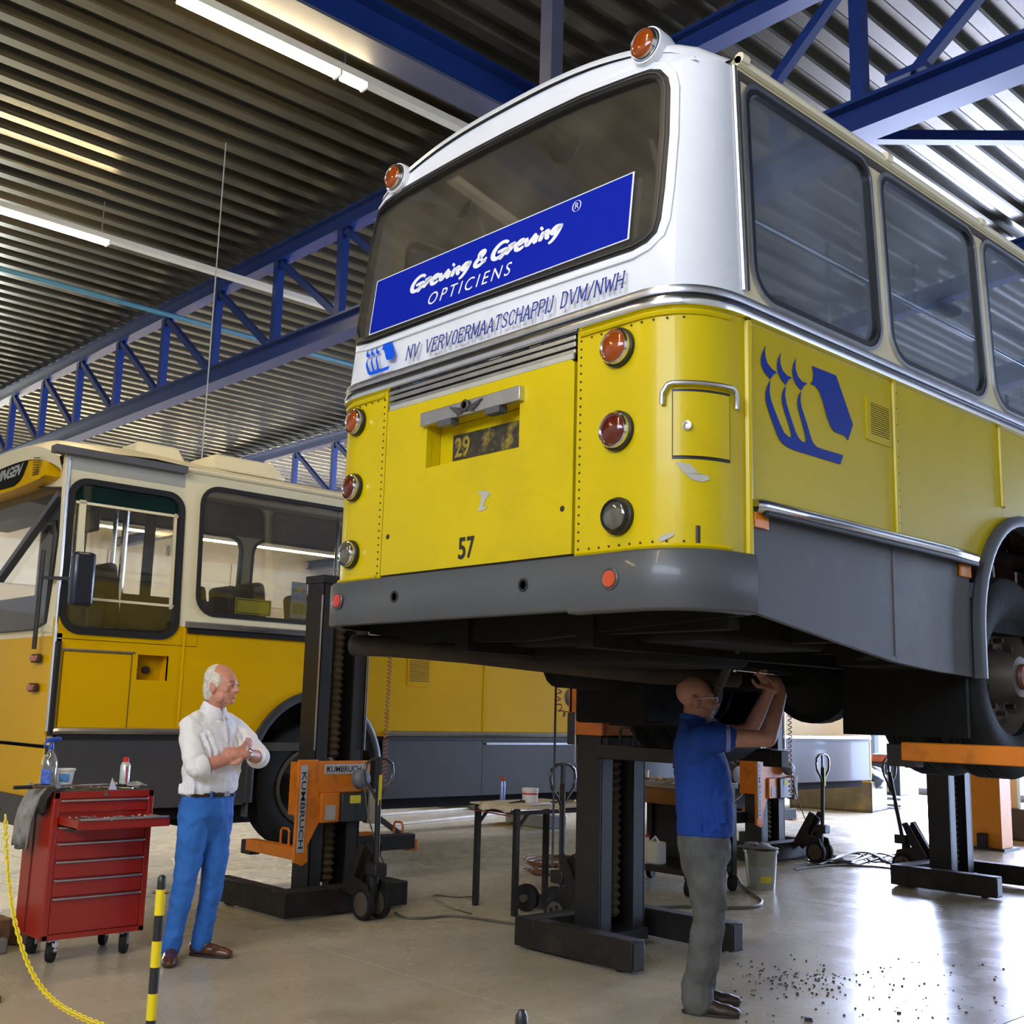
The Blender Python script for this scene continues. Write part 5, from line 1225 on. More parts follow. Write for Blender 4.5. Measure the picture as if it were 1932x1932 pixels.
for i, (z0, z1) in enumerate(dr):
    o = .30 if i == 1 else 0
    if i == 1:
        d = MB().bb((TX-.38, TY0+.04, z0), (TX+o, TY0+.046, z1-.012)).bb((TX-.38, TY1-.046, z0), (TX+o, TY1-.04, z1-.012)).bb((TX-.38, TY0+.04, z0), (TX+o, TY1-.04, z0+.006)).bb((TX+o-.006, TY0+.03, z0), (TX+o+.004, TY1-.03, z1-.016)).bb((TX-.3, TY0+.046, z0+.006), (TX+o-.01, TY1-.046, z1-.034)).build('drawer', RED, tc_, smooth=0)
    else: d = MB().bb((TX-.02, TY0+.038, z0), (TX+.001, TY1-.038, z1)).build('drawer', RED, tc_, bevel=.002)
    MB().bb((TX+o+.0, TY0+.042, z1-.014), (TX+o+.018, TY1-.042, z1-.002)).build('drawer_pull', ALU, d, bevel=.003)
vf = fit2d(text_mesh('Snap-on', .1, .2, .003), 2.83, .742, 2.985, .772)
MB().add([Vector((TX+.003, v[0], v[1])) for v in vf[0]], vf[1]).build('lettering', mat('tarnished_badge', (.16, .15, .12), .35, .7), tc_, smooth=0)
for (x_, y_) in ((TX-.06, TY0+.09), (TX-.06, TY1-.09), (TX-.36, TY0+.09), (TX-.36, TY1-.09)):
    c = MB().lathe([(.02, -.018), (.058, -.02), (.062, -.012), (.062, .012), (.058, .02), (.02, .018)], (x_, y_, .062), (.6, .8, 0), 24).build('castor', TYR, tc_)
    MB().bb((x_-.02, y_-.028, .055), (x_+.02, y_+.028, .135)).build('castor_fork', ALU, c, bevel=.004)
w1 = strokes2d(smooth2 and [smooth2([(0, 1), (.1, 0), (.2, .8)]), smooth2([(.5, 1), (.3, .9), (.35, .1), (.6, .3), (.55, .9)]), [(.0, -.3), (.7, -.35)]], .10)
MB().add([Vector((TX-.012, TY0+.075+v[0]*.05, .085+v[1]*.035)) for v in w1[0]], w1[1]).build('paint_marks', WHD, tc_, smooth=0)
# spanners and sockets in the open drawer
random.seed(3)
ORD = ['first', 'second', 'third', 'fourth', 'fifth', 'sixth', 'seventh', 'eighth', 'ninth', 'tenth', 'eleventh', 'twelfth', 'thirteenth', 'fourteenth', 'fifteenth', 'sixteenth']
for k in range(16):
    y_ = TY0+.07+k*.033; x_ = TX+.17+random.uniform(-.06, .07); a = random.uniform(-.5, .5)
    d = Vector((math.cos(a), math.sin(a), 0))*.055; p = Vector((x_, y_, .842))
    m = MB().tube([p-d, p+d], .006, 6); m.lathe([(.006, -.006), (.014, -.006), (.014, .006), (.006, .006)], p+d, (0, 0, 1), 8); m.lathe([(.005, -.006), (.012, -.006), (.012, .006), (.005, .006)], p-d, (0, 0, 1), 8)
    tag(m.build('spanner', STL), ORD[k]+' small steel spanner from the left in the open red drawer', 'spanner', 'spanners in the open drawer')
# things on top of the cabinet
def at_top(x, y, z=.992): return onZ(x, y, z)
p = onX(90, 1484, TX-.20); p.z = .99
sb = thing('spray_bottle', 'clear spray bottle with blue trigger and blue label on the red cabinet', 'bottle', (p.x, p.y, .99))
CLP = glass_mat('clear_bottle_plastic', (.80, .83, .82), .3, .25, (.5, .5, .48))
MB().lathe([(.001, 0), (.048, .0), (.050, .01), (.050, .13), (.044, .17), (.030, .205), (.016, .225), (.014, .24)], (p.x, p.y, .99), (0, 0, 1), 22).build('bottle_body', CLP, sb, smooth=60)
lm = MB(); n = 9; vs = []
for k in range(n):
    a = -1.35+1.2*k/(n-1); vs += [(p.x+.0515*math.cos(a), p.y+.0515*math.sin(a), 1.015), (p.x+.0515*math.cos(a), p.y+.0515*math.sin(a), 1.11)]
lm.add(vs, [(2*k, 2*k+2, 2*k+3, 2*k+1) for k in range(n-1)]).build('bottle_label', mat('blue_pale_label', (.08, .18, .72), .5, var=.6, scale=40), sb)
MB().lathe([(.016, .235), (.017, .255), (.012, .27), (.012, .28)], (p.x, p.y, .99), (0, 0, 1), 12).build('trigger_neck', BLB, sb)
MB().box((p.x+.004, p.y+.005, 1.287), (.03, .095, .026), Matrix.Rotation(.15, 3, 'X')).build('trigger_head', BLB, sb, bevel=.009)
MB().tube([(p.x, p.y-.03, 1.28), (p.x, p.y-.042, 1.262), (p.x, p.y-.040, 1.235)], .006, 6).build('trigger', BLB, sb)
p = onX(122, 1478, TX-.24); p.z = .99
tb = thing('plastic_tub', 'dirty white plastic tub with blue print beside the spray bottle', 'tub', (p.x, p.y, .99))
MB().lathe([(.001, 0), (.040, 0), (.052, .105), (.058, .106), (.060, .118), (.056, .120), (.052, .112), (.040, .005), (.001, .006)], (p.x, p.y, .99), (0, 0, 1), 24).build('tub_body', WPL, tb, smooth=40)
vs = []
for k in range(7): a = -1.2+1.3*k/6; vs += [(p.x+.047*math.cos(a), p.y+.047*math.sin(a), 1.03), (p.x+.0525*math.cos(a), p.y+.0525*math.sin(a), 1.08)]
MB().add(vs, [(2*k, 2*k+2, 2*k+3, 2*k+1) for k in range(6)]).build('blue_print', mat('sky_blue_print', (.12, .35, .75), .5, var=.5, scale=30), tb)
p = onX(235, 1470, TX-.20); p.z = .99
sc = thing('spray_can', 'white aerosol can with red cap on the right of the red cabinet', 'can', (p.x, p.y, .99))
MB().lathe([(.001, 0), (.031, 0), (.032, .006), (.032, .135), (.024, .155), (.018, .158)], (p.x, p.y, .99), (0, 0, 1), 20).build('can_body', mat('white_can_paint', (.68, .68, .68), .25, .3, var=.2, scale=30), sc, smooth=50)
MB().lathe([(.019, .156), (.019, .182), (.012, .188), (.001, .188)], (p.x, p.y, .99), (0, 0, 1), 14).build('can_cap', mat('red_cap', (.6, .02, .015), .4), sc)
MB().bb((p.x+.030, p.y-.008, 1.02), (p.x+.0335, p.y+.0, 1.12)).build('red_stripe', mat('red_print', (.5, .03, .03), .5), sc, smooth=0)
# torque wrench
a_, b_ = onX(25, 1497, TX+.02), onX(215, 1476, TX-.05); a_.z = max(a_.z, 1.02); b_.z = 1.022
tw = thing('torque_wrench', 'long chrome torque wrench with black grip lying across the cabinet top', 'wrench', ((a_+b_)/2).to_tuple())
g = a_+(b_-a_)*.17
MB().tube([a_, g], .012, 10).build('grip', BPL, tw); MB().tube([g, b_], .007, 10).build('shaft', CHR, tw)
MB().lathe([(.017, -.008), (.017, .008)], a_+(b_-a_)*.42, (b_-a_).cross(Vector((0, 0, 1))), 14).build('ratchet_knob', ALU, tw)
MB().lathe([(.020, -.01), (.022, 0), (.020, .01)], b_, (.2, 0, 1), 14).build('ratchet_head', CHR, tw)
# small tools
random.seed(11)
SM = [('screwdriver', 'screwdriver with brown handle among the clutter on the cabinet top', 150, 1483), ('file', 'flat steel file among the clutter on the cabinet top', 175, 1478)]
for nm, lb, px, py in SM:
    q = onX(px, py, TX-.25); q.z = 1.0; t = thing(nm, lb, 'tool', q.to_tuple())
    MB().tube([q, q+Vector((.03, .10, .004))], .004, 6).build('blade', STL, t)
    MB().tube([q, q-Vector((.02, .07, -.002))], .011, 8).build('handle', mat('brown_handle', (.22, .09, .02), .5, var=.2), t)
for k in range(7):
    q = Vector((TX-.04-random.random()*.3, TY0+.12+k*.065, .996)); a = random.uniform(0, PI); d = Vector((math.cos(a), math.sin(a), 0))*.06
    m = MB().tube([q-d, q+d], .005, 6); m.lathe([(.004, -.005), (.012, -.005), (.012, .005), (.004, .005)], q+d, (0, 0, 1), 8)
    tag(m.build('spanner', STL), 'greasy spanner in the clutter on the red cabinet top, '+ORD[k]+' from the left', 'spanner', 'spanners on the cabinet top')
def crumple(c, r, seed, n=18, m=12):
    random.seed(seed); ph = [random.uniform(0, 6.28) for _ in range(6)]; vs = []; fs = []
    for i in range(m+1):
        th = PI*i/m
        for k in range(n):
            b = 2*PI*k/n; w_ = 1+.22*math.sin(3*b+ph[0]+2*th)+.15*math.sin(5*b+ph[1]-3*th)+.12*math.sin(7*th+ph[2])
            vs.append((c[0]+r[0]*w_*math.sin(th)*math.cos(b), c[1]+r[1]*w_*math.sin(th)*math.sin(b), c[2]-r[2]*math.cos(th)*(1+.15*math.sin(4*b+ph[3]))))
    for i in range(m):
        for k in range(n): fs.append((i*n+k, i*n+(k+1) % n, (i+1)*n+(k+1) % n, (i+1)*n+k))
    return vs, fs
q = onX(255, 1487, TX-.10)
tag(MB().add(*crumple((q.x, q.y, 1.008), (.07, .05, .022), 4)).build('work_glove', RAG, smooth=60), 'crumpled pale work glove by the aerosol can on the cabinet', 'glove')
q = onX(232, 1483, TX-.16)
tag(MB().add(*crumple((q.x-.03, q.y+.01, 1.0), (.05, .07, .012), 9)).build('greasy_rag', DRT, smooth=60), 'dark greasy rag under the aerosol can on the cabinet', 'rag')
q = onX(212, 1474, TX-.02); tag(MB().add([(q.x, q.y-.02, .99), (q.x+.02, q.y+.025, .99), (q.x, q.y+.02, 1.0), (q.x-.005, q.y, 1.065)], [(0, 1, 3), (1, 2, 3), (0, 2, 3)]).build('paper_tissue', mat('pale_blue_tissue', (.45, .47, .60), .8), smooth=0), 'small upright scrap of pale blue tissue on the cabinet top', 'paper')
q = onX(62, 1484, TX-.15)
tq = thing('torch', 'small black torch with chrome head at the left of the spray bottle', 'torch', (q.x, q.y, 1.01))
MB().tube([(q.x, q.y-.03, 1.012), (q.x, q.y+.0, 1.012)], .022, 12).build('torch_head', ALU, tq); MB().tube([(q.x, q.y, 1.012), (q.x-.01, q.y+.10, 1.012)], .014, 10).build('torch_grip', BPL, tq)
# rag hanging over the left end, hook, pliers
def drape(pts, wd, m, name, label, cat, seed=1, th=.012, lab=True):
    random.seed(seed); n = 10; vs = []; fs = []; P = [Vector(p) for p in pts]
    for i, p in enumerate(P):
        for k in range(n):
            u = (k/(n-1)-.5); w_ = .014*math.sin(k*1.9+i*.7)+.008*math.sin(k*3.1+i*1.3); vs.append(p+Vector((u*wd*(1-.03*i), w_-.004*i, .01*math.sin(k+i))))
    m_ = len(P); fs = [(i*n+k, i*n+k+1, (i+1)*n+k+1, (i+1)*n+k) for i in range(m_-1) for k in range(n-1)]
    o = MB().add(vs, fs).build(name, m, smooth=80); s_ = o.modifiers.new('thick', 'SOLIDIFY'); s_.thickness = th
    return tag(o, label, cat)
ry = TY0
drape([(TX-.23, ry+.10, 1.005), (TX-.23, ry+.05, 1.012), (TX-.23, ry, 1.0), (TX-.23, ry-.04, .95), (TX-.235, ry-.06, .88), (TX-.25, ry-.065, .80), (TX-.26, ry-.06, .72), (TX-.27, ry-.05, .64)], .26, RAG, 'rag', 'stained grey rag draped over the left end of the red cabinet', 'rag', 5)
drape([(TX-.06, ry+.06, 1.0), (TX-.06, ry+.0, 1.0), (TX-.06, ry-.03, .95), (TX-.07, ry-.035, .90), (TX-.08, ry-.03, .86)], .12, DRT, 'oily_rag', 'black oily rag hanging at the front left edge of the red cabinet', 'rag', 8)
hk = thing('side_hook', 'black steel hook on the left side of the red cabinet', 'hook', (TX-.07, ry-.03, .91))
MB().tube([(TX-.14, ry-.004, .90), (TX-.13, ry-.035, .895), (TX-.06, ry-.045, .89), (TX-.02, ry-.045, .90), (TX-.01, ry-.04, .93)], .009, 8).build('hook_bar', BPL, hk); MB().bb((TX-.17, ry-.006, .88), (TX-.11, ry, .92)).build('hook_plate', BPL, hk)

# ================================================================ BARRIER POSTS AND CHAIN
def post(px, py, ztop, label, r=.019):
    CPH = .055
    d = ray(px, py); t_ = (ztop-CH)/d.z; c = Vector((0, 0, CH))+d*t_
    t = thing('barrier_post', label, 'barrier post', (c.x, c.y, 0), 0, None)
    MB().lathe([(.12, 0), (.12, .02), (.10, .05), (.03, .07), (.001, .07)], (c.x, c.y, 0), (0, 0, 1), 24).build('post_base', BPL, t)
    z = ztop-CPH; k = 0
    while z > .075:
        z2 = max(.07, z-.0955); MB().cyl((c.x, c.y, z2), (c.x, c.y, z), r, n=18).build('stripe_band', YPL if k % 2 == 0 else BPL, t); z = z2; k += 1
    MB().lathe([(r*.92, ztop-CPH), (r*.92, ztop-.03), (r*.85, ztop-.012), (r*.5, ztop-.002), (.001, ztop)], (c.x, c.y, 0), (0, 0, 1), 16).build('post_cap', BPL, t)
    MB().tube([(c.x-.03*RT.x, c.y-.03*RT.y, ztop-.068), (c.x+.03*RT.x, c.y+.03*RT.y, ztop-.068)], .005, 6).build('chain_hook', BPL, t)
    return c
pA = post(306, 1650, .87, 'yellow and black striped barrier post standing right of the red cabinet')
pB = post(984, 1904, .87, 'barrier post whose black rounded cap shows at the bottom edge', .016)
pC = post(-6, 1500, 1.03, 'yellow striped barrier post cut by the left edge, holding the chain')
cps = [(10, 1540, 4.9), (12, 1600, 4.88), (17, 1660, 4.83), (23, 1716, 4.75), (36, 1772, 4.63), (54, 1824, 4.5), (78, 1866, 4.35), (112, 1898, 4.18), (152, 1919, 4.0), (200, 1938, 3.85), (300, 1966, 3.55), (450, 1995, 3.2), (650, 2010, 2.85), (850, 1995, 2.6), (975, 1960, 2.5)]
cw = []
for (x, y, D) in cps:
    d = ray(x, y); cw.append(Vector((0, 0, CH))+d*(D/d.dot(FW)))
# resample evenly
def resample(P, step):
    out = [P[0]]; acc = 0
    for i in range(len(P)-1):
        a, b = P[i], P[i+1]; L_ = (b-a).length; s = step-acc
        while s <= L_: out.append(a+(b-a)*(s/L_)); s += step
        acc = L_-(s-step)
    return out
for _ in range(2):
    q_ = [cw[0]]
    for i in range(len(cw)-1): q_ += [cw[i]*.75+cw[i+1]*.25, cw[i]*.25+cw[i+1]*.75]
    cw = q_+[cw[-1]]
cpt = resample(cw, .0245)
ct = thing('plastic_chain', 'yellow plastic link chain sagging in front of the red cabinet', 'chain', cpt[0].to_tuple())
lk = MB(); pts = []
for k in range(17):
    a = 2*PI*k/16; x = .0085*math.cos(a); z = .017*math.sin(a); z += .006*(1 if math.sin(a) > 0 else -1)*abs(math.sin(a))**.5; pts.append((x, 0, z*.9))
lk.tube(pts, .0031, 6, caps=False)
lko = lk.build('chain_link', YPL, ct, local=True, smooth=80); first = True
for i in range(len(cpt)-1):
    o = lko if i == 0 else lko.copy()
    if i: COL.objects.link(o); o.parent = ct
    c = (cpt[i]+cpt[i+1])/2; z = (cpt[i+1]-cpt[i]).normalized(); x = z.cross(Vector((.3, .5, .8))).normalized(); y = z.cross(x)
    if i % 2: x, y = y, -x
    M = Matrix((x, y, z)).transposed().to_4x4(); M.translation = c-cpt[0]; o.matrix_local = M

# ================================================================ WORKSHOP CLUTTER
# welding table
wtb = thing('work_table', 'small steel-legged work table with a pale top left of the big lift column', 'table', (-6.75, 6.5, 0))
zt = .79; c0 = Vector((-7.08, 6.27, 0)); c1 = Vector((-6.55, 6.20, 0)); c3 = c0+Vector((.03, .75, 0)); c2 = c1+Vector((.03, .75, 0))
for c in (c0, c1, c2, c3): MB().bb((c.x-.02, c.y-.02, 0), (c.x+.02, c.y+.02, zt)).build('leg', LFB, wtb, smooth=0)
for a, b in ((c0, c1), (c1, c2), (c2, c3), (c3, c0)): MB().bar(a+Vector((0, 0, zt-.03)), b+Vector((0, 0, zt-.03)), .03, .03).build('apron_rail', RUST, wtb, smooth=0)
for c, s in ((c0, 1), (c1, 1)): MB().bar(c+Vector((0, 0, zt-.16)), c+Vector((0, .13, zt-.03)), .02, .02).build('corner_brace', RUST, wtb, smooth=0)
PALE = mat('pale_wood_top', (.55, .47, .33), .6, var=.2, dirt=(.25, .2, .12), damt=.5)
MB().bb((c0.x-.05, c0.y-.05, zt), (c1.x+.10, c2.y+.10, zt+.015)).build('table_top', PALE, wtb, bevel=.003)
MB().tube([(c0.x-.08, c0.y+.0, zt-.05), (c0.x-.02, c0.y-.06, zt-.045), (c1.x, c1.y-.06, zt-.05)], .006, 6).build('rim_wire', mat('dark_red_wire', (.2, .03, .02), .5), wtb)
drape([(c0.x+.30, c0.y+.35, zt+.025), (c0.x+.30, c0.y+.1, zt+.025), (c0.x+.29, c0.y-.06, zt+.018), (c0.x+.29, c0.y-.09, zt-.02)], .42, PALE, 'cardboard_sheet', 'pale curled cardboard sheet on the work table', 'cardboard', 3, .006)
q = onX(948, 1502, -6.98)
sc2 = thing('spray_can', 'slim blue aerosol can with red nozzle on the work table', 'can', (q.x, q.y, zt+.015))
MB().lathe([(.001, 0), (.022, 0), (.022, .15), (.014, .17)], (q.x, q.y, zt+.015), (0, 0, 1), 16).build('can_body', mat('pale_blue_can', (.25, .30, .6), .3, .4, var=.3, scale=40), sc2)
MB().lathe([(.015, .168), (.02, .175), (.02, .195), (.001, .205)], (q.x, q.y, zt+.015), (0, 0, 1), 12).build('nozzle', mat('red_nozzle', (.5, .05, .03), .4), sc2)
q = onX(1000, 1505, -6.75)
tb2 = thing('plastic_tub', 'small round white tub with a red band on the work table', 'tub', (q.x, q.y, zt+.015))
MB().lathe([(.001, 0), (.062, 0), (.065, .10), (.068, .102), (.068, .125), (.001, .128)], (q.x, q.y, zt+.015), (0, 0, 1), 22).build('tub_body', WPL, tb2)
MB().lathe([(.0655, .075), (.0665, .078), (.0665, .086), (.0655, .088)], (q.x, q.y, zt+.015), (0, 0, 1), 22).build('red_band', mat('red_print', (.5, .03, .03)), tb2)
random.seed(21)
for k in range(6):
    q = onX(970+k*20 if k < 2 else 1030+k*9, 1510, -6.8+.05*(k % 3)); q.z = zt+.025; a = random.uniform(0, PI); d = Vector((math.cos(a), math.sin(a), random.uniform(0, .3)))*.07
    m = MB().tube([q-d*.6, q+d], .009, 7); m.lathe([(.008, -.009), (.02, -.009), (.02, .009), (.008, .009)], q+d, (0, .2, 1), 9)
    tag(m.build('hand_tool', STL if k % 2 else RUST), 'loose hand tool on the pale work table, '+ORD[k]+' from the left', 'tool', 'hand tools on the work table')
# coiled orange hose behind the table, lying in a loop
hz = []
for k in range(90):
    a = k*.42; r_ = .30+.05*math.sin(k*.31); hz.append((-7.9+.9*r_*1.6*math.cos(a)*.7, 8.2+r_*1.5*math.sin(a), .02+.0014*k+.01*math.sin(k)))
tag(MB().tube(hz, .012, 6).build('air_hose', mat('brown_orange_hose', (.16, .06, .015), .5, var=.2), smooth=80), 'brown-orange air hose coiled on the floor behind the work table', 'hose')
# small compressor-like jack on wheels under the table
q = onZ(975, 1722)
jk = thing('trolley_jack', 'black two-wheeled trolley jack on the floor beside the work table', 'jack', (q.x, q.y, 0))
for dx in (0, .22): 
    MB().lathe([(.02, -.03), (.10, -.03), (.105, 0), (.10, .03), (.02, .03)], (q.x+dx, q.y+.1+dx*.4, .105), (.35, -.9, 0), 24).build('jack_wheel', TYR, jk)
    MB().lathe([(.035, 0), (.03, .03), (.001, .032)], (q.x+dx+.01, q.y+.07+dx*.4, .105), (.35, -.9, 0), 12).build('wheel_hub', RIM, jk)
MB().bar((q.x-.02, q.y+.15, .08), (q.x+.42, q.y+.32, .07), .08, .10).build('jack_frame', LFB, jk, bevel=.005)
MB().tube([(q.x+.3, q.y+.25, .1), (q.x+.35, q.y+.25, .28)], .02, 8).build('jack_arm', RUST, jk)
q = onZ(1078, 1722)
jc = thing('jerrycan', 'white plastic jerrycan with a handle on the floor left of the big lift column', 'jerrycan', (q.x, q.y, 0))
MB().bb((q.x-.10, q.y-.03, 0), (q.x+.08, q.y+.12, .27)).build('can_body', WPL, jc, bevel=.025)
MB().tube([(q.x-.06, q.y+.05, .26), (q.x-.05, q.y+.05, .32), (q.x+.03, q.y+.05, .32), (q.x+.04, q.y+.05, .26)], .013, 7).build('can_handle', WPL, jc)
MB().lathe([(.022, 0), (.022, .03), (.001, .03)], (q.x+.06, q.y+.05, .26), (.2, 0, 1), 10).build('can_cap', BPL, jc)
MB().bb((q.x-.05, q.y-.0335, .06), (q.x+.0, q.y-.031, .2)).build('can_label', mat('dark_green_label', (.03, .05, .03), .5), jc, smooth=0)
q = onZ(1112, 1722)
dm_ = thing('tall_bin', 'tall dull beige drum tucked behind the big lift column', 'drum', (q.x-.02, q.y+.1, 0))
MB().lathe([(.001, 0), (.11, 0), (.115, .02), (.115, .42), (.12, .43), (.12, .46), (.105, .47), (.001, .45)], (q.x-.02, q.y+.1, 0), (0, 0, 1), 24).build('drum_body', mat('dull_beige_drum', (.20, .16, .10), .6, var=.3), dm_)
MB().lathe([(.118, .2), (.121, .205), (.121, .215), (.118, .22)], (q.x-.02, q.y+.1, 0), (0, 0, 1), 24).build('drum_rib', RUST, dm_)
q2 = onX(1130, 1500, -6.9)
st_ = thing('welding_stand', 'narrow dark steel stand with an orange-brown cloth, left of the big lift column', 'stand', (-6.42, 7.25, 0))
MB().bb((-6.47, 7.20, 0), (-6.37, 7.30, 1.03)).build('stand_post', LFB, st_, smooth=0); MB().bb((-6.60, 7.1, 1.03), (-6.3, 7.4, 1.06)).build('stand_top', mat('grey_brown_plate', (.25, .2, .15), .6), st_); MB().bb((-6.42, 7.22, 1.06), (-6.34, 7.3, 1.32)).build('orange_sleeve', mat('orange_sleeve', (.45, .2, .05), .6, var=.2), st_, bevel=.01)
# workbench on wheels behind the mechanic
bn = thing('workbench', 'dark wheeled workbench with a brown drawer front behind the mechanic', 'workbench', (-6.85, 8.35, 0))
bz = .90; bx0, bx1, by0, by1 = -7.35, -6.32, 8.05, 8.75
MB().bb((bx0, by0, bz), (bx1, by1, bz+.045)).build('bench_top', mat('worn_bench_top', (.22, .19, .15), .6, var=.4, bump=.3), bn, bevel=.004)
MB().bb((bx0+.02, by0+.02, bz-.14), (bx1-.02, by1-.02, bz)).build('drawer_front', mat('brown_drawer_front', (.20, .085, .02), .5, var=.3), bn, smooth=0)
for (x_, y_) in ((bx0+.04, by0+.04), (bx1-.04, by0+.04), (bx0+.04, by1-.04), (bx1-.04, by1-.04)):
    MB().bb((x_-.03, y_-.03, .14), (x_+.03, y_+.03, bz-.14)).build('leg', LFT, bn, smooth=0)
    MB().lathe([(.02, -.025), (.07, -.025), (.075, 0), (.07, .025), (.02, .025)], (x_, y_, .075), (1, .3, 0), 20).build('castor', TYR, bn)
MB().bb((bx0+.02, by0+.02, .17), (bx1-.02, by1-.02, .22)).build('lower_shelf', LFT, bn, smooth=0)
MB().bb((bx0+.02, by1-.03, .22), (bx1-.02, by1-.02, bz-.14)).build('back_panel', BLK, bn, smooth=0)
for k, (px, lb, cap) in enumerate(((1221, 'white plastic bottle on the lower shelf of the dark workbench', False), (1236, 'square white canister on the lower shelf of the dark workbench', True))):
    q = onY(px, 1640, by0+.10)
    t = thing('canister' if cap else 'plastic_bottle', lb, 'canister' if cap else 'bottle', (q.x, q.y, .22))
    if cap: MB().bb((q.x-.07, q.y-.05, .22), (q.x+.07, q.y+.08, .42)).build('canister_body', WPL, t, bevel=.02); MB().tube([(q.x-.05, q.y, .41), (q.x, q.y, .46), (q.x+.05, q.y, .41)], .012, 7).build('canister_handle', WPL, t)
    else: MB().lathe([(.001, 0), (.045, 0), (.045, .16), (.02, .21), (.018, .23)], (q.x, q.y, .22), (0, 0, 1), 16).build('bottle_body', WPL, t); MB().lathe([(.02, .228), (.02, .25), (.001, .25)], (q.x, q.y, .22), (0, 0, 1), 10).build('bottle_cap', mat('red_cap', (.6, .02, .015), .4), t)
q = onY(1216, 1455, by0+.15)
cu = thing('cup', 'small beige cup on the dark workbench top', 'cup', (q.x, q.y, bz+.045)); MB().lathe([(.001, 0), (.036, 0), (.042, .09), (.038, .09), (.033, .006), (.001, .006)], (q.x, q.y, bz+.045), (0, 0, 1), 18).build('cup_body', mat('beige_cup', (.55, .42, .28), .5), cu)
random.seed(5)
for k in range(9):
    q = Vector((bx1-.12-.09*k*.9, by0+.07+random.random()*.3, bz+.06)); a = random.uniform(-.6, .6); d = Vector((math.cos(a), math.sin(a)*.6, random.uniform(0, .25)))*.10
    m = MB().tube([q-d, q+d], .012, 7); m.box(q+d, (.05, .03, .02)); tag(m.build('bench_tool', STL if k % 2 else mat('pale_tool', (.4, .35, .27), .5, var=.3)), 'pale tool in the heap on the workbench top, '+ORD[k]+' from the right', 'tool', 'tools heaped on the workbench')
# bucket with label and hose
q = onZ(1425, 1678); bc = (q.x-.02, q.y+.12)
bk = thing('bucket', 'grey plastic bucket with a yellow label standing behind the mechanic', 'bucket', (*bc, 0))
MB().lathe([(.001, 0), (.125, 0), (.15, .32), (.16, .32), (.16, .34), (.145, .34), (.12, .01), (.001, .012)], (*bc, 0), (0, 0, 1), 28).build('bucket_body', mat('dull_translucent_bucket', (.30, .29, .22), .35, var=.15, coat=.3), bk, smooth=40)
vs = []
for k in range(9): a = -1.7+1.6*k/8; vs += [(bc[0]+.130*math.cos(a), bc[1]+.130*math.sin(a), .06), (bc[0]+.143*math.cos(a), bc[1]+.143*math.sin(a), .20)]
MB().add(vs, [(2*k, 2*k+2, 2*k+3, 2*k+1) for k in range(8)]).build('bucket_label', mat('grey_bucket_label', (.34, .34, .32), .5), bk)
vs = []
for k in range(6): a = -1.0+.85*k/5; vs += [(bc[0]+.1325*math.cos(a), bc[1]+.1325*math.sin(a), .06), (bc[0]+.139*math.cos(a), bc[1]+.139*math.sin(a), .12)]
MB().add(vs, [(2*k, 2*k+2, 2*k+3, 2*k+1) for k in range(5)]).build('yellow_patch', YLB, bk)
MB().tube([(bc[0]+.15*math.cos(a/6), bc[1]+.15*math.sin(a/6), .33+.03*math.sin(a/3)) for a in range(0, 20)], .005, 6).build('bail_handle', ALU, bk)
tag(MB().add(*crumple((bc[0]-.02, bc[1], .36), (.15, .14, .04), 6)).build('rag_on_bucket', RAG, smooth=60), 'stained rag lying over the grey bucket rim', 'rag')
def ground_tube(pix, r, m, name, label, cat, z=None):
    P = [onZ(x, y, r) for x, y in pix]
    for _ in range(2):
        q_ = [P[0]]
        for i in range(len(P)-1): q_ += [P[i]*.75+P[i+1]*.25, P[i]*.25+P[i+1]*.75]
        P = q_+[P[-1]]
    for p in P: p.z = r if z is None else z
    return tag(MB().tube(P, r, 7).build(name, m, smooth=80), label, cat)
ground_tube([(1195, 1716), (1240, 1712), (1300, 1710), (1380, 1713), (1430, 1711), (1440, 1700), (1425, 1690), (1408, 1680), (1398, 1668), (1392, 1655)], .013, CABL, 'rubber_hose', 'grey rubber hose looping over the floor from the bucket', 'hose')
ground_tube([(745, 1722), (760, 1732), (800, 1733), (850, 1727), (900, 1733), (960, 1742), (1020, 1746), (1080, 1744)], .009, CABL, 'power_cable', 'dark cable on the floor running toward the big lift column foot', 'cable')
ground_tube([(905, 1690), (860, 1694), (820, 1687), (812, 1695), (835, 1703), (845, 1712), (890, 1724)], .006, CABL, 'thin_cable', 'thin cable curling on the floor under the work table', 'cable')
ground_tube([(1500, 1640), (1530, 1636), (1580, 1632), (1640, 1634), (1700, 1640), (1720, 1645)], .010, CABL, 'power_cable', 'single cable on the bright floor in front of the cable heap', 'cable')
# heap of cables on the bright floor
random.seed(9)
for k in range(7):
    pix = []; ph = random.uniform(0, 6)
    for i in range(14):
        x = 1525+i*15+random.uniform(-6, 6); y = 1622+9*math.sin(i*.8+ph)+random.uniform(-3, 3); pix.append((x, y))
    o = ground_tube(pix, .010, CABL if k % 2 else BPL, 'heaped_cable', 'cable in the tangled heap between the two back lift columns', 'cable', .01+.012*(k % 4)); o['group'] = 'cables in the heap'
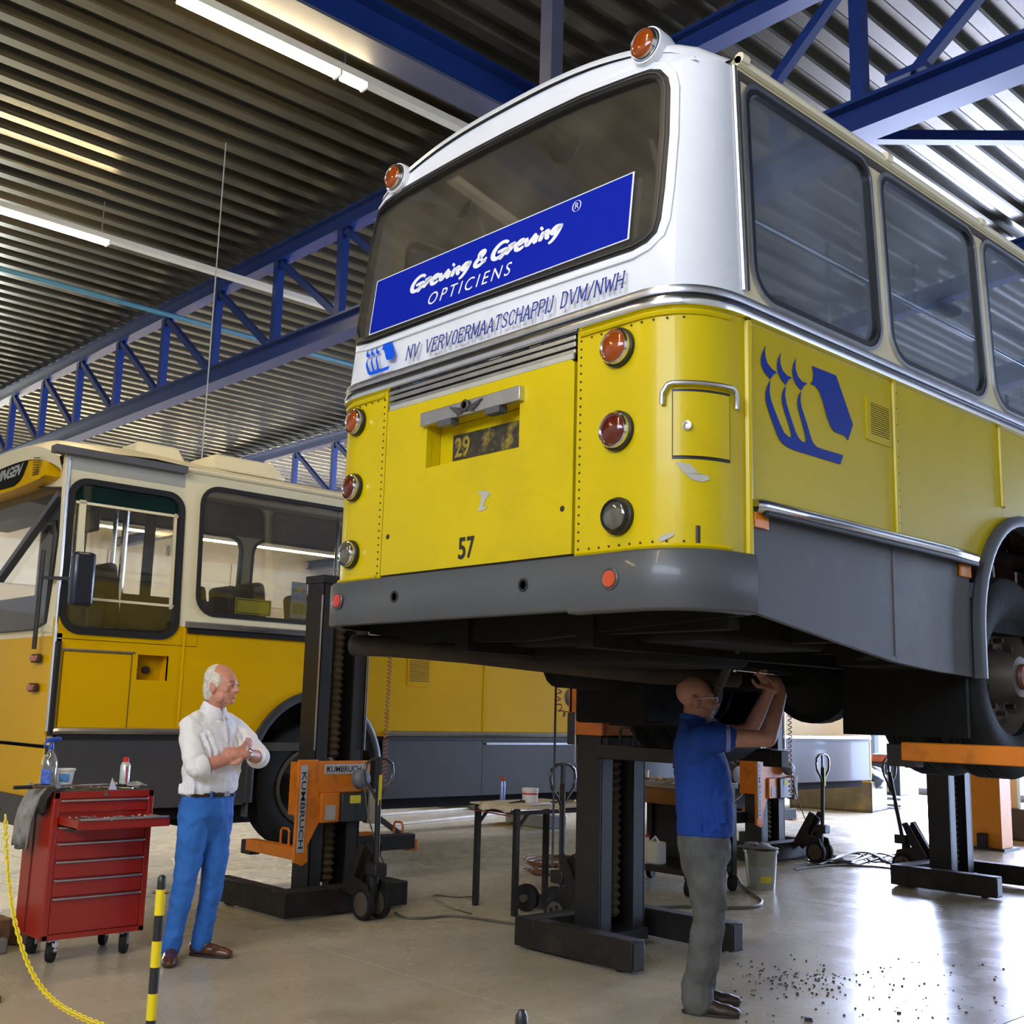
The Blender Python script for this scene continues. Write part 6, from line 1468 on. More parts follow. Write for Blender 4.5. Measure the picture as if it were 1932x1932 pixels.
# rusty skip with green waste, pallet crate with red box
a_ = onZ(1490, 1523); b_ = onZ(1646, 1534)
ux = (b_-a_); ln = ux.length; ang = math.atan2(ux.y, ux.x)
sk = thing('steel_skip', 'rusty steel skip with worn yellow rim beyond the far lift column', 'skip', ((a_+b_)/2).to_tuple(), ang)
MS = mat('rusty_skip_steel', (.10, .085, .06), .7, var=.4, scale=3, dirt=(.30, .20, .02), dscale=3, damt=.5)
for bx_ in (((-ln/2, 0, 0), (ln/2, .03, .52)), ((-ln/2, .9, 0), (ln/2, .93, .52)), ((-ln/2, 0, 0), (-ln/2+.03, .93, .52)), ((ln/2-.03, 0, 0), (ln/2, .93, .52)), ((-ln/2, 0, 0), (ln/2, .93, .03))):
    MB().bb(*bx_).build('skip_plate', MS, sk, smooth=0, local=True)
MB().bb((-ln/2, -.015, .50), (ln/2, .02, .535)).build('skip_rim', mat('worn_yellow_rim', (.34, .23, .02), .6, var=.6, scale=8), sk, smooth=0, local=True)
gp_ = Matrix.Rotation(ang, 4, 'Z')
for k, (dx, m_) in enumerate(((-.15, mat('dark_green_sheet', (.01, .06, .04), .5, var=.5)), (.55, mat('dark_blue_sheet', (.03, .05, .09), .4, var=.5)))):
    c = (a_+b_)/2+gp_ @ Vector((dx, .45, .55)); tag(MB().add(*crumple(c, (.28, .30, .14+.06*k), 30+k)).build('waste_bag', m_, smooth=60), ('crumpled dark green plastic sheet in the skip', 'crumpled dark blue bag at the right end of the skip')[k], 'bag')
q = onZ(1672, 1524)
cr = thing('dark_crate', 'dark crate on pale skids under a red box, near the bright doorway', 'crate', (q.x, q.y+.3, 0))
MB().bb((q.x-.45, q.y, .22), (q.x+.28, q.y+.7, .80)).build('crate_body', mat('dark_blue_crate', (.02, .03, .06), .5, var=.3), cr, bevel=.02)
for z in (.03, .14): MB().bb((q.x-.48, q.y-.02, z), (q.x+.30, q.y+.72, z+.045)).build('skid_frame', ALU, cr, smooth=0)
rb = thing('red_box', 'small red box on top of the dark crate near the bright doorway', 'box', (q.x-.1, q.y+.3, .80)); MB().bb((q.x-.34, q.y+.05, .80), (q.x+.2, q.y+.5, .92)).build('box_body', mat('faded_red_box', (.55, .10, .06), .5, var=.2), rb, bevel=.015); MB().bb((q.x-.30, q.y+.08, .92), (q.x+.16, q.y+.46, .95)).build('box_lid', mat('pale_box_lid', (.5, .38, .38), .5), rb, bevel=.01)
# far post lift in yellow-orange
q = onZ(1863, 1603)
pl_ = thing('two_post_lift', 'tall yellow-orange steel lift post farther back at the right', 'lift', (q.x, q.y+.15, 0))
MB().bb((q.x-.19, q.y+.0, 0), (q.x+.19, q.y+.30, 2.7)).build('lift_post', ORGY, pl_, smooth=0)
MB().bb((q.x-.25, q.y-.08, 0), (q.x+.25, q.y+.36, .03)).build('foot_plate', LFT, pl_, smooth=0)
MB().bb((q.x-.09, q.y-.10, .03), (q.x+.02, q.y+.0, .20)).build('drive_cover', LFB, pl_, bevel=.01)
for z in (1.0, 1.4): MB().bar((q.x-.16, q.y-.02, z), (q.x-.9, q.y-.3, z), .08, .09).build('swing_arm', LFT, pl_)
q3 = q+Vector((-.95, 1.2, 0)); MB().bb((q3.x-.15, q3.y, 0), (q3.x+.15, q3.y+.25, 2.7)).build('lift_post', ORGY, pl_, smooth=0)
# machine with white frame at far right
q = onZ(1905, 1585)
mc = thing('tyre_machine', 'grey machine with a cream rectangular frame at the far right', 'machine', (q.x, q.y+.4, 0))
MB().bb((q.x-.5, q.y, 0), (q.x+.9, q.y+.7, .42)).build('machine_base', mat('dark_grey_machine', (.06, .06, .065), .5, var=.3), mc, bevel=.03)
for bx_ in (((-.38, .35), (-.30, 1.15)), ((.0, .35), (.09, 1.15)), ((-.38, 1.08), (.09, 1.17)), ((-.3, .42), (.0, .5))): MB().bb((q.x+bx_[0][0], q.y+.1, bx_[0][1]), (q.x+bx_[1][0], q.y+.2, bx_[1][1])).build('machine_frame', CREAMW, mc, smooth=0)
MB().bb((q.x+.25, q.y+.2, .42), (q.x+.9, q.y+.6, 1.3)).build('machine_cabinet', mat('grey_machine', (.14, .145, .15), .5), mc, bevel=.02)
# long light planks lying on the floor beyond the parked bus wheel
PL = [((640, 1545), (900, 1526)), ((700, 1562), (1010, 1530)), ((640, 1580), (1000, 1552))]
for k, (a_, b_) in enumerate(PL):
    p0, p1 = onZ(*a_), onZ(*b_); p0.z = p1.z = .02
    tag(MB().bar(p0, p1, .05, .03).build('timber_batten', mat('pale_timber', (.42, .40, .30), .7, var=.2), smooth=0), ('long pale batten on the floor under the parked bus, the farthest of three', 'long pale batten on the floor under the parked bus, the middle of three', 'long pale batten on the floor under the parked bus, the nearest of three')[k], 'timber')
p0, p1 = onZ(710, 1540, .25), onZ(770, 1585, .02); tag(MB().bar(p0, p1, .05, .05).build('prop_bar', LFT, smooth=0), 'short dark bar slanting to the floor right of the loop handle', 'bar')
q = onZ(1000, 1560); tag(MB().bb((q.x-.5, q.y, 0), (q.x+.35, q.y+.35, .16)).build('low_box', mat('grey_low_box', (.16, .16, .15), .6, var=.2), bevel=.01), 'low grey box on the floor behind the work table', 'box')
q = onZ(850, 1524); spw = thing('spare_wheel', 'dusty grey wheel lying flat under the parked bus', 'wheel', (q.x, q.y, .15)); 
MB().lathe([(.25, 0), (.46, 0), (.50, .05), (.50, .16), (.46, .21), (.25, .21)], (q.x, q.y+.3, 0), (0, 0, 1), 30).build('tyre', mat('dusty_grey_tyre', (.16, .16, .13), .8, var=.3), spw); MB().lathe([(.28, .02), (.28, .18), (.12, .20), (.001, .2)], (q.x, q.y+.3, 0), (0, 0, 1), 24).build('rim', RIM, spw)
# timber block and grey block at the left edge
q = onZ(2, 1800)
tag(MB().box((q.x-.17, q.y-.08, .15), (.30, .22, .12), Matrix.Rotation(.35, 3, 'Z') @ Matrix.Rotation(.12, 3, 'Y')).build('timber_block', WOOD, bevel=.008), 'rough split timber block at the left edge on top of a grey block', 'timber')
tag(MB().bb((q.x-.30, q.y-.22, 0), (q.x+.02, q.y+.03, .09)).build('grey_block', CONC, bevel=.01), 'grey block on the floor at the left edge below rough timber', 'block')
tag(MB().box((q.x-.28, q.y+.22, .06), (.16, .20, .12), Matrix.Rotation(.6, 3, 'Z')).build('timber_offcut', WOOD, bevel=.008), 'rough timber offcut half under the left side of the red cabinet', 'timber')
# hanging things: thin wires, coiled cables, a black rod
def hang(px, ytop, ybot, X, r, m, name, label, cat):
    a, b = onX(px[0], ytop, X), onX(px[1], ybot, X); b.x, b.y = a.x, a.y
    return tag(MB().tube([a, b], r, 6).build(name, m), label, cat)
a = onX(404, 560, -10.2); tag(MB().tube([(-10.2, a.y, ZC+.02), (-10.2, a.y, 3.50)], .007, 6).build('suspension_wire', mat('pale_wire', (.35, .35, .32), .5)), 'thin pale wire hanging from the roof down to the parked bus roof', 'wire')
a = onY(1051, 1180, 5.0); tag(MB().tube([(a.x, 5.0, 2.04), (a.x, 5.0, .62)], .007, 6).build('hanging_rod', BPL), 'thin black cable hanging straight down from the raised bus in front of the loop handle', 'cable')
def coil(P, R, turns, r, m, name, label, cat):
    P = [Vector(p) for p in P]; L_ = [0]
    for i in range(len(P)-1): L_.append(L_[-1]+(P[i+1]-P[i]).length)
    pts = []; N_ = turns*10
    for k in range(N_+1):
        s = L_[-1]*k/N_; i = max(j for j in range(len(L_)) if L_[j] <= s+1e-9); i = min(i, len(P)-2); f = (s-L_[i])/(L_[i+1]-L_[i]); c = P[i].lerp(P[i+1], f); t = (P[i+1]-P[i]).normalized()
        x = t.cross(Vector((.3, .4, .86)) if abs(t.z) < .9 else Vector((1, 0, 0))).normalized(); y = t.cross(x); a = 2*PI*k/10; pts.append(c+(x*math.cos(a)+y*math.sin(a))*R)
    return tag(MB().tube(pts, r, 5).build(name, m, smooth=80), label, cat)
CC = mat('orange_brown_coil', (.30, .12, .06), .4, var=.2)
cl = [onX(x, y, -7.3) for x, y in ((736, 1180), (736, 1260), (731, 1330), (728, 1400), (724, 1460), (722, 1490), (708, 1508))]
coil(cl, .016, 44, .0045, CC, 'coiled_cable', 'orange-brown coiled cable hanging beside the front lift column', 'cable')
cl = [onX(x, y, -5.75) for x, y in ((1028, 1262), (1045, 1278), (1062, 1285), (1078, 1292), (1072, 1276), (1056, 1300), (1052, 1325), (1060, 1345), (1078, 1350), (1092, 1338), (1095, 1310), (1088, 1290))]
coil(cl, .020, 20, .005, CC, 'coiled_cable', 'brown coiled cable looped beside the orange bracket of the big lift column', 'cable')
cl = [onX(x, y, -7.2) for x, y in ((1490, 1340), (1491, 1400), (1491, 1450), (1492, 1500))]
coil(cl, .02, 18, .006, CC, 'coiled_cable', 'coiled cable hanging beside the far lift column behind the mechanic', 'cable')
# grit swept on the floor
random.seed(33); gr = MB()
for k in range(260):
    x = random.gauss(1530, 75) if k < 150 else random.uniform(1380, 1900); y = random.gauss(1850, 18) if k < 150 else random.uniform(1800, 1930)
    q = onZ(x, y); s = random.uniform(.003, .010); gr.box((q.x, q.y, s*.4), (s*1.4, s, s*.8), Matrix.Rotation(random.uniform(0, 3), 3, 'Z'))
tag(gr.build('floor_grit', mat('brown_grit', (.09, .055, .03), .9), smooth=0), 'scattered brown grit on the floor at the mechanic\'s feet', 'debris', kind='stuff')
for k, (x, y, s) in enumerate(((1525, 1926, .03), (1696, 1912, .018))):
    q = onZ(x, y); tag(MB().box((q.x, q.y, s*.3), (s*1.3, s, s*.6), Matrix.Rotation(.6, 3, 'Z')).build('dark_lump', BPL, bevel=.002), ('larger black lump on the floor at the bottom edge', 'smaller black lump on the floor right of the larger one')[k], 'debris')
# ================================================================ PEOPLE
def remesh(o, vox, smooth=4, folds=0):
    r = o.modifiers.new('surface', 'REMESH'); r.mode = 'VOXEL'; r.voxel_size = vox; r.use_smooth_shade = True
    s = o.modifiers.new('smooth', 'SMOOTH'); s.factor = .5; s.iterations = smooth
    if folds:
        for nm, sc, st in (('fold_noise', .11, folds), ('crease_noise', .045, folds*.45)):
            t = bpy.data.textures.get(nm) or bpy.data.textures.new(nm, 'CLOUDS'); t.noise_scale = sc; t.noise_depth = 1
            d = o.modifiers.new(nm, 'DISPLACE'); d.texture = t; d.strength = st; d.mid_level = .5; d.texture_coords = 'LOCAL'
class Fig:
    def __init__(s, o, F):
        s.o = Vector((o[0], o[1], 0)); s.F = Vector((F.x, F.y, 0)).normalized(); s.R = Vector((s.F.y, -s.F.x, 0)); s.Z = Vector((0, 0, 1))
    def __call__(s, r, f, z): return s.o+s.R*r+s.F*f+s.Z*z
    def mat3(s): return Matrix((s.R, s.F, s.Z)).transposed()
def loft(mb, fig, rings, n=28):
    """rings: (z, r-centre, f-centre, half width, half depth[, power])"""
    vs = []; m = len(rings)
    for (z, rc, fc, a, b) in rings:
        for k in range(n):
            t = 2*PI*k/n; c, s_ = math.cos(t), math.sin(t); e = .85
            vs.append(fig(rc+a*math.copysign(abs(c)**e, c), fc+b*math.copysign(abs(s_)**e, s_), z))
    fs = [(i*n+k, i*n+(k+1) % n, (i+1)*n+(k+1) % n, (i+1)*n+k) for i in range(m-1) for k in range(n)]
    fs += [tuple(range(n-1, -1, -1)), tuple((m-1)*n+k for k in range(n))]
    return mb.add(vs, fs)
def limb(mb, pts, rad):
    pts = [Vector(p) for p in pts]; mb.tube(pts, rad, 14)
    for p, r in zip(pts, rad): mb.ell(p, (r*.985, r*.985, r*.985), 12, 8)
def hand(mb, wrist, d, nrm, curl=.5, s=1.0, spread=.12, thumb=1, fold=None):
    """palm + four fingers + thumb; d = direction of the hand, nrm = back-of-hand normal"""
    d = Vector(d).normalized(); nrm = Vector(nrm); nrm = (nrm-d*nrm.dot(d)).normalized(); sd = d.cross(nrm).normalized()*thumb
    R = Matrix((sd, d, nrm)).transposed()
    mb.ell(Vector(wrist)+d*.045*s, (.040*s, .052*s, .017*s), 12, 8, R)
    mb.tube([wrist-d*.02*s, Vector(wrist)+d*.03*s], [.026*s, .024*s], 10)
    for k, (off, L, r) in enumerate(((.030, .072, .0092), (.010, .080, .0096), (-.010, .074, .0092), (-.029, .058, .0082))):
        p = Vector(wrist)+d*.082*s+sd*off*s; a = 0; P = [p-d*.02*s]; dirn = d+sd*off*spread*10*.3
        c = curl*(1+.06*k)
        for j, l in enumerate((.45, .32, .23)):
            P.append(p.copy()); a += c*(.9 if j else .6)
            v = (dirn*math.cos(a)-nrm*math.sin(a)).normalized(); p = p+v*L*l*s
        P.append(p); mb.tube(P, [r*s, r*s, r*.96*s, r*.88*s, r*.75*s], 8); mb.ell(p, (r*.76*s,)*3, 8, 6)
    b = Vector(wrist)+d*.022*s+sd*.030*s; t1 = b+(d*.55+sd*.75-nrm*.25)*.040*s; t2 = t1+(d*.9+sd*.15-nrm*(.2+.5*curl))*.030*s; t3 = t2+(d*.8-sd*.2-nrm*(.3+.5*curl))*.022*s
    mb.tube([b, t1, t2, t3], [.014*s, .0125*s, .011*s, .009*s], 9); mb.ell(t3, (.009*s,)*3, 8, 6)
def head(mb, H, z0, s=1.0, brow=True):
    """H: head frame, z0 = chin height"""
    R = H.mat3(); E = lambda r, f, z, a, b, c: mb.ell(H(r*s, f*s, z0+z*s), (a*s, b*s, c*s), 20, 14, R)
    E(0, -.018, .155, .077, .095, .088); E(0, .020, .120, .070, .078, .100); E(0, .040, .060, .056, .058, .062)
    E(0, .062, .018, .030, .030, .020); E(0, .078, .140, .052, .024, .014)
    for q in (-1, 1):
        E(q*.040, .060, .088, .024, .026, .024); E(q*.078, -.008, .095, .010, .022, .034); E(q*.080, -.022, .112, .012, .010, .020)
        E(q*.052, .02, .045, .018, .04, .035)
        E(q*.031, .084, .119, .016, .012, .010)
    mb.tube([H(0, .092*s, z0+.128*s), H(0, .108*s, z0+.105*s), H(0, .120*s, z0+.086*s), H(0, .100*s, z0+.074*s)], [.009*s, .011*s, .015*s, .012*s], 10)
    for q in (-1, 1): E(q*.014, .098, .082, .009, .012, .008)
    E(0, .090, .056, .024, .014, .006); E(0, .088, .045, .022, .014, .007)
def eyes(H, z0, par, s=1.0):
    for q in (-1, 1):
        c = H(q*.031*s, .0935*s, z0+.1185*s)
        o = MB().ell(c-H.F*.002, (.0105*s, .0075*s, .0048*s), 12, 8, H.mat3()).build('eye', mat('eye_white', (.5, .45, .42), .3), par)
        MB().ell(H(q*.031*s, .1000*s, z0+.1185*s), (.005*s, .003*s, .005*s), 10, 6, H.mat3()).build('iris', mat('dark_iris', (.03, .025, .02), .2), o)
        MB().tube([H(q*(.014)*s, .098*s, z0+.139*s), H(q*.030*s, .098*s, z0+.145*s), H(q*.048*s, .086*s, z0+.139*s)], .0028*s, 6).build('eyebrow', mat('grey_eyebrow', (.28, .22, .17), .8), par)
        
# ---- man in the white shirt
Fm = RT*.80-FW*.50; M = Fig((-6.55, 3.56), Fm)
man = thing('person', 'white-haired man in white shirt and blue trousers, arms crossed, beside the red cabinet', 'person', (-6.55, 3.56, 0))
Hm = Fig(M(0, .05, 0)[:2], RT*.93-FW*.36)
sk_ = MB(); head(sk_, Hm, 1.530, 1.02)
limb(sk_, [M(0, -.03, 1.42), M(0, -.005, 1.50), Hm(0, -.01, 1.58)], [.062, .056, .058])
loft(sk_, M, [(.98, 0, 0, .13, .09), (1.2, 0, 0, .15, .095), (1.40, 0, -.01, .15, .085), (1.46, 0, -.01, .08, .06)])
# arms: right elbow near the camera, forearms crossed
Rs, Re, Rw = M(.170, -.02, 1.395), M(.235, .130, 1.150), M(.02, .235, 1.215)
Ls, Le, Lw = M(-.170, .00, 1.395), M(-.235, .185, 1.205), M(-.02, .275, 1.232)
limb(sk_, [Rs, Re], [.045, .042]); limb(sk_, [Re, Re.lerp(Rw, .5), Rw], [.044, .040, .029])
limb(sk_, [Ls, Le], [.045, .042]); limb(sk_, [Le, Le.lerp(Lw, .45), Lw], [.044, .041, .029])
hand(sk_, Rw, (M(-.10, .265, 1.33)-Rw), M.F, .25, 1.0, thumb=1)
hand(sk_, Lw, (M(.13, .20, 1.255)-Lw), M.F+Vector((0, 0, .4)), .45, 1.0, thumb=-1)
for q in (-1, 1): limb(sk_, [M(q*.09, 0, .95), M(q*.1, -.05, .5), M(q*.11, -.09, .12)], [.07, .05, .038])
bd = sk_.build('body', SKIN, man, smooth=0); remesh(bd, .0062, 3)
eyes(Hm, 1.530, man, 1.02)
hr = MB()
RH = Hm.mat3()
hr.ell(Hm(0, -.040, 1.690), (.083, .082, .090), 24, 16, RH); hr.ell(Hm(0, -.062, 1.630), (.078, .060, .078), 22, 14, RH); hr.ell(Hm(0, -.070, 1.585), (.066, .045, .050), 20, 12, RH)
for q in (-1, 1): hr.ell(Hm(q*.066, -.005, 1.675), (.018, .046, .050), 16, 10, RH); hr.ell(Hm(q*.072, .012, 1.65), (.009, .018, .030), 14, 9, RH)
h_ = hr.build('hair', HAIR, man, smooth=0); remesh(h_, .007, 2)
# shirt
sh = MB()
loft(sh, M, [(.965, 0, .00, .165, .118), (1.02, 0, .01, .178, .135), (1.10, 0, .015, .182, .142), (1.20, 0, .01, .188, .136), (1.30, 0, .0, .200, .130), (1.37, 0, -.008, .195, .115), (1.42, 0, -.012, .165, .10), (1.46, 0, -.012, .115, .078), (1.50, 0, -.010, .072, .064)])
limb(sh, [M(.03, -.015, 1.44), M(.12, -.02, 1.415), Rs+Vector((0, 0, -.01)), Rs.lerp(Re, .5)+M.R*.01, Re-M.F*.005, Re.lerp(Rw, .10)], [.06, .068, .072, .070, .064, .060])
limb(sh, [M(-.03, -.015, 1.44), M(-.12, -.01, 1.415), Ls+Vector((0, 0, -.01)), Ls.lerp(Le, .5)-M.R*.01, Le, Le.lerp(Lw, .10)], [.06, .068, .072, .070, .064, .060])
# fold ridges
for k in range(7):
    a = Vector(M(.20-.045*k, .05+.012*k, 1.38-.02*k)); 
    sh.tube([M(.17-.05*k, .10, 1.36), M(.14-.045*k, .135, 1.25), M(.12-.04*k, .138, 1.13), M(.11-.035*k, .118, 1.00)], [.006, .012, .013, .008], 7)
for k in range(5): sh.tube([M(.185, -.06+.03*k, 1.05+.02*k), M(.19, -.05+.03*k, .985)], [.008, .012], 7)
for k in range(4): sh.tube([Rs.lerp(Re, .35+.14*k)+M.R*.062-M.F*.03, Rs.lerp(Re, .30+.14*k)+M.R*.05+M.F*.05], [.010, .008], 7)
s1 = sh.build('shirt', SHIRT, man, smooth=0); remesh(s1, .0095, 3, .026)
for e, w_ in ((Re, Rw), (Le, Lw)):
    ax = (w_-e).normalized(); c = e.lerp(w_, .12); MB().lathe([(.048, -.03), (.068, -.03), (.072, -.01), (.070, .02), (.062, .034), (.047, .03)], c, ax, 26).build('rolled_cuff', SHIRT, s1, smooth=60)
cl_ = MB(); n = 24
for i in range(n):
    pass
pr = []
vs = []; fs = []
for k in range(n+1):
    t = PI*(-.42)+2*PI*.92*k/n+PI/2*0; ang = 2*PI*(k/n)*.94+.19+PI/2
    c, s_ = math.cos(ang), math.sin(ang)
    fr_ = max(0, s_)
    vs += [M(.064*c, -.004+.060*s_, 1.535-.035*fr_), M(.070*c, -.004+.068*s_, 1.545-.04*fr_), M(.092*c, -.004+.092*s_+.012*fr_, 1.490-.06*fr_)]
for k in range(n): fs += [(3*k, 3*k+3, 3*k+4, 3*k+1), (3*k+1, 3*k+4, 3*k+5, 3*k+2)]
co = cl_.add(vs, fs).build('collar', SHIRT, s1, smooth=60); m_ = co.modifiers.new('t', 'SOLIDIFY'); m_.thickness = .004
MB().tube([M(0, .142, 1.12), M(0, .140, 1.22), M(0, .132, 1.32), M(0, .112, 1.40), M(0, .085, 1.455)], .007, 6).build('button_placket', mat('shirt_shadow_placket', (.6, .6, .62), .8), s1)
# belt, trousers
tr = MB()
loft(tr, M, [(.60, 0, -.03, .02, .02), (.78, 0, -.015, .10, .10), (.86, 0, -.012, .172, .135), (.92, 0, -.008, .172, .132), (1.0, 0, .0, .160, .120), (1.005, 0, 0, .158, .118)])
Rh, Rk, Ra = M(.088, -.01, .86), M(.105, -.035, .475), M(.115, -.105, .10)
Lh, Lk, La = M(-.088, -.005, .86), M(-.095, -.005, .475), M(-.095, -.075, .10)
for h1, k1, a1 in ((Rh, Rk, Ra), (Lh, Lk, La)): limb(tr, [h1, h1.lerp(k1, .5), k1, k1.lerp(a1, .4), a1.lerp(k1, .15), a1-Vector((0, 0, .02))], [.103, .090, .072, .066, .058, .062])
for h1, k1, a1 in ((Rh, Rk, Ra), (Lh, Lk, La)):
    for j, t in enumerate((.05, .12, .62, .80, .9)):
        c = k1.lerp(a1, t); tr.tube([c+M.R*.055-M.F*.03, c+M.R*.02+M.F*.062+Vector((0, 0, .02)), c-M.R*.05+M.F*.02], [.008, .011, .006], 7)
t1 = tr.build('trousers', JEAN, man, smooth=0); remesh(t1, .0095, 3, .024)
bl = MB(); vs = []; n = 32
for z in (.972, 1.008):
    for k in range(n):
        t = 2*PI*k/n; c, s_ = math.cos(t), math.sin(t); vs.append(M((.166)*math.copysign(abs(c)**.85, c), .0+.126*math.copysign(abs(s_)**.85, s_), z))
b_o = bl.add(vs, [(k, (k+1) % n, n+(k+1) % n, n+k) for k in range(n)]).build('belt', mat('dark_brown_belt', (.035, .018, .012), .35, var=.2), man); m_ = b_o.modifiers.new('t', 'SOLIDIFY'); m_.thickness = .006; m_.offset = 1
MB().box(M(-.03, .132, .99), (.045, .008, .036), M.mat3()).build('buckle', CHR, b_o, bevel=.003)
for r_, f_ in ((.155, .045), (.09, .115), (-.11, .105)): MB().box(M(r_, f_, .99), (.012, .02, .05), M.mat3()).build('belt_loop', JEAN, t1)
def shoe(par, ank, d, m, L=.285, name='shoe'):
    d = Vector((d.x, d.y, 0)).normalized(); s_ = Vector((d.y, -d.x, 0)); R = Matrix((s_, d, Vector((0, 0, 1)))).transposed(); b = Vector((ank.x, ank.y, 0))
    mb = MB(); mb.ell(b-d*.025+Vector((0, 0, .050)), (.040, .050, .045), 14, 9, R); mb.ell(b+d*.06+Vector((0, 0, .042)), (.043, .085, .038), 14, 9, R)
    mb.ell(b+d*.135+Vector((0, 0, .034)), (.048, .07, .032), 14, 9, R); mb.ell(b+d*.175+Vector((0, 0, .028)), (.040, .055, .026), 14, 9, R); mb.ell(b+d*.01+Vector((0, 0, .085)), (.040, .052, .035), 14, 9, R)
    o = mb.build(name, m, par, smooth=0); remesh(o, .007, 3)
    out = []
    for k in range(24):
        t = 2*PI*k/24; y = math.sin(t); x = math.cos(t); w_ = .041+.010*max(0, y) if y < .75 else .046; out.append((x*w_, .07+y*(L/2)))
    MB().plate(out, [], lambda u, v, dd: b+s_*u+d*v+Vector((0, 0, .001+dd)), .016).build('sole', mat('dark_sole', (.02, .014, .01), .6), o)
shoe(man, Ra, (-FW*.95+RT*.25), SHOE); shoe(man, La, (RT*.95-FW*.25), SHOE)
# watch and bracelet
wc_ = Le.lerp(Lw, .93); ax = (Lw-Le).normalized()
wt = MB().lathe([(.030, -.010), (.034, -.010), (.034, .010), (.030, .010)], wc_, ax, 22).build('wristwatch', CHR, man)
nf_ = (-Vector((FW.x, FW.y, 0))*1.0+Vector((0, 0, .25))); nf_ = (nf_-ax*nf_.dot(ax)).normalized()
MB().lathe([(.019, 0), (.021, .003), (.019, .010), (.017, .011)], wc_+nf_*.028, nf_, 20).build('watch_case', CHR, wt); MB().lathe([(.016, .0105), (.001, .0115)], wc_+nf_*.028, nf_, 16).build('watch_dial', mat('dark_green_dial', (.015, .03, .03), .2), wt)

# ---- mechanic under the raised bus
Fk = Vector((RT.x, RT.y, 0))-Vector((FW.x, FW.y, 0))*.05
ko = atd(1323, 1800, (-3.90, 5.12, .5)); K = Fig((ko.x, ko.y), Fk)
mech = thing('person', 'bald mechanic in blue polo reaching up under the raised bus with both arms', 'person', (ko.x, ko.y, 0))
Hk = Fig(K(0, -.025, 0)[:2], Fk)
hb = MB(); head(hb, Hk, 1.515, 1.0)
limb(hb, [K(0, -.05, 1.40), K(0, -.045, 1.49), Hk(0, -.01, 1.585)], [.062, .058, .058])
loft(hb, K, [(.95, 0, 0, .14, .10), (1.2, 0, 0, .15, .105), (1.38, 0, -.02, .15, .09), (1.46, 0, -.03, .08, .06)])
KRs, KRe, KRw = K(.19, -.01, 1.42), K(.20, .335, 1.425), K(.06, .435, 1.665)
KLs, KLe, KLw = K(-.19, .0, 1.42), K(-.20, .30, 1.46), K(-.03, .395, 1.70)
limb(hb, [KRs, KRs.lerp(KRe, .5), KRe], [.052, .050, .044]); limb(hb, [KRe, KRe.lerp(KRw, .4), KRw], [.046, .043, .029])
limb(hb, [KLs, KLs.lerp(KLe, .5), KLe], [.052, .050, .044]); limb(hb, [KLe, KLe.lerp(KLw, .4), KLw], [.046, .043, .029])
hand(hb, KRw, Vector((0, 0, 1))-K.F*.35-K.R*.25, K.R+K.F*.5, .85, 1.0, thumb=-1)
hand(hb, KLw, Vector((0, 0, 1))-K.F*.55, -K.R+K.F*.5, .85, 1.0, thumb=1)
for q in (-1, 1): limb(hb, [K(q*.09, .02, .93), K(q*.1, .04, .5), K(q*.10, -.03, .10)], [.07, .05, .038])
bd = hb.build('body', mat('weathered_skin', (.42, .20, .14), .55, var=.1, scale=30), mech, smooth=0); remesh(bd, .0062, 3)
eyes(Hk, 1.515, mech)
gl = MB()
for q in (-1, 1):
    gl.tube([Hk(q*.034+.022*math.cos(a*PI/8), .112, 1.632+.017*math.sin(a*PI/8)) for a in range(17)], .0022, 5); gl.tube([Hk(q*.056, .110, 1.637), Hk(q*.080, .06, 1.635), Hk(q*.084, -.01, 1.628)], .0022, 5)
gl.tube([Hk(-.012, .114, 1.635), Hk(.012, .114, 1.635)], .0022, 5); gl.build('glasses', ALU, mech)
po_ = MB()
loft(po_, K, [(.895, 0, .020, .170, .150), (.98, 0, .022, .175, .152), (1.10, 0, .025, .182, .155), (1.22, 0, .008, .190, .150), (1.32, 0, -.008, .198, .140), (1.40, 0, -.018, .195, .122), (1.45, 0, -.025, .165, .10), (1.49, 0, -.040, .100, .078), (1.515, 0, -.045, .070, .066)])
for q, a_, b_ in ((1, KRs, KRe), (-1, KLs, KLe)): limb(po_, [K(q*.03, -.03, 1.435), K(q*.12, -.02, 1.405), K(q*.150, -.03, 1.34)], [.07, .078, .080]); limb(po_, [K(q*.12, -.02, 1.40), a_-Vector((0, 0, .01)), a_.lerp(b_, .36)], [.08, .083, .074])
for k in range(5): po_.tube([K(.175, -.06+.045*k, 1.26-.03*k), K(.185, -.03+.03*k, 1.08), K(.178, -.02+.035*k, .93)], [.006, .010, .008], 7)
p1_ = po_.build('polo_shirt', POLO, mech, smooth=0); remesh(p1_, .0095, 6, .022)
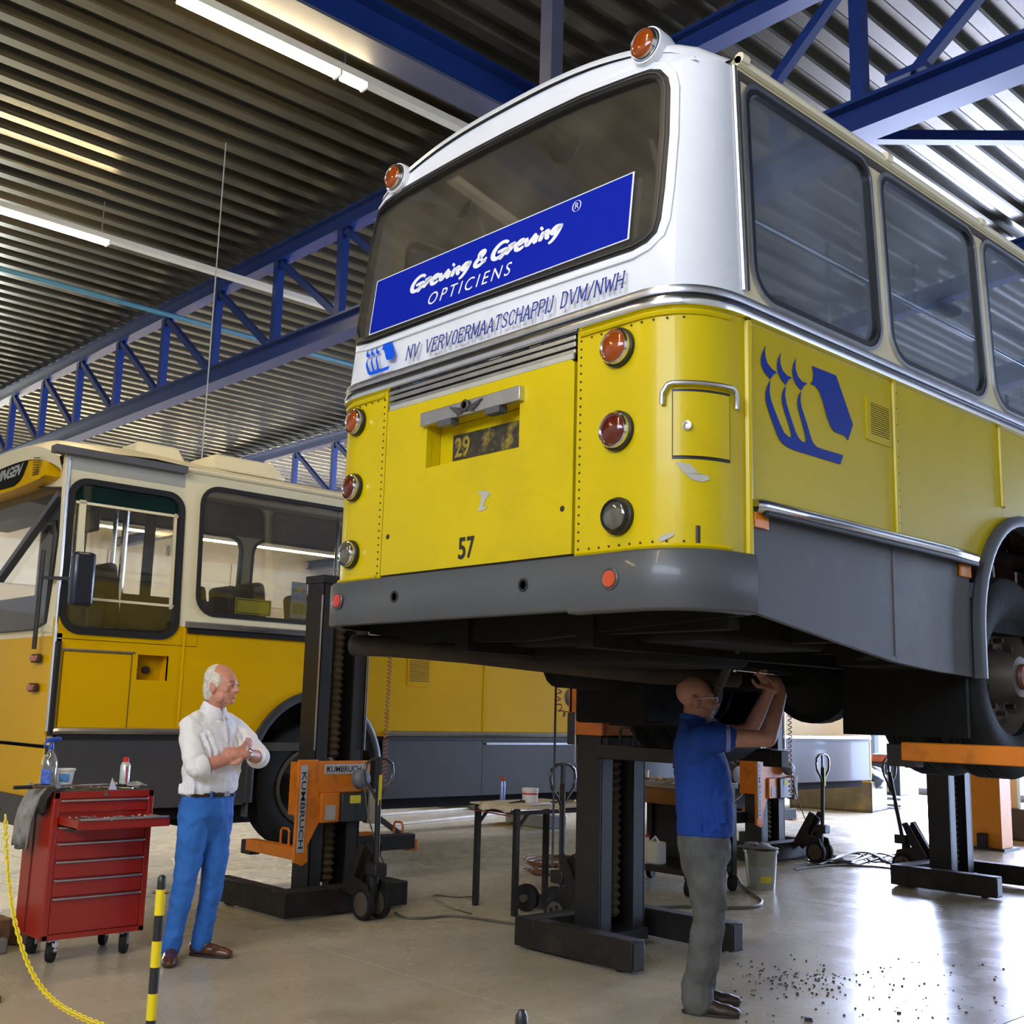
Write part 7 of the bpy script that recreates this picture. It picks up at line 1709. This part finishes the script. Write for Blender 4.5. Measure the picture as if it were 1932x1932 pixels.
for e, w_ in ((KRs, KRe), (KLs, KLe)): MB().lathe([(.060, -.012), (.073, -.010), (.074, .012), (.058, .012)], e.lerp(w_, .37), (w_-e).normalized(), 26).build('sleeve_trim', mat('pale_blue_trim', (.18, .20, .45), .8), p1_, smooth=60)
MB().lathe([(.062, -.014), (.070, -.016), (.072, .014), (.062, .016)], K(0, -.045, 1.525), Vector((0, 0, 1))+K.F*.15, 26).build('polo_collar', POLO, p1_, smooth=60)
je = MB()
loft(je, K, [(.55, 0, .0, .02, .02), (.72, 0, .01, .10, .11), (.80, 0, .012, .168, .140), (.88, 0, .015, .168, .138), (.95, 0, .015, .160, .130)])
KRh, KRk, KRa = K(.088, .01, .82), K(.10, .035, .46), K(.105, -.035, .11)
KLh, KLk, KLa = K(-.088, .02, .82), K(-.10, .05, .46), K(-.10, .0, .11)
for h1, k1, a1 in ((KRh, KRk, KRa), (KLh, KLk, KLa)):
    limb(je, [h1, h1.lerp(k1, .5), k1, k1.lerp(a1, .4), a1.lerp(k1, .15), a1-Vector((0, 0, .045))], [.108, .098, .086, .084, .078, .084])
    for j, t in enumerate((-.15, .0, .15, .35, .82, .94)):
        c = k1.lerp(a1, t); je.tube([c+K.R*.07-K.F*.04, c+K.R*.03+K.F*.075+Vector((0, 0, .03)), c-K.R*.05+K.F*.03], [.008, .013, .006], 7)
j1 = je.build('jeans', DENIM, mech, smooth=0); remesh(j1, .0095, 3, .028)
shoe(mech, KRa, K.F*.95+K.R*.25, SHOED, .30); shoe(mech, KLa, K.F, SHOED, .30)
# ratchet in his hands
ta, tb_ = K(.02, .40, 1.775), K(.0, .19, 1.795)
rt = thing('ratchet_wrench', 'thin chrome ratchet held up by the mechanic under the raised bus', 'wrench', ta.to_tuple())
MB().tube([ta+K.F*.03, ta], .011, 10).build('grip', BPL, rt); MB().tube([ta, tb_], .005, 8).build('shaft', CHR, rt); MB().lathe([(.014, -.012), (.016, 0), (.014, .012)], tb_, (0, 0, 1), 14).build('ratchet_head', CHR, rt)
